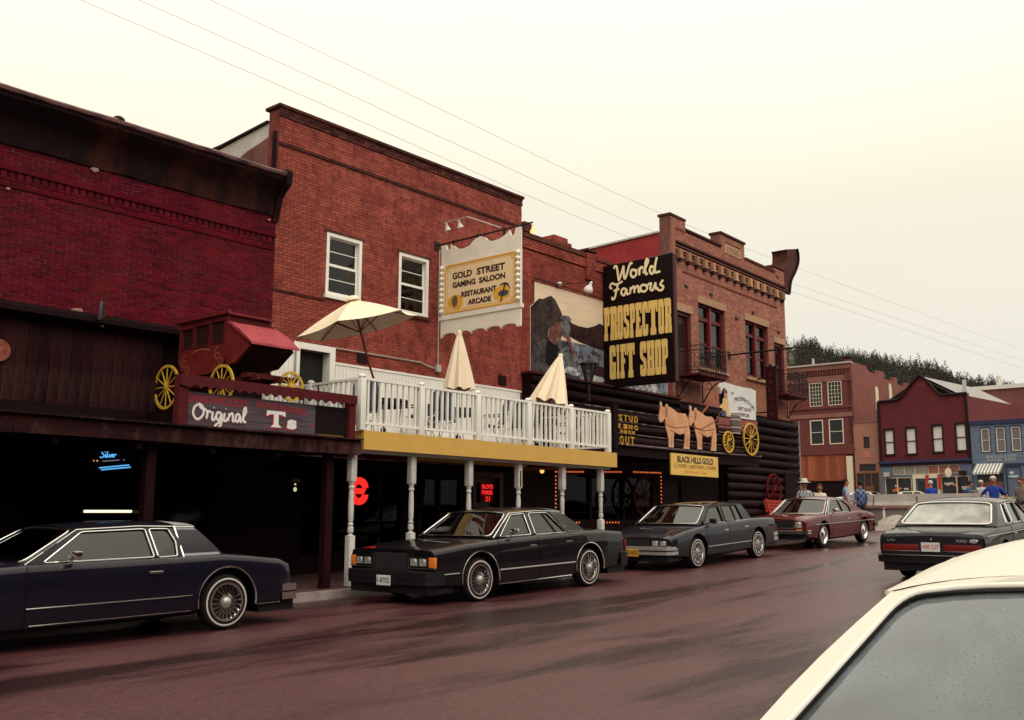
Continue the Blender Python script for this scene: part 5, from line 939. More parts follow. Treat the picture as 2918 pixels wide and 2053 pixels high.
bricks(wD, FD, 1.2, 0.0, 8.72, 3.65, 8.20, hx, M_brD, seed=31, proud=.008); bricks(wD, FD, 1.2, 0, 8.72, 8.80, 9.22, [(3.76, 5.04, 9.12, 9.5)], M_brD, seed=32, proud=.03)
bricks(wD, FD, 1.2, 3.47, 5.34, 9.22, 9.74, [(3.76, 5.04, 9.12, 9.5)], M_brD, seed=33, proud=.03); bricks(wD, FD, 1.2, 0, .97, 9.22, 9.55, [], M_brD, seed=34, proud=.06); bricks(wD, FD, 1.2, 7.82, 8.72, 9.22, 9.44, [], M_brD, seed=35, proud=.03)
for i in range(5): MB().box(.30, 8.70, 0, .02 + .014 * i, 8.22 + .105 * i, 8.22 + .105 * i + .05, lambda u, v, z: FD(u, v, z)).build('corbel_course', M_brD if i % 2 else mat('dark_corbel', (.12, .045, .04), .8), wD)
dn = MB().box(-.10, .10, -.06, .06, -.16, .14).mesh('dentil', mat('pale_dentil_brick', (.40, .22, .125), .8, island=.35, var=.2)); dn2 = MB().box(-.07, .07, -.045, .045, -.05, .05).mesh('dentil_foot', mat('dark_dentil_foot', (.035, .015, .015), .8))
for i in range(15):
    u = .52 + (8.39 - .52) * i / 14; o = link('dentil', dn, bD); o.location = FD(u, .09, 8.40); o.rotation_euler.z = R(1.2); o = link('dentil_foot', dn2, bD); o.location = FD(u, .07, 8.19); o.rotation_euler.z = R(1.2)
for z0, z1, p_, m_ in ((8.74, 8.80, .10, mat('dark_ledge', (.05, .02, .02), .8)), (7.86, 7.90, .035, mat('red_band', (.18, .05, .04), .8))):
    MB().box(.28 if z0 > 8 else .8, 8.72 if z0 > 8 else 8.0, 0, p_, z0, z1, lambda u, v, z: FD(u, v, z)).build('string_course', m_, bD)
for a, b, z in ((0, .97, 9.60), (.97, 3.47, 9.30), (3.47, 5.34, 9.78), (5.34, 7.82, 9.24), (7.82, 8.72, 9.48)):
    MB().box(a - .03, b + .03, -.4, .07, z - .03, z + .05, lambda u, v, zz: FD(u, v, zz)).build('coping', M_soot, bD)
MB().box(3.76, 5.04, .0, .045, 9.13, 9.48, lambda u, v, z: FD(u, v, z)).build('date_stone', M_stone, bD)
text('1900', .30, lambda a, b, c: FD(3.98 + a, .046 + c, 9.20 + b), mat('date_letter', (.22, .12, .075), .8), bD, w=.86)
MB().box(0.0, .22, .0, .10, 6.6, 9.5, lambda u, v, z: FD(u, v, z)).build('corner_pier', M_brD, bD)
for u0, u1, z0, z1 in ((.26, 1.38, 6.54, 6.80), (1.74, 3.76, 7.03, 7.27), (5.18, 7.19, 6.99, 7.23), (7.56, 8.60, 6.51, 6.74)): MB().box(u0, u1, 0, .035, z0, z1, lambda u, v, z: FD(u, v, z)).build('lintel', M_stone, bD)
for u0, u1, z in ((1.7, 3.78, 4.88), (5.15, 7.2, 4.95)): MB().box(u0, u1, 0, .10, z - .11, z - .002, lambda u, v, z_: FD(u, v, z_)).build('sill', M_stone, bD)
M_frm = mat('dark_red_window_paint', (.10, .010, .012), .5)
M_curt = mat('grey_white_curtain', (.45, .43, .42), .85, var=.3, scale=4, stretch=(6, 6, .6))
for k, (u0, u1, z0, z1) in enumerate(hD[1:3]):
    um_ = (u0 + u1) / 2; zt_ = z1 - .48
    wn = MB().plate(rect((u0, u1, z0, z1)), [rect((u0 + .10, um_ - .09, z0 + .1, zt_ - .06)), rect((um_ + .09, u1 - .10, z0 + .1, zt_ - .06)), rect((u0 + .10, um_ - .09, zt_ + .06, z1 - .06)), rect((um_ + .09, u1 - .10, zt_ + .06, z1 - .06))], -.22, -.10, lambda u, v, w: FD(u, w, v)).build('window_frame', M_frm, bD)
    for a, b in ((u0 + .10, um_ - .09), (um_ + .09, u1 - .10)):
        MB().box(a, b, -.18, -.15, z0 + 1.0 * (zt_ - z0) / 2 - .03, z0 + (zt_ - z0) / 2 + .03, lambda u, v, z: FD(u, v, z)).build('meeting_rail', M_frm, wn)
        MB().box(a, b, -.172, -.168, z0 + .1, z1 - .06, lambda u, v, z: FD(u, v, z)).build('pane', M_glass, wn)
        if k == 0: MB().grid(lambda s, t, a=a, b=b: FD(a + (b - a) * s, -.28 + .02 * math.sin(s * 40), z0 + .5 + (zt_ - .1 - z0 - .5) * t), 24, 4).build('curtain', M_curt, wn)
    MB().box(um_ - .045, um_ + .045, -.11, -.05, z0 + .02, z1 - .02, lambda u, v, z: FD(u, v, z)).build('mullion', mat('bright_red_mullion', (.20, .025, .02), .5), wn)
    MB().box(u0 - .1, u1 + .1, -.62, -.6, z0 - .1, z1 + .1, lambda u, v, z: FD(u, v, z)).build('dark_backing', M_dim, wn)
for (u0, u1, z0, z1) in (hD[0], hD[3]):
    dd = MB().plate(rect((u0, u1, z0, z1)), [rect((u0 + .09, u1 - .09, z0, z1 - .10))], -.2, -.06, lambda u, v, w: FD(u, w, v)).build('door_frame', M_frm, bD)
    MB().box(u0 + .09, u1 - .09, -.2, -.16, z0, z1 - .1, lambda u, v, z: FD(u, v, z)).build('door', mat('dark_maroon_door', (.035, .009, .012), .5), dd)
    MB().box(u0 + .24, u1 - .24, -.159, -.15, z0 + 1.0, z1 - .35, lambda u, v, z: FD(u, v, z)).build('door_pane', M_dglass, dd)
# flank walls, roof
bricksM = mat('red_painted_brick', (.34, .045, .045), .8, col2=(.26, .03, .032), scale=2.5, bump=.6, bscale=22)
MB().plate([(16.36, 3.6), (28, 3.6), (28, 8.65), (19.5, 8.92), (19.5, 8.98), (17.6, 9.0), (16.36, 9.05)], [], 26.70, 26.95, lambda a, b, c: Vector((c, a, b))).build('flank_wall', bricksM, bD)
MB().beam((26.83, 16.4, 9.08), (26.83, 19.5, 9.0), .35, .06).beam((26.83, 19.5, 9.0), (26.83, 28, 8.70), .35, .06).build('flank_coping', M_wash, bD)
e_ = FD(8.72, 0, 0)
MB().plate([(16.53, -.4), (28, -.4), (28, 8.6), (16.53, 9.2)], [], 35.12, 35.40, lambda a, b, c: Vector((c, a, b))).build('flank_wall', M_brD, bD)
MB().box(35.41, 35.72, 17.2, 18.0, -.4, 7.6).box(35.41, 35.95, 17.1, 18.1, 7.0, 7.15).box(35.41, 35.9, 17.15, 18.05, 7.15, 7.75).build('flank_chimney', mat('dark_flank_brick', (.17, .05, .038), .8, bump=.6, scale=2, bscale=25), bD)
MB().box(26.96, 35.1, 16.6, 28, 8.3, 8.4).build('roof', M_corn, bD)
# curled metal cornice end at the far corner
hp = smooth_poly([Vector(p) for p in ((8.72, 9.5, 0), (9.0, 9.75, 0), (9.12, 10.1, 0), (9.1, 10.32, 0), (9.02, 10.38, 0))], 4); hq = smooth_poly([Vector(p) for p in ((10.05, 10.62, 0), (10.15, 10.4, 0), (10.1, 10.05, 0), (9.75, 9.6, 0), (9.35, 9.2, 0), (9.2, 8.85, 0), (9.1, 8.62, 0), (8.72, 8.62, 0))], 4)
MB().plate([(p.x, p.y) for p in hp] + [(p.x, p.y) for p in hq], [], -.6, .02, lambda u, v, w: FD(u, w, v)).build('cornice_horn', mat('rusty_cornice_metal', (.085, .028, .018), .6, var=.5, scale=5), bD, smooth=30)
MB().tube([FD(p.x, .05, p.y) for p in hq], .05, 8).build('horn_edge', M_corn, bD, smooth=40)
for u, z in ((.62, 9.42), (1.0, 7.42), (4.55, 6.92), (5.9, 7.35), (8.1, 9.1), (8.05, 6.95), (2.7, 7.45)): MB().box(u - .09, u + .09, 0, .05, z - .04, z + .04, lambda a, b, c: FD(a, b, c)).build('tie_plate', M_iron, bD)
# iron balconies
def balcony(label, x0, x1, y0, y1, zf_):
    b = thing('iron_balcony', label, 'balcony', ((x0 + x1) / 2, y1, zf_), group='iron balconies on the tan brick front')
    MB().box(x0, x1, y0, y1, zf_ - .06, zf_).build('balcony_floor', mat('dark_red_iron', (.07, .012, .012), .6), b)
    for (p, q) in (((x0, y0), (x1, y0)), ((x0, y0), (x0, y1)), ((x1, y0), (x1, y1))):
        for z in (zf_ + .10, zf_ + .86, zf_ + .72): MB().tube([(p[0], p[1], z), (q[0], q[1], z)], .014, 6).build('rail', M_iron, b)
        L_ = math.hypot(q[0] - p[0], q[1] - p[1]); n_ = max(3, int(L_ / .16))
        for i in range(n_ + 1):
            x = p[0] + (q[0] - p[0]) * i / n_; y = p[1] + (q[1] - p[1]) * i / n_
            MB().tube([(x, y, zf_), (x, y, zf_ + .86)], .009, 5).build('baluster', M_iron, b)
            if i < n_:
                x2 = p[0] + (q[0] - p[0]) * (i + .5) / n_; y2 = p[1] + (q[1] - p[1]) * (i + .5) / n_; dx_, dy_ = (q[0] - p[0]) / L_, (q[1] - p[1]) / L_
                mb = MB()
                for zc_ in (.26, .56): mb.tube([(x2 + dx_ * .055 * math.cos(t * .785), y2 + dy_ * .055 * math.cos(t * .785), zf_ + zc_ + .10 * math.sin(t * .785)) for t in range(8)], .008, 5, closed=True)
                mb.build('scroll', M_iron, b)
    for x in (x0 + .06, x1 - .06):
        MB().tube(smooth_poly([Vector((x, y0 + .05, zf_ - .07)), Vector((x, (y0 + y1) / 2, zf_ - .22)), Vector((x, y1 - .02, zf_ - .75))], 5), .02, 6).build('bracket', M_iron, b); MB().tube([(x, y1 - .02, zf_ - .07), (x, y1 - .02, zf_ - .75)], .02, 6).build('bracket', M_iron, b)
        MB().tube([(x, (y0 + y1) / 2 + .17 + .10 * math.cos(t * .6), zf_ - .22 + .10 * math.sin(t * .6)) for t in range(11)], .01, 5).build('bracket_scroll', M_iron, b)
balcony('black iron balcony beside the tall black gift shop sign', 26.85, 28.55, 15.1, 15.97, 4.42); balcony('black iron balcony behind the vertical saloon sign', 33.55, 35.2, 15.3, 16.12, 4.44)
# saloon sign and its pipe
sl_ = thing('vertical_sign', 'narrow dark vertical sign spelling SALOON on the tan brick front', 'sign', (32.6, 15.5, 3.5))
MB().bbox(32.50, 32.60, 15.27, 15.67, 3.42, 5.22, .01).build('board', mat('dark_maroon_sign', (.035, .008, .010), .6), sl_); MB().plate([(15.22, 5.22), (15.72, 5.22), (15.70, 5.34), (15.56, 5.30), (15.47, 5.42), (15.38, 5.30), (15.24, 5.34)], [], 32.51, 32.59, lambda a, b, c: Vector((c, a, b))).build('crest', M_iron, sl_)
for i, chh in enumerate('SALOON'): text(chh, .24, lambda a, b, c, i=i: Vector((32.499 - c, 15.56 - a, 4.96 - i * .285 + b)), mat('dull_red_letter', (.13, .03, .022), .6), sl_, 'letter', w=.17)
MB().beam((32.55, 15.67, 4.9), (32.55, 16.12, 4.9), .04, .04).beam((32.55, 15.67, 3.7), (32.55, 16.12, 3.7), .04, .04).build('bracket', M_iron, sl_)
pp = thing('pipe_bracket', 'bare black pipe bracket sticking out from the tan brick wall', 'bracket', (30.6, 16.0, 5.5)); MB().tube([(30.6, 16.07, 5.53), (30.6, 13.62, 5.54)], .03, 8).build('pipe', M_iron, pp); MB().box(30.5, 30.7, 16.045, 16.075, 5.4, 5.66).build('wall_plate', M_iron, pp)
# log ground floor of building D
lg = thing('log_front', 'dark log ground floor of the tan brick building with white end boards', 'log front', (32.3, 16.0, zg(32)))
MB().plate([(3.0, -.75), (8.95, -.55), (8.95, 3.62), (3.0, 3.62)], [], -.3, .05, lambda u, v, w: FD(u, w, v)).build('log_backing', M_dark, lg)
MB().plate([(0, 1.9), (3.0, 1.9), (3.0, 3.62), (0, 3.62)], [], -.3, .05, lambda u, v, w: FD(u, w, v)).build('log_backing', M_dark, lg)
for i in range(13):
    z = -.1 + i * .29; a, b = FD(0 if z > 1.95 else 3.1, .12, z), FD(8.97, .12, z)
    MB().tube([a, a.lerp(b, .33) + Vector((0, 0, .006)), a.lerp(b, .7), b], [.14, .145, .138, .14], 10).build('log', M_log, lg, smooth=60)
    if i > 3 and i < 12: MB().tube([FD(8.0, .22, z + .14), FD(8.9, .22, z + .145)], .012, 6).build('chinking', M_chink, lg)
MB().box(8.98, 9.10, -.3, .25, -.6, 3.65, lambda u, v, z: FD(u, v, z)).build('end_board', mat('pale_end_board', (.28, .21, .19), .8, var=.4, scale=5), lg)
MB().box(7.55, 8.5, .16, .28, -.55, 1.6, lambda u, v, z: FD(u, v, z)).build('door', M_dark, lg)
for X0, z0, nm in ((FD(6.4, .34, 0), 1.01, 'red wagon wheel leaning on the log wall above the red bench'), (Vector((24.6, 15.75, 0)), .62, 'dim red wagon wheel hung in the dark shop front')):
    w_ = thing('wagon_wheel', nm, 'wagon wheel', (X0.x, X0.y, z0)); mb = MB(); spoked(mb, (X0.x, X0.y, z0), .56, (0, 1, 0), 10, .028, .07, .05); mb.build('wheel', mat('red_wheel_paint', (.12, .006, .006), .6) if X0.x > 30 else mat('shaded_red_wheel_paint', (.05, .004, .005), .7), w_)  # second wheel's darker red has the shop front's shade painted in
    MB().box(X0.x - .05, X0.x + .05, X0.y + .02, X0.y + .25, z0 - .05, z0 + .05).build('peg', M_dark, w_)
bn = thing('park_bench', 'bright red slatted bench on the sidewalk below the red wagon wheel', 'bench', (33.3, 15.3, zg(33.3) + .13))
M_rb = mat('bright_red_bench', (.36, .035, .018), .5, var=.2, scale=6); zb_ = zg(33.3) + .13
for i in range(4): MB().bbox(32.1, 34.35, 15.62 + .02 * i, 15.66 + .02 * i, zb_ + .52 + .11 * i, zb_ + .61 + .11 * i, .008).build('back_slat', M_rb, bn)
for i in range(4): MB().bbox(32.1, 34.35, 15.12 + .125 * i, 15.225 + .125 * i, zb_ + .42, zb_ + .455, .008).build('seat_slat', M_rb, bn)
for x in (32.25, 34.2):
    for y in (15.17, 15.55): MB().box(x - .03, x + .03, y - .03, y + .03, zb_, zb_ + .42).build('leg', M_rb, bn)
    MB().beam((x, 15.55, zb_ + .40), (x, 15.70, zb_ + 1.0), .05, .05).build('back_upright', M_rb, bn)
wl = thing('wall_lamp', 'small white globe lamp on the log front below the tan bricks', 'lamp', (31.5, 15.7, 3.7)); MB().ball((31.35, 15.75, 3.66), .08, 10).build('globe', M_bulb, wl); MB().tube([(31.35, 15.78, 3.6), (31.35, 15.95, 3.5)], .02, 6).build('arm', M_iron, wl)
# ---------------------------------------------------------------- far end of the street (buildings facing down the street)
K = 1.25
def kfr(o, ang):
    f = frame((o[0] * K, o[1] * K), ang); return lambda u, v, z: f(u * K, v * K, z * K)
FE = kfr((70.6, 27.9), -88); FF = kfr((70.4, 25.5), -97); FG = kfr((69.6, 18.7), -90)
def fbox(F, u0, u1, v0, v1, z0, z1): return MB().box(u0, u1, v0, v1, z0, z1, lambda u, v, z: F(u, v, z))
def fplate(F, pts, holes, w0, w1): return MB().plate(pts, holes, w0, w1, lambda u, v, w: F(u, w, v))
def brickmat(name, c, c2, mo, sc):
    m = bpy.data.materials.new(name); m.use_nodes = True; t = m.node_tree; b = t.nodes['Principled BSDF']; L = t.links.new
    tcn = t.nodes.new('ShaderNodeTexCoord'); sp = t.nodes.new('ShaderNodeSeparateXYZ'); L(tcn.outputs['Object'], sp.inputs[0]); ad = t.nodes.new('ShaderNodeMath'); L(sp.outputs[0], ad.inputs[0]); L(sp.outputs[1], ad.inputs[1]); cb = t.nodes.new('ShaderNodeCombineXYZ'); L(ad.outputs[0], cb.inputs[0]); L(sp.outputs[2], cb.inputs[1])
    br = t.nodes.new('ShaderNodeTexBrick'); br.inputs['Scale'].default_value = sc; br.inputs['Color1'].default_value = c + (1,); br.inputs['Color2'].default_value = c2 + (1,); br.inputs['Mortar'].default_value = mo + (1,); br.inputs['Mortar Size'].default_value = .012; br.inputs['Brick Width'].default_value = .22; br.inputs['Row Height'].default_value = .07; L(cb.outputs[0], br.inputs[0])
    n = t.nodes.new('ShaderNodeTexNoise'); n.inputs['Scale'].default_value = .8; n.inputs['Detail'].default_value = 6; L(tcn.outputs['Object'], n.inputs[0]); mx_ = t.nodes.new('ShaderNodeMix'); mx_.data_type = 'RGBA'; mx_.blend_type = 'MULTIPLY'; mx_.inputs[0].default_value = .6; L(br.outputs[0], mx_.inputs[6]); L(n.outputs[0], mx_.inputs[7]); rg = t.nodes.new('ShaderNodeMapRange'); L(n.outputs[0], rg.inputs[0]); rg.inputs[1].default_value = .3; rg.inputs[2].default_value = .7; rg.inputs[3].default_value = .75; rg.inputs[4].default_value = 1.2; L(rg.outputs[0], mx_.inputs[7]); L(mx_.outputs[2], b.inputs['Base Color']); b.inputs['Roughness'].default_value = .85
    bp = t.nodes.new('ShaderNodeBump'); bp.inputs['Strength'].default_value = .5; bp.inputs['Distance'].default_value = .01; L(br.outputs['Fac'], bp.inputs['Height']); bp.invert = True; L(bp.outputs[0], b.inputs['Normal']); MATS[name] = m; return m
M_e1 = brickmat('far_brown_red_brick', (.15, .022, .022), (.11, .017, .018), (.11, .032, .03), 1.0); M_e2 = brickmat('far_pale_brick', (.26, .10, .077), (.21, .078, .062), (.2, .09, .073), 1.0)
M_f1 = brickmat('far_maroon_brick', (.115, .005, .010), (.088, .004, .008), (.085, .009, .013), 1.0); M_h1 = brickmat('far_red_brown_brick', (.20, .05, .042), (.15, .04, .035), (.16, .07, .06), 1.0)
M_pane = mat('far_dark_pane', (.02, .018, .022), .15)
M_ywhite = mat('far_cream_trim', (.62, .54, .42), .6)
def grid_window(parent, F, u0, u1, z0, z1, nx, nz, mf, mg, fw=.05, bar=.018):
    fr_ = fplate(F, rect((u0, u1, z0, z1)), [rect((u0 + fw, u1 - fw, z0 + fw, z1 - fw))], -.06, .03).build('window', mf, parent)
    fbox(F, u0 + fw, u1 - fw, -.055, -.045, z0 + fw, z1 - fw).build('pane', mg, fr_)
    for i in range(1, nx): x = u0 + fw + (u1 - u0 - 2 * fw) * i / nx; fbox(F, x - bar, x + bar, -.04, .0, z0 + fw, z1 - fw).build('muntin', mf, fr_)
    for i in range(1, nz): z = z0 + fw + (z1 - z0 - 2 * fw) * i / nz; fbox(F, u0 + fw, u1 - fw, -.038, .002, z - bar, z + bar).build('muntin', mf, fr_)
    return fr_
# E: corner building
bE = thing('brick_building', 'three storey brown brick corner building with small-paned upper windows and boarded ground floor', 'building', FE(-1.5, -2, .8))
hE = [(-2.62, -1.66, 8.19, 9.94), (-1.23, -.19, 8.19, 9.95), (-2.68, -1.69, 5.36, 7.18), (-1.26, -.19, 5.36, 7.19)]
fplate(FE, [(-9, .5), (.52, .5), (.52, 11.25), (-9, 11.15)], [rect(h) for h in hE], -.3, 0).build('wall', M_e1, bE)
for h in hE[:2]: grid_window(bE, FE, *h, 4, 6, M_ywhite, M_pane, .05, .012); 
for h in hE[2:]: grid_window(bE, FE, *h, 1, 2, M_ywhite, M_pane, .07, .02)
for z0, z1, v, m_ in ((10.85, 11.2, .12, M_e2), (9.98, 10.4, .05, M_e2), (7.32, 7.62, .06, M_e2), (5.15, 5.32, .08, M_e1), (7.98, 8.16, .08, M_e1)): fbox(FE, -9, .53, .001, v, z0, z1).build('band', m_, bE)
for i in range(24): fbox(FE, -4.5 + i * .21, -4.38 + i * .21, .0, .10, 10.45, 10.82).build('corbel', M_e1, bE)
fbox(FE, -9, .6, -.3, .25, 11.2, 11.32).build('cornice', mat('far_pale_coping', (.42, .36, .32), .7), bE); fbox(FE, .1, .56, -.2, .10, 10.1, 11.65).build('corner_pier', M_e1, bE); fbox(FE, .05, .62, -.25, .16, 11.55, 11.68).build('pier_cap', M_corn, bE)
M_bo = mat('orange_board', (.30, .085, .045), .8, island=.25, var=.3, scale=3, stretch=(3, 3, .3))
for i in range(34): fbox(FE, -9 + i * .265, -9 + i * .265 + .255, .08, .12, 2.76, 4.58).build('board', M_bo, bE)
fbox(FE, -9, .0, .12, .16, 2.70, 2.80).build('rail', M_bo, bE); fbox(FE, -9, .52, .02, .2, 4.6, 5.14).build('lintel_beam', M_e1, bE); fbox(FE, -9, .0, .02, .05, .5, 2.75).build('dark_opening', M_room, bE)
fbox(FE, -.02, .40, .06, .22, .6, 4.45).build('white_pilaster', M_ywhite, bE)
# side wall with stepped parapet (runs away from the street)
def FES(u, v, z): p = FE(.52, -u, z); q = FE(.52 + v, -u, z); return q
st = [(0, 11.35), (3.6, 11.40), (3.6, 11.15), (4.0, 11.15), (4.0, 11.05), (6.3, 11.05), (6.3, 11.4), (7.6, 11.4), (7.6, 10.9), (10, 10.9), (10, 11.3), (10.8, 11.3), (10.8, 10.8), (13.2, 10.8), (13.2, 11.2), (14, 11.2), (14, 10.7), (18, 10.7), (18, .5), (0, .5)]
MB().plate(st, [], -.3, .0, lambda a, b, c: FES(a, c, b)).build('side_wall', M_e2 if False else brickmat('far_orange_side_brick', (.23, .058, .042), (.18, .042, .033), (.16, .055, .042), 1.0), bE)
for u, z in ((5.5, 8.5), (8.8, 9.1)):
    MB().plate([(u - .3, z - .3), (u + .3, z - .3), (u + .3, z + 1.2), (u + .2, z + 1.45), (u, z + 1.55), (u - .2, z + 1.45), (u - .3, z + 1.2)], [], .0, .06, lambda a, b, c: FES(a, c, b)).build('arched_window', M_ywhite, bE)
fbox(FE, -9, .5, -14, -.3, 10.7, 10.8).build('roof', M_wash, bE); MB().lathe([(.0, .9), (.9, .75), (1.7, .4), (2.1, 0)], Matrix.Translation(FE(-1.9, -4, 10.9)), 20).build('skylight_dome', mat('far_white_dome', (.6, .58, .55), .5), bE, smooth=40); MB().cyl(FE(-3.0, -2, 10.8), FE(-3.0, -2, 12.1), .12, 8).build('vent_pipe', M_steel, bE)
# annex with door
an = thing('brick_annex', 'narrow pale stucco annex with a dark door between the corner building and the gabled shop', 'building', FE(1.5, -1, .8))
hN = [(1.22, 1.66, 4.96, 5.78), (.82, 2.02, 3.32, 3.86), (.58, 2.2, .8, 3.24)]
fplate(FE, [(.54, .5), (2.42, .5), (2.42, 6.80), (.54, 6.82)], [rect(h) for h in hN], -.3, .05).build('wall', mat('far_tan_stucco', (.33, .155, .11), .8, var=.2, scale=1.2), an)
fbox(FE, .5, 2.46, -.3, .1, 6.80, 6.90).build('coping', M_e2, an); grid_window(an, FE, *hN[0], 1, 1, M_e1, M_pane, .03); grid_window(an, FE, *hN[1], 1, 1, M_e1, M_pane, .05); dd = grid_window(an, FE, *hN[2], 3, 1, mat('far_brown_frame', (.15, .06, .035), .6), M_pane, .08, .05)
fbox(FE, 1.15, 1.80, -.03, .02, 1.5, 2.3).build('door', MATS['far_brown_frame'], an); fbox(FE, 1.18, 1.68, .051, .07, 4.30, 4.75).build('painted_panel', mat('far_pink_panel', (.40, .15, .13), .7), an)
# F: gabled maroon shop
bF = thing('brick_shop', 'maroon brick shop with curved gable, four pale blinds and blue shop front', 'building', FF(3.2, -2, .8))
gab = [(0, 3.95), (6.32, 3.95), (6.32, 8.28), (4.75, 8.28), (4.5, 8.38), (4.2, 8.65), (3.95, 9.0), (3.6, 9.45), (3.24, 9.80), (2.85, 9.5), (2.45, 9.1), (2.1, 8.7), (1.8, 8.35), (1.55, 8.22), (.1, 8.18)]
hF = [(.47, 1.07, 4.47, 6.12), (2.01, 2.65, 4.45, 6.15), (3.87, 4.50, 4.5, 6.20), (5.44, 6.05, 4.52, 6.22)]
fplate(FF, gab, [rect(h) for h in hF], -.3, 0).build('wall', M_f1, bF)
M_trim = mat('far_black_trim', (.022, .010, .012), .6)
MB().tube([FF(p[0], .08, p[1]) for p in reversed(gab[2:])], .11, 6).build('gable_trim', M_trim, bF); fbox(FF, .0, .18, .001, .08, 3.95, 8.15).build('corner_trim', M_trim, bF); fbox(FF, 6.12, 6.32, .001, .08, 3.95, 8.25).build('corner_trim', M_trim, bF)
text('1898', .5, lambda a, b, c: FF(2.93 + a / K, .002 + c, 9.02 + b / K), mat('far_gable_letter', (.22, .05, .04), .7), bF, w=.75)
M_blind = mat('white_blind', (.62, .59, .56), .7)
for h in hF:
    wn = fplate(FF, rect((h[0] - .07, h[1] + .07, h[2] - .05, h[3] + .16)), [rect((h[0], h[1], h[2], h[3]))], -.02, .05).build('window', M_trim, bF); fbox(FF, h[0], h[1], -.09, -.08, h[2], h[3] - .0).build('blind', M_blind, wn); fbox(FF, h[0], h[1], -.06, -.02, (h[2] + h[3]) / 2 - .03, (h[2] + h[3]) / 2 + .03).build('meeting_rail', mat('far_dark_red_rail', (.10, .02, .02), .6), wn); fbox(FF, h[0] - .1, h[1] + .1, 0, .1, h[2] - .12, h[2] - .05).build('sill', M_trim, wn)
M_blue = mat('slate_blue_paint', (.115, .145, .205), .6, var=.15, scale=2); M_blued = mat('dark_blue_trim', (.035, .035, .085), .6); M_tan = mat('far_orange_cream', (.62, .42, .26), .6)
fbox(FF, -.05, 6.4, -.1, .25, 3.80, 3.97).build('shop_cornice', M_blued, bF); fbox(FF, -.02, 6.36, -.05, .12, 3.62, 3.799).build('sign_band', mat('far_black_band', (.03, .02, .035), .6), bF)
hS = [(.95, 3.25, 3.02, 3.58), (3.38, 5.50, 3.02, 3.58), (.30, 2.20, 1.35, 2.82), (4.24, 6.1, 1.35, 2.82), (2.5, 3.2, .85, 2.72), (3.42, 4.0, .85, 2.72)]
fplate(FF, [(0, .5), (6.32, .5), (6.32, 3.61), (0, 3.61)], [rect(h) for h in hS], -.2, .03).build('shop_wall', M_blue, bF)
grid_window(bF, FF, *hS[0], 3, 1, M_tan, mat('far_grey_pane', (.22, .21, .19), .3), .03, .03); grid_window(bF, FF, *hS[1], 3, 1, M_tan, mat('far_brown_pane', (.25, .09, .07), .4), .03, .03)
for h in hS[2:4]: grid_window(bF, FF, *h, 1, 1, M_tan, M_pane, .04)
fplate(FF, rect((2.30, 4.18, .75, 3.0)), [rect(hS[4]), rect(hS[5])], .035, .07).build('door_surround', M_ywhite, bF)
for h in hS[4:]: dd = fbox(FF, h[0], h[1], -.1, -.06, h[2], h[3]).build('door', M_blue, bF); fbox(FF, h[0] + .12, h[1] - .12, -.059, -.05, h[2] + .4, h[3] - .15).build('door_pane', M_pane, dd)
rs = random.Random(4)
for i in range(9):
    u = rs.choice((rs.uniform(.4, 1.9), rs.uniform(4.4, 5.8))); z = rs.uniform(1.85, 2.6); fbox(FF, u, u + rs.uniform(.2, .7), -.028, -.02, z, z + .13).build('window_poster', rs.choice((M_tan, mat('far_orange_poster', (.60, .16, .06), .6), M_wash)), bF)
for u in (.93, 5.0): MB().tube([FF(u + .35, .2, .8), FF(u + .35, .2, 2.8)], .05, 6).build('pole', M_tan, bF)
for u in (3.22, 4.05): fbox(FF, u, u + .22, .07, .12, 2.0, 2.95).build('red_banner', mat('far_red_banner', (.42, .04, .035), .6), bF)
fbox(FF, .35, .75, .03, .3, 2.9, 3.2).build('air_conditioner', M_steel, bF); fbox(FF, 5.55, 5.95, .03, .3, 2.9, 3.15).build('air_conditioner', M_trim, bF)
MB().lathe([(0, .04), (.26, .04), (.28, -.02), (0, -.04)], Matrix.Translation(FF(4.83, .2, 3.06)) @ Matrix.Rotation(R(90), 4, 'Y') @ Matrix.Diagonal((1.4, 1, 1, 1)), 16).build('round_sign', M_ywhite, bF)
MB().add([], []) 
rfv = [FF(3.24, -.3, 9.72), FF(3.24, -9, 9.72), FF(6.2, -9, 8.0), FF(6.2, -.3, 8.0), FF(.2, -9, 8.0), FF(.2, -.3, 8.0)]
mb = MB(); mb.add(rfv, [(0, 3, 2, 1), (0, 1, 4, 5)]); mb.add([p - Vector((0, 0, .25)) for p in rfv], [(0, 1, 2, 3), (0, 5, 4, 1)]); mb.build('roof', mat('far_grey_shingle', (.30, .285, .275), .8, var=.15, scale=2), bF); fbox(FF, 4.8, 5.0, -3.2, -3.0, 8.6, 9.6).build('vent_pipe', M_steel, bF)
fplate(FF, [(.1, .6), (.1, 8.1), (-.15, 8.1), (-.15, .6)], [], -9, -.31).build('flank_wall', M_f1, bF); fplate(FF, [(6.32, .6), (6.32, 8.1), (6.1, 8.1), (6.1, .6)], [], -9, -.31).build('flank_wall', M_f1, bF)
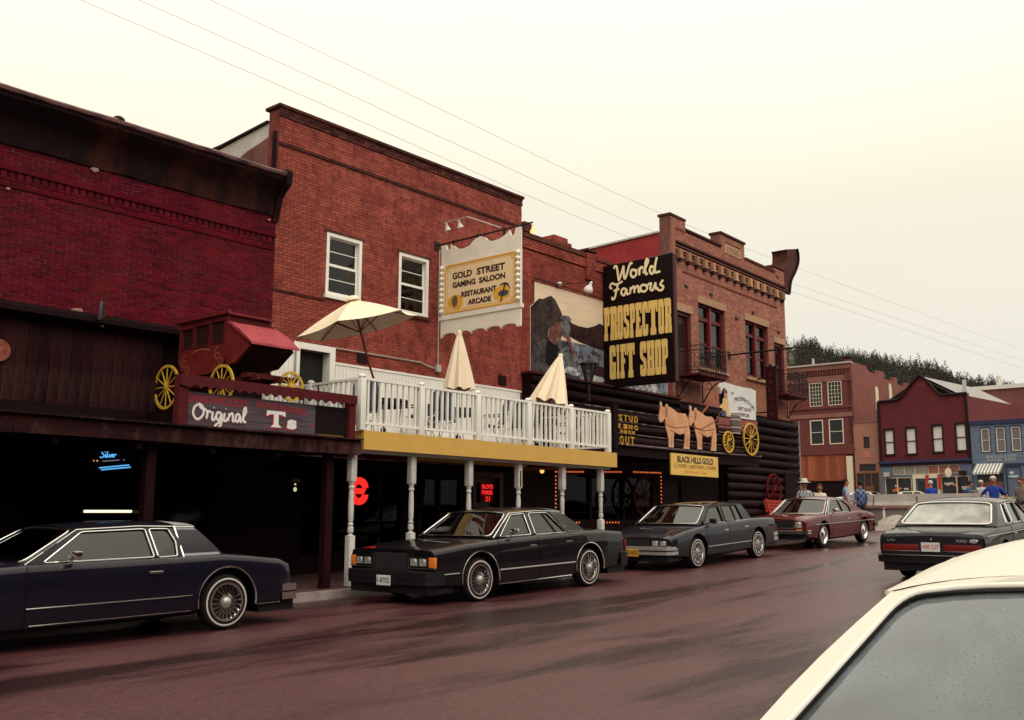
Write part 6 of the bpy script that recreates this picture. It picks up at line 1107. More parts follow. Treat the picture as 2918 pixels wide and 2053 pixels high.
# G: blue clapboard shop
bG = thing('clapboard_shop', 'slate blue clapboard shop with three sash windows and striped awning', 'building', FG(2.5, -2, .8))
hG = [(.18, .70, 4.33, 5.85), (1.09, 1.63, 4.29, 5.87), (2.0, 2.56, 4.33, 5.88), (2.95, 3.5, 4.33, 5.88), (-.2, 1.36, 1.4, 2.95), (1.52, 2.42, .9, 3.36)]
fplate(FG, [(-.48, .5), (7.5, .5), (7.5, 6.2), (-.48, 6.2)], [rect(h) for h in hG], -.25, 0).build('wall', M_blue, bG)
M_clap = mat('blue_clapboard', (.135, .17, .235), .6, var=.15, scale=2, island=.08)
cuts = [h for h in hG]
z = 3.55
while z < 6.1:
    segs = [(-.46, 7.5)]
    for h in hG:
        if z + .07 > h[2] - .05 and z < h[3] + .05:
            ns = []
            for a, b in segs:
                if h[1] + .04 <= a or h[0] - .04 >= b: ns.append((a, b)); continue
                if h[0] - .04 > a: ns.append((a, h[0] - .04))
                if h[1] + .04 < b: ns.append((h[1] + .04, b))
            segs = ns
    for a, b in segs: MB().add([], []) ; mb = MB(); mb.add([FG(a, .001, z), FG(b, .001, z), FG(b, .03, z), FG(a, .03, z), FG(a, .006, z + .088), FG(b, .006, z + .088)], [(0, 1, 2, 3), (3, 2, 5, 4)]); mb.build('clapboard', M_clap, bG)
    z += .09
fbox(FG, -.5, 7.5, -.2, .12, 6.12, 6.38).build('cornice', M_blued, bG)
for h in hG[:4]:
    wn = grid_window(bG, FG, *h, 1, 2, mat('far_grey_white', (.55, .50, .46), .6), mat('far_grey_curtain_pane', (.19, .165, .16), .4, var=.3, scale=1.5), .06, .02); fplate(FG, rect((h[0] - .05, h[1] + .05, h[2] - .04, h[3] + .06)), [rect(h)], .0, .05).build('casing', M_blued, wn)
fbox(FG, -.45, 7.5, .0, .06, 3.42, 3.56).build('sign_band', M_blued, bG)
fG2 = lambda a, b, c: FG(a, .04 + c, b)
text('BLACK HILLS GIFTS', .30, lambda a, b, c: fG2(.42 + a / K, 3.92 + b / K, c), M_wash, bG, w=2.25); text('SOUVENIRS - JEWELRY', .30, lambda a, b, c: fG2(.45 + a / K, 3.72 + b / K, c), M_wash, bG, w=2.2)
grid_window(bG, FG, *hG[4], 1, 1, M_blued, M_pane, .06); fbox(FG, -.2, 1.36, -.04, .02, 1.75, 2.4).build('brick_panel', M_h1, bG)
for i in range(17):
    a, b = -.34 + i * .1, -.34 + (i + 1) * .1
    mb = MB(); mb.add([FG(a + .1, .05, 3.58), FG(b + .1, .05, 3.58), FG(b, .75, 2.98), FG(a, .75, 2.98), FG(a, .75, 2.86), FG(b, .75, 2.86), FG(a + .1, .05, 3.55), FG(b + .1, .05, 3.55), FG(b, .73, 2.95), FG(a, .73, 2.95)], [(0, 1, 2, 3), (3, 2, 5, 4), (6, 9, 8, 7)]); mb.build('awning_stripe', M_blind if i % 2 else mat('awning_grey', (.20, .19, .19), .7), bG)
dd = grid_window(bG, FG, *hG[5], 1, 1, M_blued, M_blue, .05); MB().plate([(p[0], p[1]) for p in blob(1.95, 2.72, .33, .09, 18, 0)], [], .0, .01, lambda u, v, w: FG(u, w + .001, v)).build('painted_whale', mat('far_pale_blue', (.35, .45, .55), .6), bG); MB().plate(blob(1.85, 2.95, .12, .09, 12, .1), [], .0, .01, lambda u, v, w: FG(u, w + .001, v)).build('painted_cloud', M_blind, bG)
fbox(FG, -.48, 7.5, -9, -.26, 6.0, 6.1).build('roof', M_wash, bG); fbox(FG, -.48, -.25, -9, -.26, .6, 6.0).build('flank_wall', M_blue, bG)
# H: big brick building behind the blue shop
bH = thing('brick_building', 'large red-brown brick building with pale coping rising behind the blue shop', 'building', (112, 26, 2.5))
MB().box(108, 124, 14, 30.6, 1.2, 13.0).build('wall', M_h1, bH); MB().box(107.8, 124.2, 13.8, 30.8, 13.0, 13.4).build('coping', mat('far_white_coping', (.62, .58, .53), .7), bH); MB().cyl((110, 27.2, 13.4), (110, 27.2, 14.6), .35, 10, .2).build('roof_vent', M_steel, bH)
MB().box(107.7, 108.0, 14.5, 30.2, 8.2, 8.5).build('string_course', M_e2, bH); MB().add([], [])
mb = MB(); mb.add([(107.9, 30.6, 11.9), (107.9, 25.8, 9.4), (101, 25.8, 9.2), (101, 30.6, 11.4)], [(0, 1, 2, 3)]); mb.add([(107.9, 30.6, 11.7), (107.9, 25.8, 9.2), (101, 25.8, 9.0), (101, 30.6, 11.2)], [(0, 3, 2, 1)]); mb.build('lean_to_roof', MATS['far_grey_shingle'], bH)

# ---------------------------------------------------------------- hill and pines
M_hill = mat('forest_floor', (.055, .050, .038), .95, col2=(.10, .09, .075), scale=.05, bump=.3, bscale=.5)
RG = [(225, 210, 52), (262, 150, 44), (280, 124.6, 40.6), (284, 120, 40.0), (290, 113.5, 37.3), (296, 106, 36.4), (302, 99.5, 34.8), (308, 93, 32.8), (313.5, 87, 30.3), (319, 81.5, 28.3), (323, 76.7, 28.0), (330, 66, 27.0), (338, 50, 24), (348, 20, 20), (355, -30, 17), (360, -120, 14)]
HS = 2.6
RG = [(a * HS, b * HS, (c + 12.5) * HS - 9.5) for a, b, c in RG]
def ridge(s):
    t = s * (len(RG) - 1); i = min(int(t), len(RG) - 2); a, b = Vector(RG[i]), Vector(RG[i + 1]); return a.lerp(b, t - i)
def hillp(s, t):
    p = ridge(s); d = Vector((-p.x, -p.y, 0)).normalized(); far = 165 * HS
    if t <= 1: q = p + d * far * (1 - t); q.z = 2 + (p.z - 2) * (t ** 1.15) + 1.2 * math.sin(s * 40 + t * 9)
    else: q = p - d * 140 * HS * (t - 1); q.z = p.z - 40 * (t - 1) ** 1.5
    return q
MB().grid(lambda a, b: hillp(a, b * 1.5), 90, 36).build('hill', M_hill, kind='structure', smooth=60, fix=False)
M_pine = mat('haze_grey_needles', (.060, .056, .048), .9, col2=(.095, .085, .075), scale=.3, island=.45); M_trunk = mat('pine_trunk', (.05, .035, .028), .9)  # needles greyed: the distance haze is put into their colour
def pine_geo(seed, H, Rm, n=44):
    r_ = random.Random(seed); vs = []; fs = []
    for i in range(n):
        t = (i + r_.random()) / n; z = H * (.14 + .86 * t); env = Rm * min(1, (t + .10) / .22) * (1 - t) ** .80 + .10; a = r_.uniform(0, 6.283); rr_ = env * (.45 + .6 * r_.random()); c = Vector((rr_ * math.cos(a), rr_ * math.sin(a), z - .22 * rr_)); k = (.55 + .75 * r_.random()) * (1.05 - .55 * t)
        for m in range(5):
            d = Vector((math.cos(a) * .8 + r_.gauss(0, .7), math.sin(a) * .8 + r_.gauss(0, .7), r_.gauss(.05, .5))).normalized(); e = d.orthogonal().normalized(); e.rotate(Matrix.Rotation(r_.uniform(0, 6.28), 3, d)); p = c + d * k * r_.uniform(-.2, .2); o = len(vs)
            vs += [p + e * k * .36, p - e * k * .36, p + d * k]; fs.append((o, o + 1, o + 2))
    return vs, fs
geo = [pine_geo(i, 10.0 + (i % 3) * 1.3, 1.75 + .22 * (i % 4)) for i in range(7)]
pm = []
for vs_, fs_ in geo:
    mb = MB(); mb.add(vs_, fs_); mb.cm = 1; mb.tube([(0, 0, -1), (0, 0, 8.5)], [.22, .04], 5); pm.append(mb.mesh('pine_tree', [M_pine, M_trunk], fix=False))
rt = random.Random(99)
def pine(s, t, sc2):
    p = hillp(s, t); o = link('pine_tree', rt.choice(pm)); o.location = p - Vector((0, 0, .3)); o.rotation_euler.z = rt.uniform(0, 6.28); w_ = sc2 * rt.uniform(.95, 1.35); o.scale = (w_, w_, sc2)
    tag(o, 'dark pine tree on the crest of the wooded ridge behind the brick buildings', 'tree', 'pines on the ridge')
for i in range(295): pine(.125 + .55 * (i + rt.random()) / 295, rt.uniform(.965, 1.004), rt.choice((.6, .75, .85, .95, 1.1, 1.25)) * rt.uniform(.9, 1.1))
fv = []; ff = []
for i in range(1500):
    s_ = .11 + .58 * rt.random(); p = hillp(s_, rt.uniform(.70, .97)); vs_, fs_ = rt.choice(geo); sc2 = rt.uniform(.65, 1.2); o = len(fv); ca, sa = math.cos(i * 1.7), math.sin(i * 1.7)
    fv += [(p.x + (v.x * ca - v.y * sa) * sc2 * 1.15, p.y + (v.x * sa + v.y * ca) * sc2 * 1.15, p.z - .3 + v.z * sc2) for v in vs_]; ff += [tuple(q + o for q in f) for f in fs_]
me = bpy.data.meshes.new('pine_forest'); me.from_pydata(fv, [], ff); me.materials.append(M_pine); fo_ = link('pine_forest', me, kind='stuff'); tag(fo_, 'dense dark pine forest covering the slope behind the brick buildings', 'forest')

# ---------------------------------------------------------------- overhead wires on distant poles
wr = []
for zz in ([(-30, 10.35), (8.3, 9.87), (26.9, 9.36), (45, 9.9), (80, 11.0), (130, 13.0)], [(-30, 10.9), (9.5, 10.37), (18.5, 10.12), (29, 9.92), (45, 10.3), (80, 11.6), (130, 13.6)], [(-30, 11.6), (11.1, 11.06), (29.5, 10.70), (45, 11.1), (80, 12.4), (130, 14.2)]):
    wr.append(zz)
for i, zz in enumerate(wr):
    o = MB().tube(smooth_poly([Vector((a, 18.0, b)) for a, b in zz], 6), .0055, 5).build('power_line', mat('grey_wire', (.42, .35, .33), .6)); tag(o, ('lowest', 'middle', 'highest')[i] + ' thin power line sagging above the brick rooftops', 'wire', 'overhead wires')
for X in (-30, 130):
    z0 = zg(X); o = thing('utility_pole', 'wooden utility pole with crossarm ' + ('far beyond the brick buildings' if X > 0 else 'behind the dark red brick building'), 'pole', (X, 18, z0)); MB().cyl((X, 18.06, z0 - .5), (X, 18.06, z0 + (13.8 if X < 0 else 11.8)), .16, 10, .11).build('shaft', mat('pole_wood', (.10, .06, .045), .8), o); MB().box(X - .06, X + .06, 17.2, 18.9, z0 + (12.8 if X < 0 else 9.4), z0 + (12.95 if X < 0 else 9.55)).build('crossarm', MATS['pole_wood'], o)

# ---------------------------------------------------------------- concrete barriers at the junction
M_conc = mat('pale_concrete', (.50, .45, .41), .8, var=.25, scale=2.5, bump=.3, bscale=20); M_conc2 = mat('grey_concrete', (.27, .23, .22), .8, var=.3, scale=2, bump=.3, bscale=20, dirt=(.25, .07, .06), dirtscale=2.2, dirtamt=.5)
for i, (y0, y1, lb) in enumerate(((13.25, 14.1, 'short pale concrete barrier block behind the maroon coupe'), (11.75, 13.19, 'long pale concrete barrier block on the low grey wall'), (9.6, 11.69, 'pale concrete barrier block behind the dark sedan'))):
    o = MB().plate([(-.22, .47), (.22, .47), (.16, .60), (.13, .86), (-.13, .86), (-.16, .60)], [], y0, y1, lambda a, b, c: Vector((35.8 + a, c, b))).build('concrete_barrier', M_conc); tag(o, lb, 'barrier', 'concrete barrier blocks')
bw = thing('low_wall', 'low grey concrete wall with a pinkish plank on top at the junction', 'wall', (35.8, 11.5, -.35)); MB().box(35.62, 36.0, 8.0, 14.2, -.45, .36).build('wall', M_conc2, bw); MB().bbox(35.55, 36.05, 8.0, 14.2, .362, .465, .012).build('plank', mat('pinkish_plank', (.33, .18, .165), .7, var=.3, scale=4), bw)
pl = thing('marker_post', 'thin white marker post in front of the low grey wall', 'post', (35.3, 12.75, zg(35.3))); MB().bbox(35.27, 35.33, 12.72, 12.78, zg(35.3), .36, .005).build('shaft', M_white, pl); MB().box(35.265, 35.335, 12.715, 12.785, .3, .34).build('reflector', M_redf, pl)
dm = MB().lathe([(1.0, -.4), (.8, -.2), (.45, .02), (.15, .12), (0, .14)], Matrix.Translation((35.0, 12.2, 0)), 14).build('rubble_heap', mat('pale_rubble', (.42, .36, .33), .9, var=.4, scale=6, bump=.6, bscale=8)); tag(dm, 'small heap of pale rubble against the low grey wall', 'rubble')

# ---------------------------------------------------------------- cars
def lerp(a, b, t): return a + (b - a) * t
def rounded(poly, r=.04, n=4):
    out = []; N = len(poly)
    for i in range(N):
        p0, p1, p2 = Vector(poly[i - 1]), Vector(poly[i]), Vector(poly[(i + 1) % N]); a = (p0 - p1); b = (p2 - p1); ra = min(r, a.length * .45); rb = min(r, b.length * .45); s, e = p1 + a.normalized() * ra, p1 + b.normalized() * rb
        for k in range(n + 1): t = k / n; out.append(tuple((s * (1 - t) ** 2 + p1 * 2 * t * (1 - t) + e * t * t)[:2]))
    return out
M_cg = glassmat('car_glass', (.22, .23, .235)); M_tyre = M_rubber
M_seat = mat('dark_car_cloth', (.028, .024, .028), .8); M_trimb = mat('black_trim', (.010, .008, .010), .5); M_amber = mat('amber_lens', (.75, .20, .03), .2); M_redl = mat('red_lens', (.16, .010, .008), .25); M_lens = mat('headlight_lens', (.62, .62, .60), .08, metal=.6)
M_shut = mat('shut_line', (.004, .003, .004), .8)
def paint(name, c, rough=.45, coat=.7): return mat(name, c, rough, coat=coat, spec=.05)
def car(sp, name, label, P, vinyl=None):
    root = thing(name, label, 'car'); st = sp['st']; tabs = [[(s[0], s[i]) for s in st] for i in range(1, 5)]
    x0, x1 = st[0][0], st[-1][0]; xs = sorted(set([round(s[0], 3) for s in st] + [round(x0 + (x1 - x0) * i / 40, 3) for i in range(41)]))
    def sec(x):
        zs, zb, zt, hw_ = [interp(t, x) for t in tabs]; H = zb - zs
        return [(hw_ * .88, zs), (hw_ * .965, zs + .05), (hw_ * .992, zs + .28 * H), (hw_, zs + .5 * H), (hw_ * .998, zs + .70 * H), (hw_ * .99, zb - .075), (hw_ * .975, zb - .035), (hw_ * .95, zb - .010), (hw_ * .91, zb + .002), (hw_ * .55, zb + (zt - zb) * .8)], zs, zt
    mb = MB(); rings = []
    for x in xs:
        h, zs, zt = sec(x); ring = [(x, 0, zs)] + [(x, p[0], p[1]) for p in h] + [(x, 0, zt)] + [(x, -p[0], p[1]) for p in reversed(h)]; rings.append(ring)
    n_ = len(rings[0]); mb.add([v for r_ in rings for v in r_], [(i * n_ + k, i * n_ + (k + 1) % n_, (i + 1) * n_ + (k + 1) % n_, (i + 1) * n_ + k) for i in range(len(rings) - 1) for k in range(n_)] + [tuple(range(n_)), tuple((len(rings) - 1) * n_ + k for k in range(n_ - 1, -1, -1))])
    me = mb.mesh('body', P); bo = bpy.data.objects.new('body', me); COL.objects.link(bo)
    wb, rw, ra = sp['wb'], sp.get('rw', .335), sp.get('ra', .40); cm = MB(); hwm = max(s[4] for s in st)
    WX = (sp.get('fx', wb / 2), -wb / 2)
    for wx in WX:
        for s_ in (-1, 1): cm.lathe([(0, -.2), (ra, -.2), (ra, .2), (0, .2)], Matrix.Translation((wx, s_ * (hwm - .13), rw + .01)) @ Matrix.Rotation(R(90), 4, 'X'), 32)
    co_ = bpy.data.objects.new('cut', cm.mesh('cut', P)); COL.objects.link(co_)
    bmm = bmesh.new(); bmm.from_mesh(co_.data); bmesh.ops.remove_doubles(bmm, verts=bmm.verts[:], dist=1e-4); bmesh.ops.recalc_face_normals(bmm, faces=bmm.faces[:]); bmm.to_mesh(co_.data); bmm.free()
    md = bo.modifiers.new('b', 'BOOLEAN'); md.operation = 'DIFFERENCE'; md.object = co_; md.solver = 'EXACT'
    dg = bpy.context.evaluated_depsgraph_get(); me2 = bpy.data.meshes.new_from_object(bo.evaluated_get(dg)); bpy.data.objects.remove(bo); bpy.data.objects.remove(co_)
    me2.polygons.foreach_set('use_smooth', [True] * len(me2.polygons)); me2.set_sharp_from_angle(angle=R(32)); me2.name = 'body'; body = link('body', me2, root)
    # doors
    for (d0, d1) in sp['doors']:
        for s_ in (-1, 1):
            dx = [d0] + [x for x in xs if d0 + .02 < x < d1 - .02] + [d1]
            def skin(off, e):
                V = []
                for i, x in enumerate(dx):
                    xx = x - e if i == 0 else (x + e if i == len(dx) - 1 else x); h, zs, zt = sec(xx)
                    V += [(xx, s_ * (p[0] + off), p[1]) for p in h[1:8]]
                m_ = MB(); m_.add(V, [(i * 7 + k, i * 7 + k + 1, (i + 1) * 7 + k + 1, (i + 1) * 7 + k) for i in range(len(dx) - 1) for k in range(6)]); return m_
            dr_ = skin(.0045, 0).build('door', P, root, smooth=32); skin(.0022, .007).build('shut_line', M_shut, dr_)
            h, zs, zt = sec(d0 + .16); zh = interp(tabs[1], d0) - .17; yh = h[4][0] + .008
            MB().bbox(d0 + .07, d0 + .24, s_ * yh - .012, s_ * yh + .012, zh, zh + .028, .004).build('handle', M_chrome, dr_)
    # greenhouse
    g = sp['gh']; zb0, zr, yb, yr = g['zb'], g['zr'], g['yb'], g['yr']
    def belt(x): return zb0 + g.get('bs', 0) * x
    def arch(x): return g.get('arch', .02) * math.sin(math.pi * min(1, max(0, (x - g['rr']) / (g['wt'] - g['rr']))))
    def side(s_):
        def f(x, t, w): y = lerp(yb, yr, t) + .025 * math.sin(math.pi * t) - w; return Vector((x, s_ * y, lerp(belt(x) - .012, zr + arch(x), t)))
        return f
    out = [(g['wb'], 0), (g['wt'], 1)] + [(lerp(g['wt'], g['rr'], q_ / 6), 1) for q_ in range(1, 6)] + [(g['rr'], 1), (g['bb'], 0)]
    wins = [rounded(w_, .05) for w_ in sp['win']]
    pm_ = vinyl if vinyl and sp.get('fullvinyl') else P
    for s_ in (-1, 1):
        f = side(s_); so = [];
        for i in range(len(out)):
            a, b = out[i], out[(i + 1) % len(out)]; k5 = 5 if abs(a[1] - b[1]) > .5 else 1
            for k in range(k5): so.append((lerp(a[0], b[0], k / k5), lerp(a[1], b[1], k / k5)))
        fr_ = MB().plate(so, wins, 0, .05, f).build('side_frame', pm_, root, smooth=30)
        for w_ in wins:
            MB().tube([f(p[0], p[1], -.004) for p in w_], .0085, 6, closed=True).build('window_trim', M_chrome if sp.get('chrome', True) else M_trimb, fr_)
            MB().plate(w_, [], .018, .022, f).build('side_window', M_cg, fr_)
        for bx in sp.get('bars', []): MB().beam(f(bx[0], .05, .01), f(bx[1], .9, .01), .022, .03).build('window_bar', M_trimb, fr_)
        if vinyl: MB().plate([(g['rr'] + .16, .03), (g['rr'] + .24, .98), (g['rr'] + .02, .99), (g['bb'] + .05, .03)] if not sp.get('vq') else sp['vq'], [], -.008, -.001, f).build('vinyl_quarter', vinyl, fr_, smooth=40)
        if vinyl: q = sp.get('vq', [(g['rr'] + .16, .03), (g['rr'] + .24, .98)]); MB().tube([f(q[0][0] + .02, q[0][1], -.006), f(q[1][0] + .02, q[1][1], -.006)], .014, 6).build('vinyl_moulding', M_chrome, fr_)
        # drip rail
        MB().tube([f(g['wb'] - .02, .02, -.012), f(g['wt'], .985, -.012), f((g['wt'] + g['rr']) / 2, .995, -.014), f(g['rr'], .985, -.012)], .009, 6).build('drip_rail', M_chrome if sp.get('chrome', True) else P, fr_)
    def roof(a, b, dz=0, k=1.0):
        x = lerp(g['wt'], g['rr'], a); s = 2 * b - 1; e = 1 - abs(2 * a - 1) ** 4 * .35
        z = zr + arch(x) + g['crown'] * e * (1 - abs(s) ** 2.4) + dz; return Vector((x + .056 * (1 - s * s) * (1 if a < .5 else -1) * (abs(2 * a - 1) ** 3), s * (yr + .006) * k, z))
    mb = MB(); mb.grid(lambda a, b: roof(a, b), 18, 16); ro = mb.build('roof', pm_, root, smooth=50, fix=False)
    mb = MB(); mb.grid(lambda a, b: roof(a, b, -.035), 18, 16); mb.build('headliner', M_seat, ro, fix=False)
    if vinyl and not sp.get('fullvinyl'):
        mb = MB(); ta = 1 - .26 / max(.3, (g['wt'] - g['rr'])); mb.grid(lambda a, b: roof(lerp(ta, 1, a), b, .008, 1.003), 8, 16); mb.build('vinyl_roof', vinyl, ro, smooth=50, fix=False)
    def screen(nm, xb, xt, dirn, fm, gm, ins, trim):
        L_ = math.hypot(xt - xb, zr - zb0); nx, nz_ = dirn * (zr - zb0) / L_, abs(xt - xb) / L_
        def f(s, t, w): bul = .07 * (1 - s * s); return Vector((lerp(xb, xt, t) + dirn * bul * .8 + nx * w, s * lerp(yb * .985, yr * .985, t), lerp(belt(xb), zr + g['crown'] * .65 * (1 - abs(s) ** 2.4), t) + nz_ * w))
        ou = [(lerp(-1, 1, k / 12), 0) for k in range(12)] + [(1, k / 6) for k in range(6)] + [(lerp(1, -1, k / 12), 1) for k in range(12)] + [(-1, 1 - k / 6) for k in range(6)]
        si, ti = ins; ho = []
        base_ = [(-1 + si, ti), (1 - si, ti), (1 - si, 1 - ti * .9), (-1 + si, 1 - ti * .9)]
        rp = rounded(base_, .12, 5)
        for i in range(len(rp)):
            a, b = rp[i], rp[(i + 1) % len(rp)]; m_ = max(1, int(math.hypot(b[0] - a[0], b[1] - a[1]) / .15))
            for k in range(m_): ho.append((lerp(a[0], b[0], k / m_), lerp(a[1], b[1], k / m_)))
        fr_ = MB().plate(ou, [ho], -.03, .0, f).build(nm + '_frame', fm, root, smooth=40)
        MB().tube([f(p[0], p[1], .004) for p in ho], trim[1], 8, closed=True).build(nm + '_trim', trim[0], fr_, smooth=60)
        MB().tube([f(p[0] * .985, .5 + (p[1] - .5) * .97, -.002) for p in ho], trim[1] * .7, 6, closed=True).build(nm + '_gasket', M_trimb, fr_, smooth=60)
        MB().grid(lambda a, b: f(lerp(-1 + si, 1 - si, a), lerp(ti, 1 - ti * .9, b), -.012), 12, 6).build(nm + '_glass', gm, fr_, smooth=60, fix=False)
    screen('windshield', g['wb'], g['wt'], 1, P, sp.get('wsg', M_cg), (.05, .05), (sp.get('wst', M_chrome), .010)); screen('rear_window', g['bb'], g['rr'], -1, pm_, sp.get('rwg', M_cg), sp.get('rwi', (.10, .08)), (sp.get('rwt', M_chrome), sp.get('rwr', .012)))
    # interior
    it = MB(); it.box(g['bb'] + .12, g['wb'] - .12, -yb + .07, yb - .07, zb0 - .06, zb0 + .006)
    for sx_ in ([-.05, -.85] if g['wb'] - g['bb'] > 2.2 else [.0, -.75]):
        for sy in (-.36, .36): it.bbox(sx_ - .10, sx_ + .04, sy - .26, sy + .26, zb0 - .05, zb0 + .10, .04); it.bbox(sx_ - .10, sx_ - .01, sy - .12, sy + .12, zb0 + .10, zb0 + .24, .03)
    it.bbox(g['wb'] - .42, g['wb'] - .14, -yb + .08, yb - .08, zb0 - .05, zb0 + .03, .03); it.build('interior', M_seat, root, smooth=40)
    MB().tube([(g['wb'] - .50 + .06 * math.sin(R(a)), .36 + .18 * math.cos(R(a)), zb0 + .04 + .17 * math.sin(R(a))) for a in range(0, 360, 20)], .012, 6, closed=True).build('steering_wheel', M_trimb, root)
    MB().bbox(g['wt'] + .02, g['wt'] + .05, -.11, .11, zr - .07, zr - .02, .008).build('rear_view_mirror', M_trimb, root)
    # wheels
    for wx in WX:
        for s_ in (-1, 1):
            yc = s_ * (interp(tabs[3], wx) - .125); M = Matrix.Translation((wx, yc, rw)) @ Matrix.Rotation(R(-90 * s_), 4, 'X')
            wh = MB().lathe([(.20, .085), (rw * .78, .10), (rw * .93, .088), (rw * .985, .06), (rw, .03), (rw, -.03), (rw * .985, -.07), (rw * .9, -.09), (.20, -.09)], M, 36).build('wheel', M_tyre, root, smooth=40)
            if sp.get('whitewall'): MB().lathe([(rw * .80, .1005), (rw * .86, .0985)], M, 36).build('whitewall', M_whitewall, wh)
            r_ = rw * .68; ws = sp.get('wheel', 'wire')
            MB().lathe([(r_ + .012, .082), (r_ + .006, .104), (r_ - .018, .104), (r_ - .03, .07)], M, 36).build('rim', M_chrome, wh, smooth=50)
            if ws == 'wire':
                mb = MB(); mb.lathe([(0, .05), (r_, .058)], M, 32); mb.build('wheel_backing', M_trimb, wh); mb = MB()
                for k in range(40):
                    a = 2 * math.pi * k / 40; a2 = a + (.22 if k % 2 else -.22); mb.tube([M @ Vector((.055 * math.cos(a), .055 * math.sin(a), .11 - .02 * (k % 2))), M @ Vector(((r_ - .025) * math.cos(a2), (r_ - .025) * math.sin(a2), .085))], .0042, 4)
                mb.build('spokes', M_chrome, wh); MB().lathe([(0, .135), (.035, .13), (.055, .11), (.075, .085), (.08, .07)], M, 20).build('hub_cap', M_steel, wh, smooth=40)
            elif ws == 'alloy':
                MB().lathe([(0, .105), (.05, .10), (.07, .085), (.12, .078), (r_ - .02, .09)], M, 32).build('hub_cap', mat('alloy_grey', (.42, .40, .39), .35, metal=.7), wh, smooth=40); mb = MB()
                for k in range(10): a = 2 * math.pi * k / 10; mb.beam(M @ Vector((.11 * math.cos(a), .11 * math.sin(a), .088)), M @ Vector(((r_ - .03) * math.cos(a), (r_ - .03) * math.sin(a), .092)), .022, .012)
                mb.build('wheel_slots', M_trimb, wh)
            else: MB().lathe([(0, .12), (.09, .115), (.12, .09), (r_ - .04, .082), (r_ - .02, .075)], M, 32).build('hub_cap', M_chrome, wh, smooth=40)
            if sp.get('archtrim'):
                h_, zs_, zt_ = sec(wx); MB().tube([(wx + (ra + .004) * math.cos(R(a)), s_ * (interp(tabs[3], wx + ra * math.cos(R(a))) * .997 + .004), rw + .01 + (ra + .004) * math.sin(R(a))) for a in range(-8, 189, 7)], sp['archtrim'], 6).build('arch_moulding', M_chrome, body)
    for (a, b, z, h_, m_) in sp.get('mold', []):
        for s_ in (-1, 1):
            n2 = 8; mb = MB()
            P_ = []
            for i in range(n2 + 1):
                x = lerp(a, b, i / n2); hh, zs, zt = sec(x); yy = max(p[0] for p in hh) * .999
                for k in range(len(hh) - 1):
                    if hh[k][1] <= z <= hh[k + 1][1]: yy = lerp(hh[k][0], hh[k + 1][0], (z - hh[k][1]) / (hh[k + 1][1] - hh[k][1])); break
                P_.append((x, s_ * (yy + .006), z))
            mb.tube(P_, h_, 6); mb.build('side_moulding', m_, body)
    # bumpers
    for e, (bx, z0, z1, m_) in (('front', sp['fb']), ('rear', sp['rb'])):
        sg = 1 if e == 'front' else -1; hwb = sp.get('bw', st[0][4] + .06); i_ = bx - sg * .32
        pl_ = [(i_, hwb), (bx - sg * .10, hwb), (bx - sg * .02, hwb - .10), (bx, hwb - .3), (bx + sg * .01, 0), (bx, -hwb + .3), (bx - sg * .02, -hwb + .10), (bx - sg * .10, -hwb), (i_, -hwb), (bx - sg * .14, -hwb + .12), (bx - sg * .14, hwb - .12)]
        bmp = MB().plate(pl_, [], z0, z1, lambda a, b, c: Vector((a, b, c))).build('bumper', m_, root); MB().plate([(p[0] + sg * .006, p[1] * 1.004) for p in pl_], [], (z0 + z1) / 2 - .012, (z0 + z1) / 2 + .012, lambda a, b, c: Vector((a, b, c))).build('rub_strip', M_trimb, bmp)
        MB().plate([(i_ - sg * .3, hwb - .1), (bx - sg * .07, hwb - .1), (bx - sg * .06, 0), (bx - sg * .07, -hwb + .1), (i_ - sg * .3, -hwb + .1)], [], z0 - .14, z0 + .01, lambda a, b, c: Vector((a, b, c))).build('valance', M_trimb, root)
    for kind, a in sp.get('lights', []):
        x, y0, y1, z0, z1 = a; m_ = {'head': M_lens, 'amber': M_amber, 'red': M_redl, 'grille': M_trimb, 'chrome': M_chrome, 'panel': P}[kind]; nm = {'head': 'headlight', 'amber': 'turn_signal', 'red': 'tail_light', 'grille': 'grille', 'chrome': 'bright_trim', 'panel': 'panel'}[kind]
        for s_ in ((-1, 1) if kind not in ('grille',) and y0 > 0.001 else (1,)):
            lo, hi = (y0, y1) if s_ == 1 else (-y1, -y0)
            o_ = MB().bbox(x - .05, x, lo, hi, z0, z1, .008).build(nm, m_, root, smooth=30)
            if kind == 'head':
                MB().plate(rect((lo - .012, hi + .012, z0 - .012, z1 + .012)), [rect((lo + .004, hi - .004, z0 + .004, z1 - .004))], 0, .012, lambda a_, b_, c_: Vector((x - .004 + c_, a_, b_))).build('bezel', M_chrome, o_); MB().ball((x, (lo + hi) / 2, (z0 + z1) / 2), min(hi - lo, z1 - z0) * .40, 12, (.25, 1, 1)).build('bulb_lens', M_lens, o_, smooth=60)
            if kind == 'grille':
                mb = MB(); n3 = sp.get('gbars', 18)
                for i in range(1, n3): yv = lerp(lo, hi, i / n3); mb.box(x, x + .008, yv - .003, yv + .003, z0 + .01, z1 - .01)
                mb.build('grille_bars', mat('dark_grille', (.07, .06, .065), .4), o_); MB().plate(rect((lo - .015, hi + .015, z0 - .012, z1 + .02)), [rect((lo, hi, z0, z1))], 0, .02, lambda a_, b_, c_: Vector((x - .012 + c_, a_, b_))).build('grille_surround', M_chrome, o_)
    for (x, sg, z, tx, pc_, tcx) in sp.get('plates', []):
        lp = MB().bbox(x - .008, x + .008, -.152, .152, z, z + .152, .004).build('licence_plate', pc_, root)
        text(tx, .105, lambda a, b, c: Vector((x + sg * (.0085 + c), sg * (-.135 + a), z + .045 + b)) if sg > 0 else Vector((x - .0085 - c, .135 - a, z + .045 + b)), tcx, lp, 'plate_number', w=.27, ext=.002)
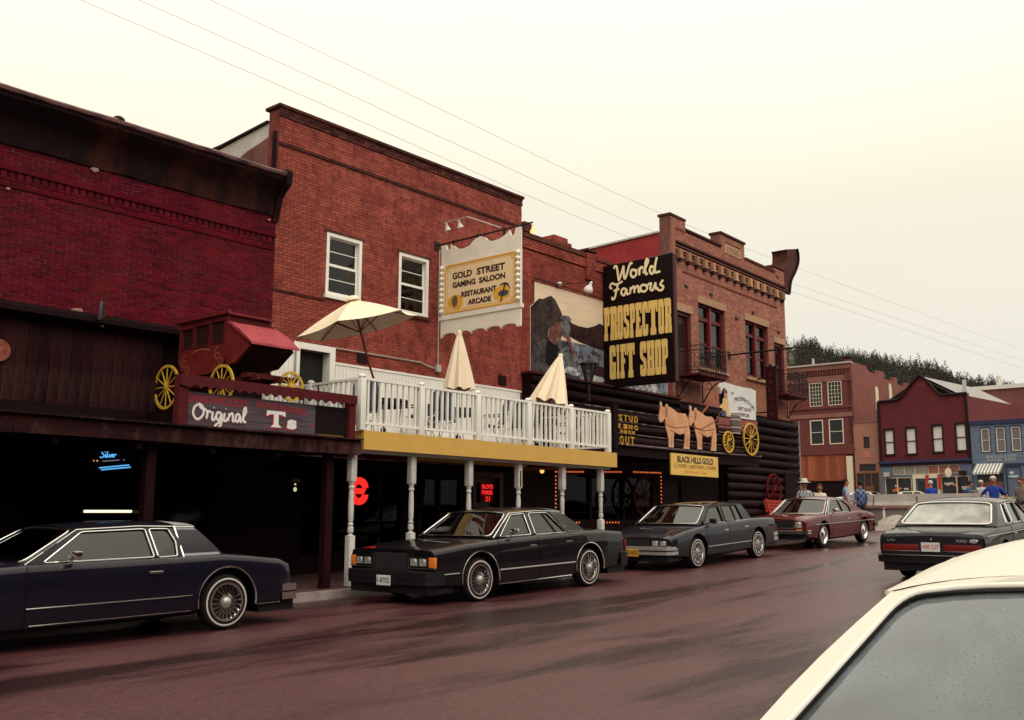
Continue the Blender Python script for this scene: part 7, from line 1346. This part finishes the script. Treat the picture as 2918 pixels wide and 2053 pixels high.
    for s_ in ((1, -1) if sp.get('mir2') else (1,)):
        mx, mz = sp['mir']; mm = MB(); mm.bbox(mx - .05, mx + .05, s_ * (yb + .14) - .075, s_ * (yb + .14) + .075, mz, mz + .10, .025); mr_ = mm.build('door_mirror', M_chrome if sp.get('chrome', True) else P, root, smooth=50); MB().tube([(mx + .02, s_ * (yb + .06), mz - .04), (mx, s_ * (yb + .12), mz + .03)], .016, 6).build('mirror_arm', M_chrome, mr_)
    return root
def park(o, X, Y, rz):
    sl_ = math.atan2(zg(X + 1.4) - zg(X - 1.4), 2.8); o.matrix_basis = Matrix.Translation((X, Y, zg(X) - .002)) @ Matrix.Rotation(-sl_, 4, 'Y') @ Matrix.Rotation(R(rz), 4, 'Z')

M_navy_p = paint('navy_black_paint', (.006, .005, .012)); M_blk_p = paint('charcoal_black_paint', (.007, .005, .007)); M_blue_p = paint('dark_slate_paint', (.010, .010, .017)); M_mar_p = paint('maroon_paint', (.085, .004, .007)); M_ford_p = paint('black_navy_paint', (.006, .005, .010)); M_wht_p = paint('cream_white_paint', (.68, .63, .55), .5, .2)
M_vin = mat('grey_vinyl', (.24, .245, .25), .55, bump=.15, scale=40, bscale=300); M_vin2 = mat('dark_grey_vinyl', (.09, .09, .10), .5, bump=.15, scale=40, bscale=300)
M_plw = mat('plate_white', (.62, .62, .62), .5); M_ply = mat('plate_yellow', (.55, .28, .03), .5); M_ptr = mat('plate_red', (.55, .03, .03), .5); M_ptb = mat('plate_dark', (.05, .03, .04), .5)

T = dict(fx=1.72, st=[(-2.47, .32, .62, .64, .80), (-2.40, .27, .76, .77, .86), (-2.25, .25, .82, .835, .885), (-1.8, .23, .875, .90, .90), (-1.42, .22, .91, .935, .905), (0, .20, .895, .925, .905), (1.0, .20, .895, .92, .905), (2.1, .22, .86, .885, .90), (2.65, .26, .80, .82, .88), (2.82, .32, .72, .74, .84)],
    wb=2.90, rw=.335, ra=.41, doors=[(-.62, 1.0)], gh=dict(wb=1.02, wt=.38, rr=-1.10, bb=-1.44, zb=.905, zr=1.255, yb=.80, yr=.63, crown=.055),
    win=[[(.80, .05), (.33, .90), (-.44, .90), (-.50, .05)], [(-.55, .05), (-.49, .90), (-.74, .90), (-.80, .5), (-.80, .05)]], vq=[(-.90, .02), (-.85, .985), (-1.08, .985), (-1.40, .02)],
    whitewall=True, wheel='wire', archtrim=.010, mold=[(-.95, 1.0, .45, .007, M_chrome), (-.95, .95, .27, .008, M_chrome), (-2.3, -1.9, .27, .008, M_chrome)], fb=(2.92, .30, .50, M_chrome), rb=(-2.60, .30, .50, M_chrome), bw=.88, mir=(.52, .93),
    lights=[('red', (-2.45, .40, .74, .52, .62)), ('head', (2.84, .42, .60, .56, .68)), ('head', (2.84, .63, .80, .56, .68)), ('grille', (2.84, -.38, .38, .50, .70))])
t_ = car(T, 'parked_car', 'dark navy coupe with grey vinyl rear roof quarter and wire wheel covers', M_navy_p, M_vin); park(t_, 5.88, 11.62, 180)
GMs = dict(st=[(-2.63, .34, .80, .83, .90), (-2.56, .28, .93, .95, .945), (-2.0, .25, .975, 1.0, .975), (-1.4, .22, .985, 1.01, .985), (0, .20, .955, .985, .985), (.98, .20, .935, .96, .985), (1.7, .22, .90, .93, .975), (2.30, .26, .845, .875, .955), (2.46, .32, .825, .85, .935)],
    wb=2.92, rw=.34, ra=.42, doors=[(.02, 1.02), (-.98, .0)], gh=dict(wb=1.05, wt=.44, rr=-.95, bb=-1.55, zb=.965, zr=1.345, yb=.845, yr=.675, crown=.065),
    win=[[(.86, .05), (.42, .91), (.07, .91), (.05, .05)], [(-.07, .05), (-.05, .91), (-.56, .91), (-.95, .05)]], bars=[(-.66, -.42)], whitewall=True, wheel='wire', archtrim=.011, vq=[(-1.02, .02), (-.64, .985), (-.93, .985), (-1.50, .02)],
    mold=[(-1.0, 1.02, .46, .014, M_steel), (-.98, 1.0, .235, .012, M_chrome), (1.95, 2.28, .47, .010, M_steel)], fb=(2.60, .32, .52, M_trimb), rb=(-2.76, .32, .54, M_trimb), bw=.97, mir=(.66, 1.0),
    lights=[('head', (2.475, .44, .60, .60, .72)), ('head', (2.475, .63, .79, .60, .72)), ('amber', (2.47, .82, .945, .58, .73)), ('grille', (2.49, -.40, .40, .52, .80)), ('red', (-2.64, .5, .93, .58, .78)), ('chrome', (2.478, .43, .94, .555, .58))], plates=[(2.63, 1, .30, '1-8702', M_plw, M_ptb)])
t_ = car(GMs, 'parked_car', 'black full-size sedan with wire wheels and chrome window trim parked under the ochre deck', M_blk_p, M_vin2); park(t_, 13.34, 11.60, 180)
EL = dict(st=[(-2.40, .34, .74, .77, .82), (-2.33, .28, .875, .895, .88), (-1.9, .25, .905, .93, .905), (-1.1, .22, .915, .945, .915), (0, .20, .885, .91, .92), (1.05, .20, .86, .885, .92), (1.8, .22, .79, .82, .91), (2.28, .26, .71, .74, .89), (2.42, .30, .66, .69, .86)],
    wb=2.80, rw=.32, ra=.39, doors=[(.03, 1.02), (-.92, .01)], gh=dict(wb=1.18, wt=.54, rr=-1.02, bb=-1.28, zb=.885, zr=1.265, yb=.80, yr=.655, crown=.055),
    win=[[(.96, .05), (.50, .90), (.09, .90), (.07, .05)], [(-.05, .05), (-.03, .90), (-.76, .90), (-.86, .05)]], bars=[(-.55, -.50)], whitewall=True, wheel='alloy', chrome=False, mold=[(-1.0, 1.0, .42, .009, M_steel), (-.9, .9, .90, .006, M_chrome)], fb=(2.52, .34, .50, M_steel), rb=(-2.52, .36, .54, M_steel), bw=.89, mir=(.78, .90),
    lights=[('head', (2.435, .42, .58, .52, .63)), ('head', (2.435, .61, .77, .52, .63)), ('chrome', (2.43, .40, .86, .50, .515)), ('grille', (2.44, -.38, .38, .46, .66)), ('red', (-2.41, .4, .85, .56, .72))], plates=[(2.55, 1, .30, '7B 4472', M_ply, M_ptb)])
t_ = car(EL, 'parked_car', 'dark slate four-door sedan with formal roof and yellow front plate', M_blue_p); park(t_, 20.22, 11.62, 180)
NV = dict(st=[(-2.42, .36, .70, .72, .80), (-2.32, .30, .79, .82, .86), (-1.8, .26, .86, .90, .90), (-1.1, .22, .90, .94, .915), (0, .20, .85, .88, .915), (.9, .20, .85, .885, .915), (1.7, .22, .83, .865, .905), (2.3, .27, .77, .81, .885), (2.42, .33, .72, .78, .86)],
    wb=2.80, rw=.325, ra=.38, doors=[(-.38, .92)], gh=dict(wb=1.0, wt=.38, rr=-.62, bb=-1.72, zb=.865, zr=1.235, yb=.77, yr=.61, crown=.06, bs=-.012),
    win=[[(.80, .05), (.38, .90), (-.20, .90), (-.25, .05)], [(-.30, .05), (-.25, .90), (-.52, .88), (-.74, .5), (-.80, .05)]], wheel='dog', mold=[(-2.2, 1.9, .62, .006, M_chrome)], fb=(2.53, .40, .50, M_chrome), rb=(-2.52, .42, .54, M_chrome), bw=.90, mir=(.62, .90), rwi=(.16, .10),
    lights=[('head', (2.44, .58, .76, .56, .72)), ('grille', (2.44, -.52, .52, .55, .73)), ('red', (-2.43, .5, .8, .56, .66)), ('amber', (2.44, .60, .74, .47, .52))], gbars=10)
t_ = car(NV, 'parked_car', 'maroon two-door fastback coupe with round headlights and chrome bumper', M_mar_p); park(t_, 26.75, 11.62, 180)
M_fog = glassmat('dusty_rear_glass', (.25, .26, .26), dirt=.45, dirtcol=(.62, .62, .57))
FO = dict(st=[(-2.46, .36, .79, .81, .84), (-2.43, .33, .835, .855, .865), (-2.2, .27, .865, .885, .885), (-1.62, .22, .925, .945, .90), (0, .20, .925, .945, .90), (.9, .20, .92, .94, .90), (1.8, .22, .84, .87, .89), (2.3, .28, .77, .80, .87), (2.4, .33, .72, .75, .84)],
    wb=2.68, rw=.315, ra=.38, doors=[(.02, .95), (-.82, .0)], gh=dict(wb=.98, wt=.30, rr=-.98, bb=-1.66, zb=.935, zr=1.315, yb=.86, yr=.70, crown=.065),
    win=[[(.78, .05), (.28, .90), (.04, .90), (.02, .05)], [(-.06, .05), (-.04, .90), (-.54, .90), (-.62, .05)], [(-.72, .06), (-.66, .88), (-.84, .88), (-1.02, .06)]], wheel='alloy', fb=(2.5, .34, .50, M_chrome), rb=(-2.56, .36, .50, M_trimb), bw=.90, mir=(.62, .97), rwg=M_fog, rwt=M_white, rwr=.016, rwi=(.085, .075),
    lights=[('red', (-2.415, .20, .81, .56, .665)), ('amber', (-2.41, .72, .80, .575, .61)), ('head', (2.42, .4, .7, .56, .68)), ('chrome', (-2.42, .18, .815, .548, .556)), ('chrome', (-2.43, -.03, -.0, .735, .762)), ('chrome', (-2.555, -.88, .88, .485, .495))], plates=[(-2.475, -1, .545, '498 537', M_plw, M_ptr)], mold=[(-2.3, 2.1, .80, .006, M_chrome)])
t_ = car(FO, 'street_car', 'black sedan seen from behind with white-trimmed rear window and red plate number', M_ford_p); 
text('FORD', .07, lambda a, b, c: Vector((-2.462 - c, -.42 - a, .705 + b)), M_steel, t_, 'badge', w=.17); text('LTD', .05, lambda a, b, c: Vector((-2.462 - c, .72 - a, .715 + b)), M_steel, t_, 'badge', w=.13)
MB().lathe([(0, .006), (.065, .005), (.07, 0)], Matrix.Translation((-2.462, -.69, .73)) @ Matrix.Rotation(R(-90), 4, 'Y') @ Matrix.Diagonal((.5, 1, 1, 1)), 18).build('oval_badge', M_chrome, t_)
MB().tube([(-2.462, .55, .80), (-2.40, .42, .87)], .004, 4).build('antenna', M_steel, t_)
park(t_, 20.15, 5.62, 0)
M_rain = glassmat('rain_spotted_glass', (.40, .43, .46), dirt=.24, dirtcol=(.36, .40, .45))
WH = dict(st=[(-2.32, .34, .64, .66, .78), (-2.25, .28, .76, .78, .82), (-2.0, .25, .795, .81, .835), (-1.2, .22, .82, .84, .845), (0, .20, .81, .84, .85), (.9, .20, .81, .84, .85), (1.7, .22, .74, .78, .83), (2.2, .30, .66, .69, .80)],
    wb=2.50, rw=.30, ra=.36, doors=[(-.35, .9)], gh=dict(wb=.98, wt=.30, rr=-1.20, bb=-2.10, zb=.80, zr=1.205, yb=.79, yr=.615, crown=.115, arch=.07), chrome=False,
    win=[[(.78, .05), (.28, .90), (-.36, .90), (-.42, .05)], [(-.50, .05), (-.46, .90), (-1.05, .88), (-1.35, .40), (-1.45, .06)]], wheel='alloy', fb=(2.32, .34, .48, M_trimb), rb=(-2.44, .34, .50, M_trimb), bw=.84, mir=(.62, .86), wsg=M_cg, rwg=M_rain, rwt=M_white, rwr=.011, rwi=(.10, .07), wst=M_trimb, lights=[('red', (-2.30, .5, .76, .52, .64)), ('head', (2.21, .4, .7, .50, .62))])
t_ = car(WH, 'parked_car', 'cream white hatchback with rain-spotted rear window parked nearest the kerb', M_wht_p); park(t_, 4.62, .60, 0)
# distant cars
SD = dict(EL); SD['chrome'] = False; SD['plates'] = []
far = [('white saloon car parked in front of the blue shop front', paint('far_ivory_paint', (.60, .55, .48)), (83.0, 27.4), -84), ('white car parked beside the white pilaster of the corner building', paint('far_white_paint', (.70, .66, .60)), (80, 30.2), -95), ('pale green car parked in front of the blue clapboard shop', paint('pale_green_paint', (.22, .24, .10)), (82.0, 22.0), -92), ('small white car with raised hatch behind the man in blue', M_wht_p, (86.3, 22.6), 180), ('light blue van-like car beside the boarded corner building', paint('pale_blue_paint', (.25, .32, .42)), (78, 34.6), 160), ('olive car parked at the right of the striped awning', paint('olive_paint', (.28, .27, .10)), (83, 16.5), -90)]
proto = None
for lb, pt, (X, Y), rz in far:
    c_ = car(SD, 'distant_car', lb, pt); c_['group'] = 'cars parked at the far end of the street'; park(c_, X, Y, rz)
# ---------------------------------------------------------------- people
M_skin = mat('skin', (.36, .15, .10), .6); M_hairg = mat('grey_white_hair', (.50, .44, .38), .8); M_haird = mat('dark_hair', (.03, .018, .015), .8); M_hairr = mat('auburn_hair', (.10, .03, .02), .8); M_jeans = mat('dark_trousers', (.030, .030, .045), .8); M_shoe = mat('dark_shoes', (.015, .01, .01), .6); M_hat = mat('pale_straw_hat', (.52, .50, .46), .7)
def checker(name, c1, c2, s):
    m = bpy.data.materials.new(name); m.use_nodes = True; t = m.node_tree; ck = t.nodes.new('ShaderNodeTexChecker'); ck.inputs[1].default_value = c1 + (1,); ck.inputs[2].default_value = c2 + (1,); ck.inputs[3].default_value = s; tcn = t.nodes.new('ShaderNodeTexCoord'); t.links.new(tcn.outputs['Object'], ck.inputs[0]); t.links.new(ck.outputs[0], t.nodes['Principled BSDF'].inputs['Base Color']); MATS[name] = m; return m
def person(label, X, Y, rz, H, shirt, pants, hair, arms=('down', 'down'), lean=0.0, hat=False, sleeves=True, crouch=0.0):
    V = []; E = []; Rd = []; reg = []
    def v(p, r, g='s'): V.append(Vector(p)); Rd.append(r); reg.append(g); return len(V) - 1
    s = H / 1.75
    def L(p):                       # torso lean about the hips
        p = Vector(p)
        if p.z > .95: d = p - Vector((0, 0, .95)); d.rotate(Matrix.Rotation(lean, 3, 'Y')); p = d + Vector((0, 0, .95))
        return p
    pel = v((0, 0, .95), .145); w = v(L((0, 0, 1.12)), .135); ch_ = v(L((.01, 0, 1.32)), .155); nb = v(L((0, 0, 1.46)), .085); nk = v(L((.01, 0, 1.53)), .055); h1 = v(L((.03, 0, 1.60)), .082); h2 = v(L((.03, 0, 1.68)), .094); h3 = v(L((.015, 0, 1.75)), .060); nose = v(L((.135, 0, 1.655)), .018)
    E += [(pel, w), (w, ch_), (ch_, nb), (nb, nk), (nk, h1), (h1, h2), (h2, h3), (h2, nose)]
    for i, s_ in enumerate((1, -1)):
        sh = v(L((0, .17 * s_, 1.41)), .07); pose = arms[i]
        if pose == 'down': el, wr_ = (-.02, .25 * s_, 1.14), (.06, .27 * s_, .90)
        elif pose == 'hip': el, wr_ = (-.06, .38 * s_, 1.18), (.03, .22 * s_, 1.00)
        elif pose == 'fwd': el, wr_ = (.10, .24 * s_, 1.16), (.34, .14 * s_, 1.15)
        else: el, wr_ = (.06, .26 * s_, 1.14), (.26, .16 * s_, 1.02)
        el_ = v(L(el), .047); wr2 = v(L(wr_), .032); d = (L(wr_) - L(el)).normalized(); hp_ = L(wr_) + d * .07; ha = v(hp_, .034)
        E += [(ch_, sh), (sh, el_), (el_, wr2), (wr2, ha)]
        sd_ = d.cross(Vector((0, 1, 0))).normalized() if abs(d.y) < .9 else Vector((1, 0, 0))
        for k in range(4): a = v(hp_ + d * .045 + sd_ * (.026 * (k - 1.5)), .010); b = v(hp_ + d * (.085 + .012 * (k in (1, 2))) + sd_ * (.026 * (k - 1.5)) + Vector((0, -.012 * s_, -.006)), .008); E += [(ha, a), (a, b)]
        th = v(hp_ + sd_ * .045 + d * .005, .011); E.append((wr2, th))
        hi = v((0, .10 * s_, .90), .095); kn = v((.03 + crouch * .2, .115 * s_, .50), .065); an_ = v((-.03, .12 * s_, .09), .045); to = v((.15, .135 * s_, .045), .04)
        E += [(pel, hi), (hi, kn), (kn, an_), (an_, to)]
    me = bpy.data.meshes.new('figure'); me.from_pydata([p * s for p in V], E, []); ob = bpy.data.objects.new('figure', me); COL.objects.link(ob)
    sk = ob.modifiers.new('skin', 'SKIN'); sk.use_smooth_shade = True
    sv = me.skin_vertices[0].data if me.skin_vertices else None
    if sv is None:
        bm = bmesh.new(); bm.from_mesh(me); bm.verts.layers.skin.verify(); bm.to_mesh(me); bm.free(); sv = me.skin_vertices[0].data
    for i, r_ in enumerate(Rd): sv[i].radius = (r_ * s, r_ * s * (1.25 if i in (w, ch_, pel) and False else 1.0)); sv[i].use_root = (i == pel)
    ss = ob.modifiers.new('sub', 'SUBSURF'); ss.levels = 1
    dg = bpy.context.evaluated_depsgraph_get(); m2 = bpy.data.meshes.new_from_object(ob.evaluated_get(dg)); bpy.data.objects.remove(ob)
    for mm in (M_skin, shirt, pants, M_shoe): m2.materials.append(mm)
    nkz = L((.01, 0, 1.50)); up_ = (L((0, 0, 1.5)) - L((0, 0, 1.0))).normalized()
    for p in m2.polygons:
        c = p.center / s; q = (c - nkz).dot(up_); mi = 1
        hand = min(((c - V[i]).length for i in range(len(V)) if Rd[i] < .036), default=9) < .055 and abs(c.y) > .09 and c.z > .6
        if q > .0 and (c - L((.02, 0, 1.62))).length < .24: mi = 0
        elif hand: mi = 0
        elif c.z < .10: mi = 3
        elif c.z < .96 and abs(c.y) < .21: mi = 2
        elif not sleeves and abs(c.y) > .215 and c.z < 1.22: mi = 0
        p.material_index = mi; p.use_smooth = True
    root = thing('person', label, 'person'); body = link('body', m2, root)
    hc = L((.015, 0, 1.685)) * s
    mb = MB(); mb.ball(hc + Vector((-.018, 0, .022)) * s, .108 * s, 14, (1.0, .92, .95)); hair_o = mb
    bm = MB(); 
    keep = [f for f in hair_o.f if sum((hair_o.v[i][2] - hc.z) * .9 - (hair_o.v[i][0] - hc.x) * .75 for i in f) / len(f) > -.01 * s]
    bm.add(hair_o.v, keep); bm.build('hair', hair, root, smooth=60)
    for s_ in (1, -1): MB().ball(L((.108, .034 * s_, 1.668)) * s, .011 * s, 8).build('eye', M_haird, root); MB().ball(L((.02, .098 * s_, 1.655)) * s, .028 * s, 8, (.7, .4, 1.1)).build('ear', M_skin, root)
    MB().box(.112, .118, -.025, .025, 1.612, 1.619, lambda x, y, z: L((x, y, z)) * s).build('mouth', M_hairr, root)
    if hat: MB().lathe([(.0, .13), (.07, .13), (.105, .10), (.115, .015), (.21, .0), (.215, -.008), (.11, -.005)], Matrix.Translation(hc + Vector((-.005, 0, .045)) * s), 20).build('hat', M_hat, root, smooth=50)
    root.matrix_basis = Matrix.Translation((X, Y, zg(X) - .005)) @ Matrix.Rotation(R(rz), 4, 'Z')
    return root
S_pl = checker('black_white_check', (.55, .55, .56), (.035, .035, .05), 22); S_cr = mat('cream_blouse', (.62, .55, .42), .8); S_lb = mat('light_blue_shirt', (.30, .38, .50), .8); S_fl = checker('dark_blue_print', (.02, .03, .09), (.10, .15, .30), 9); S_bl = mat('royal_blue_jacket', (.018, .045, .26), .75); S_dn = mat('denim_jacket', (.05, .11, .24), .8, var=.3, scale=6); S_wh = mat('white_print_top', (.55, .50, .50), .8, var=.3, scale=20); S_gr = mat('grey_jacket', (.20, .16, .155), .85, var=.3, scale=12)
person('man in a pale hat and black and white checked shirt behind the maroon coupe', 30.75, 13.62, 200, 1.72, S_pl, M_jeans, M_hairg, ('down', 'bend'), hat=True)
person('woman with short auburn hair in a cream blouse beside the man with the hat', 31.2, 13.30, 205, 1.60, S_cr, M_jeans, M_hairr, ('down', 'down'))
person('man in a light blue short-sleeved shirt standing side on near the barriers', 34.4, 13.72, -60, 1.74, S_lb, M_jeans, M_haird, ('bend', 'down'), sleeves=False)
person('person with dark hair in a dark blue printed shirt at the end of the barriers', 35.05, 13.45, 60, 1.66, S_fl, M_jeans, M_haird, ('down', 'down'))
person('white-haired man in a royal blue jacket seen from behind past the barriers', 39.5, 12.40, 40, 1.62, S_bl, M_jeans, M_hairg, ('bend', 'bend'), lean=.15)
person('person in a denim jacket bending forward beyond the dark sedan', 42.4, 12.05, -75, 1.60, S_dn, M_jeans, M_haird, ('fwd', 'fwd'), lean=.35)
person('white-haired woman in a white print top next to the man in blue', 42.9, 11.55, 190, 1.58, S_wh, M_jeans, M_hairg, ('down', 'down'))
person('balding man in a royal blue shirt with hands on hips beyond the dark sedan', 33.5, 8.66, 195, 1.72, S_bl, M_jeans, M_hairg, ('hip', 'hip'), sleeves=False)
person('man in a grey jacket with a dark strap at the edge of the junction', 36.2, 8.50, 160, 1.66, S_gr, M_jeans, M_hairr, ('down', 'bend'))
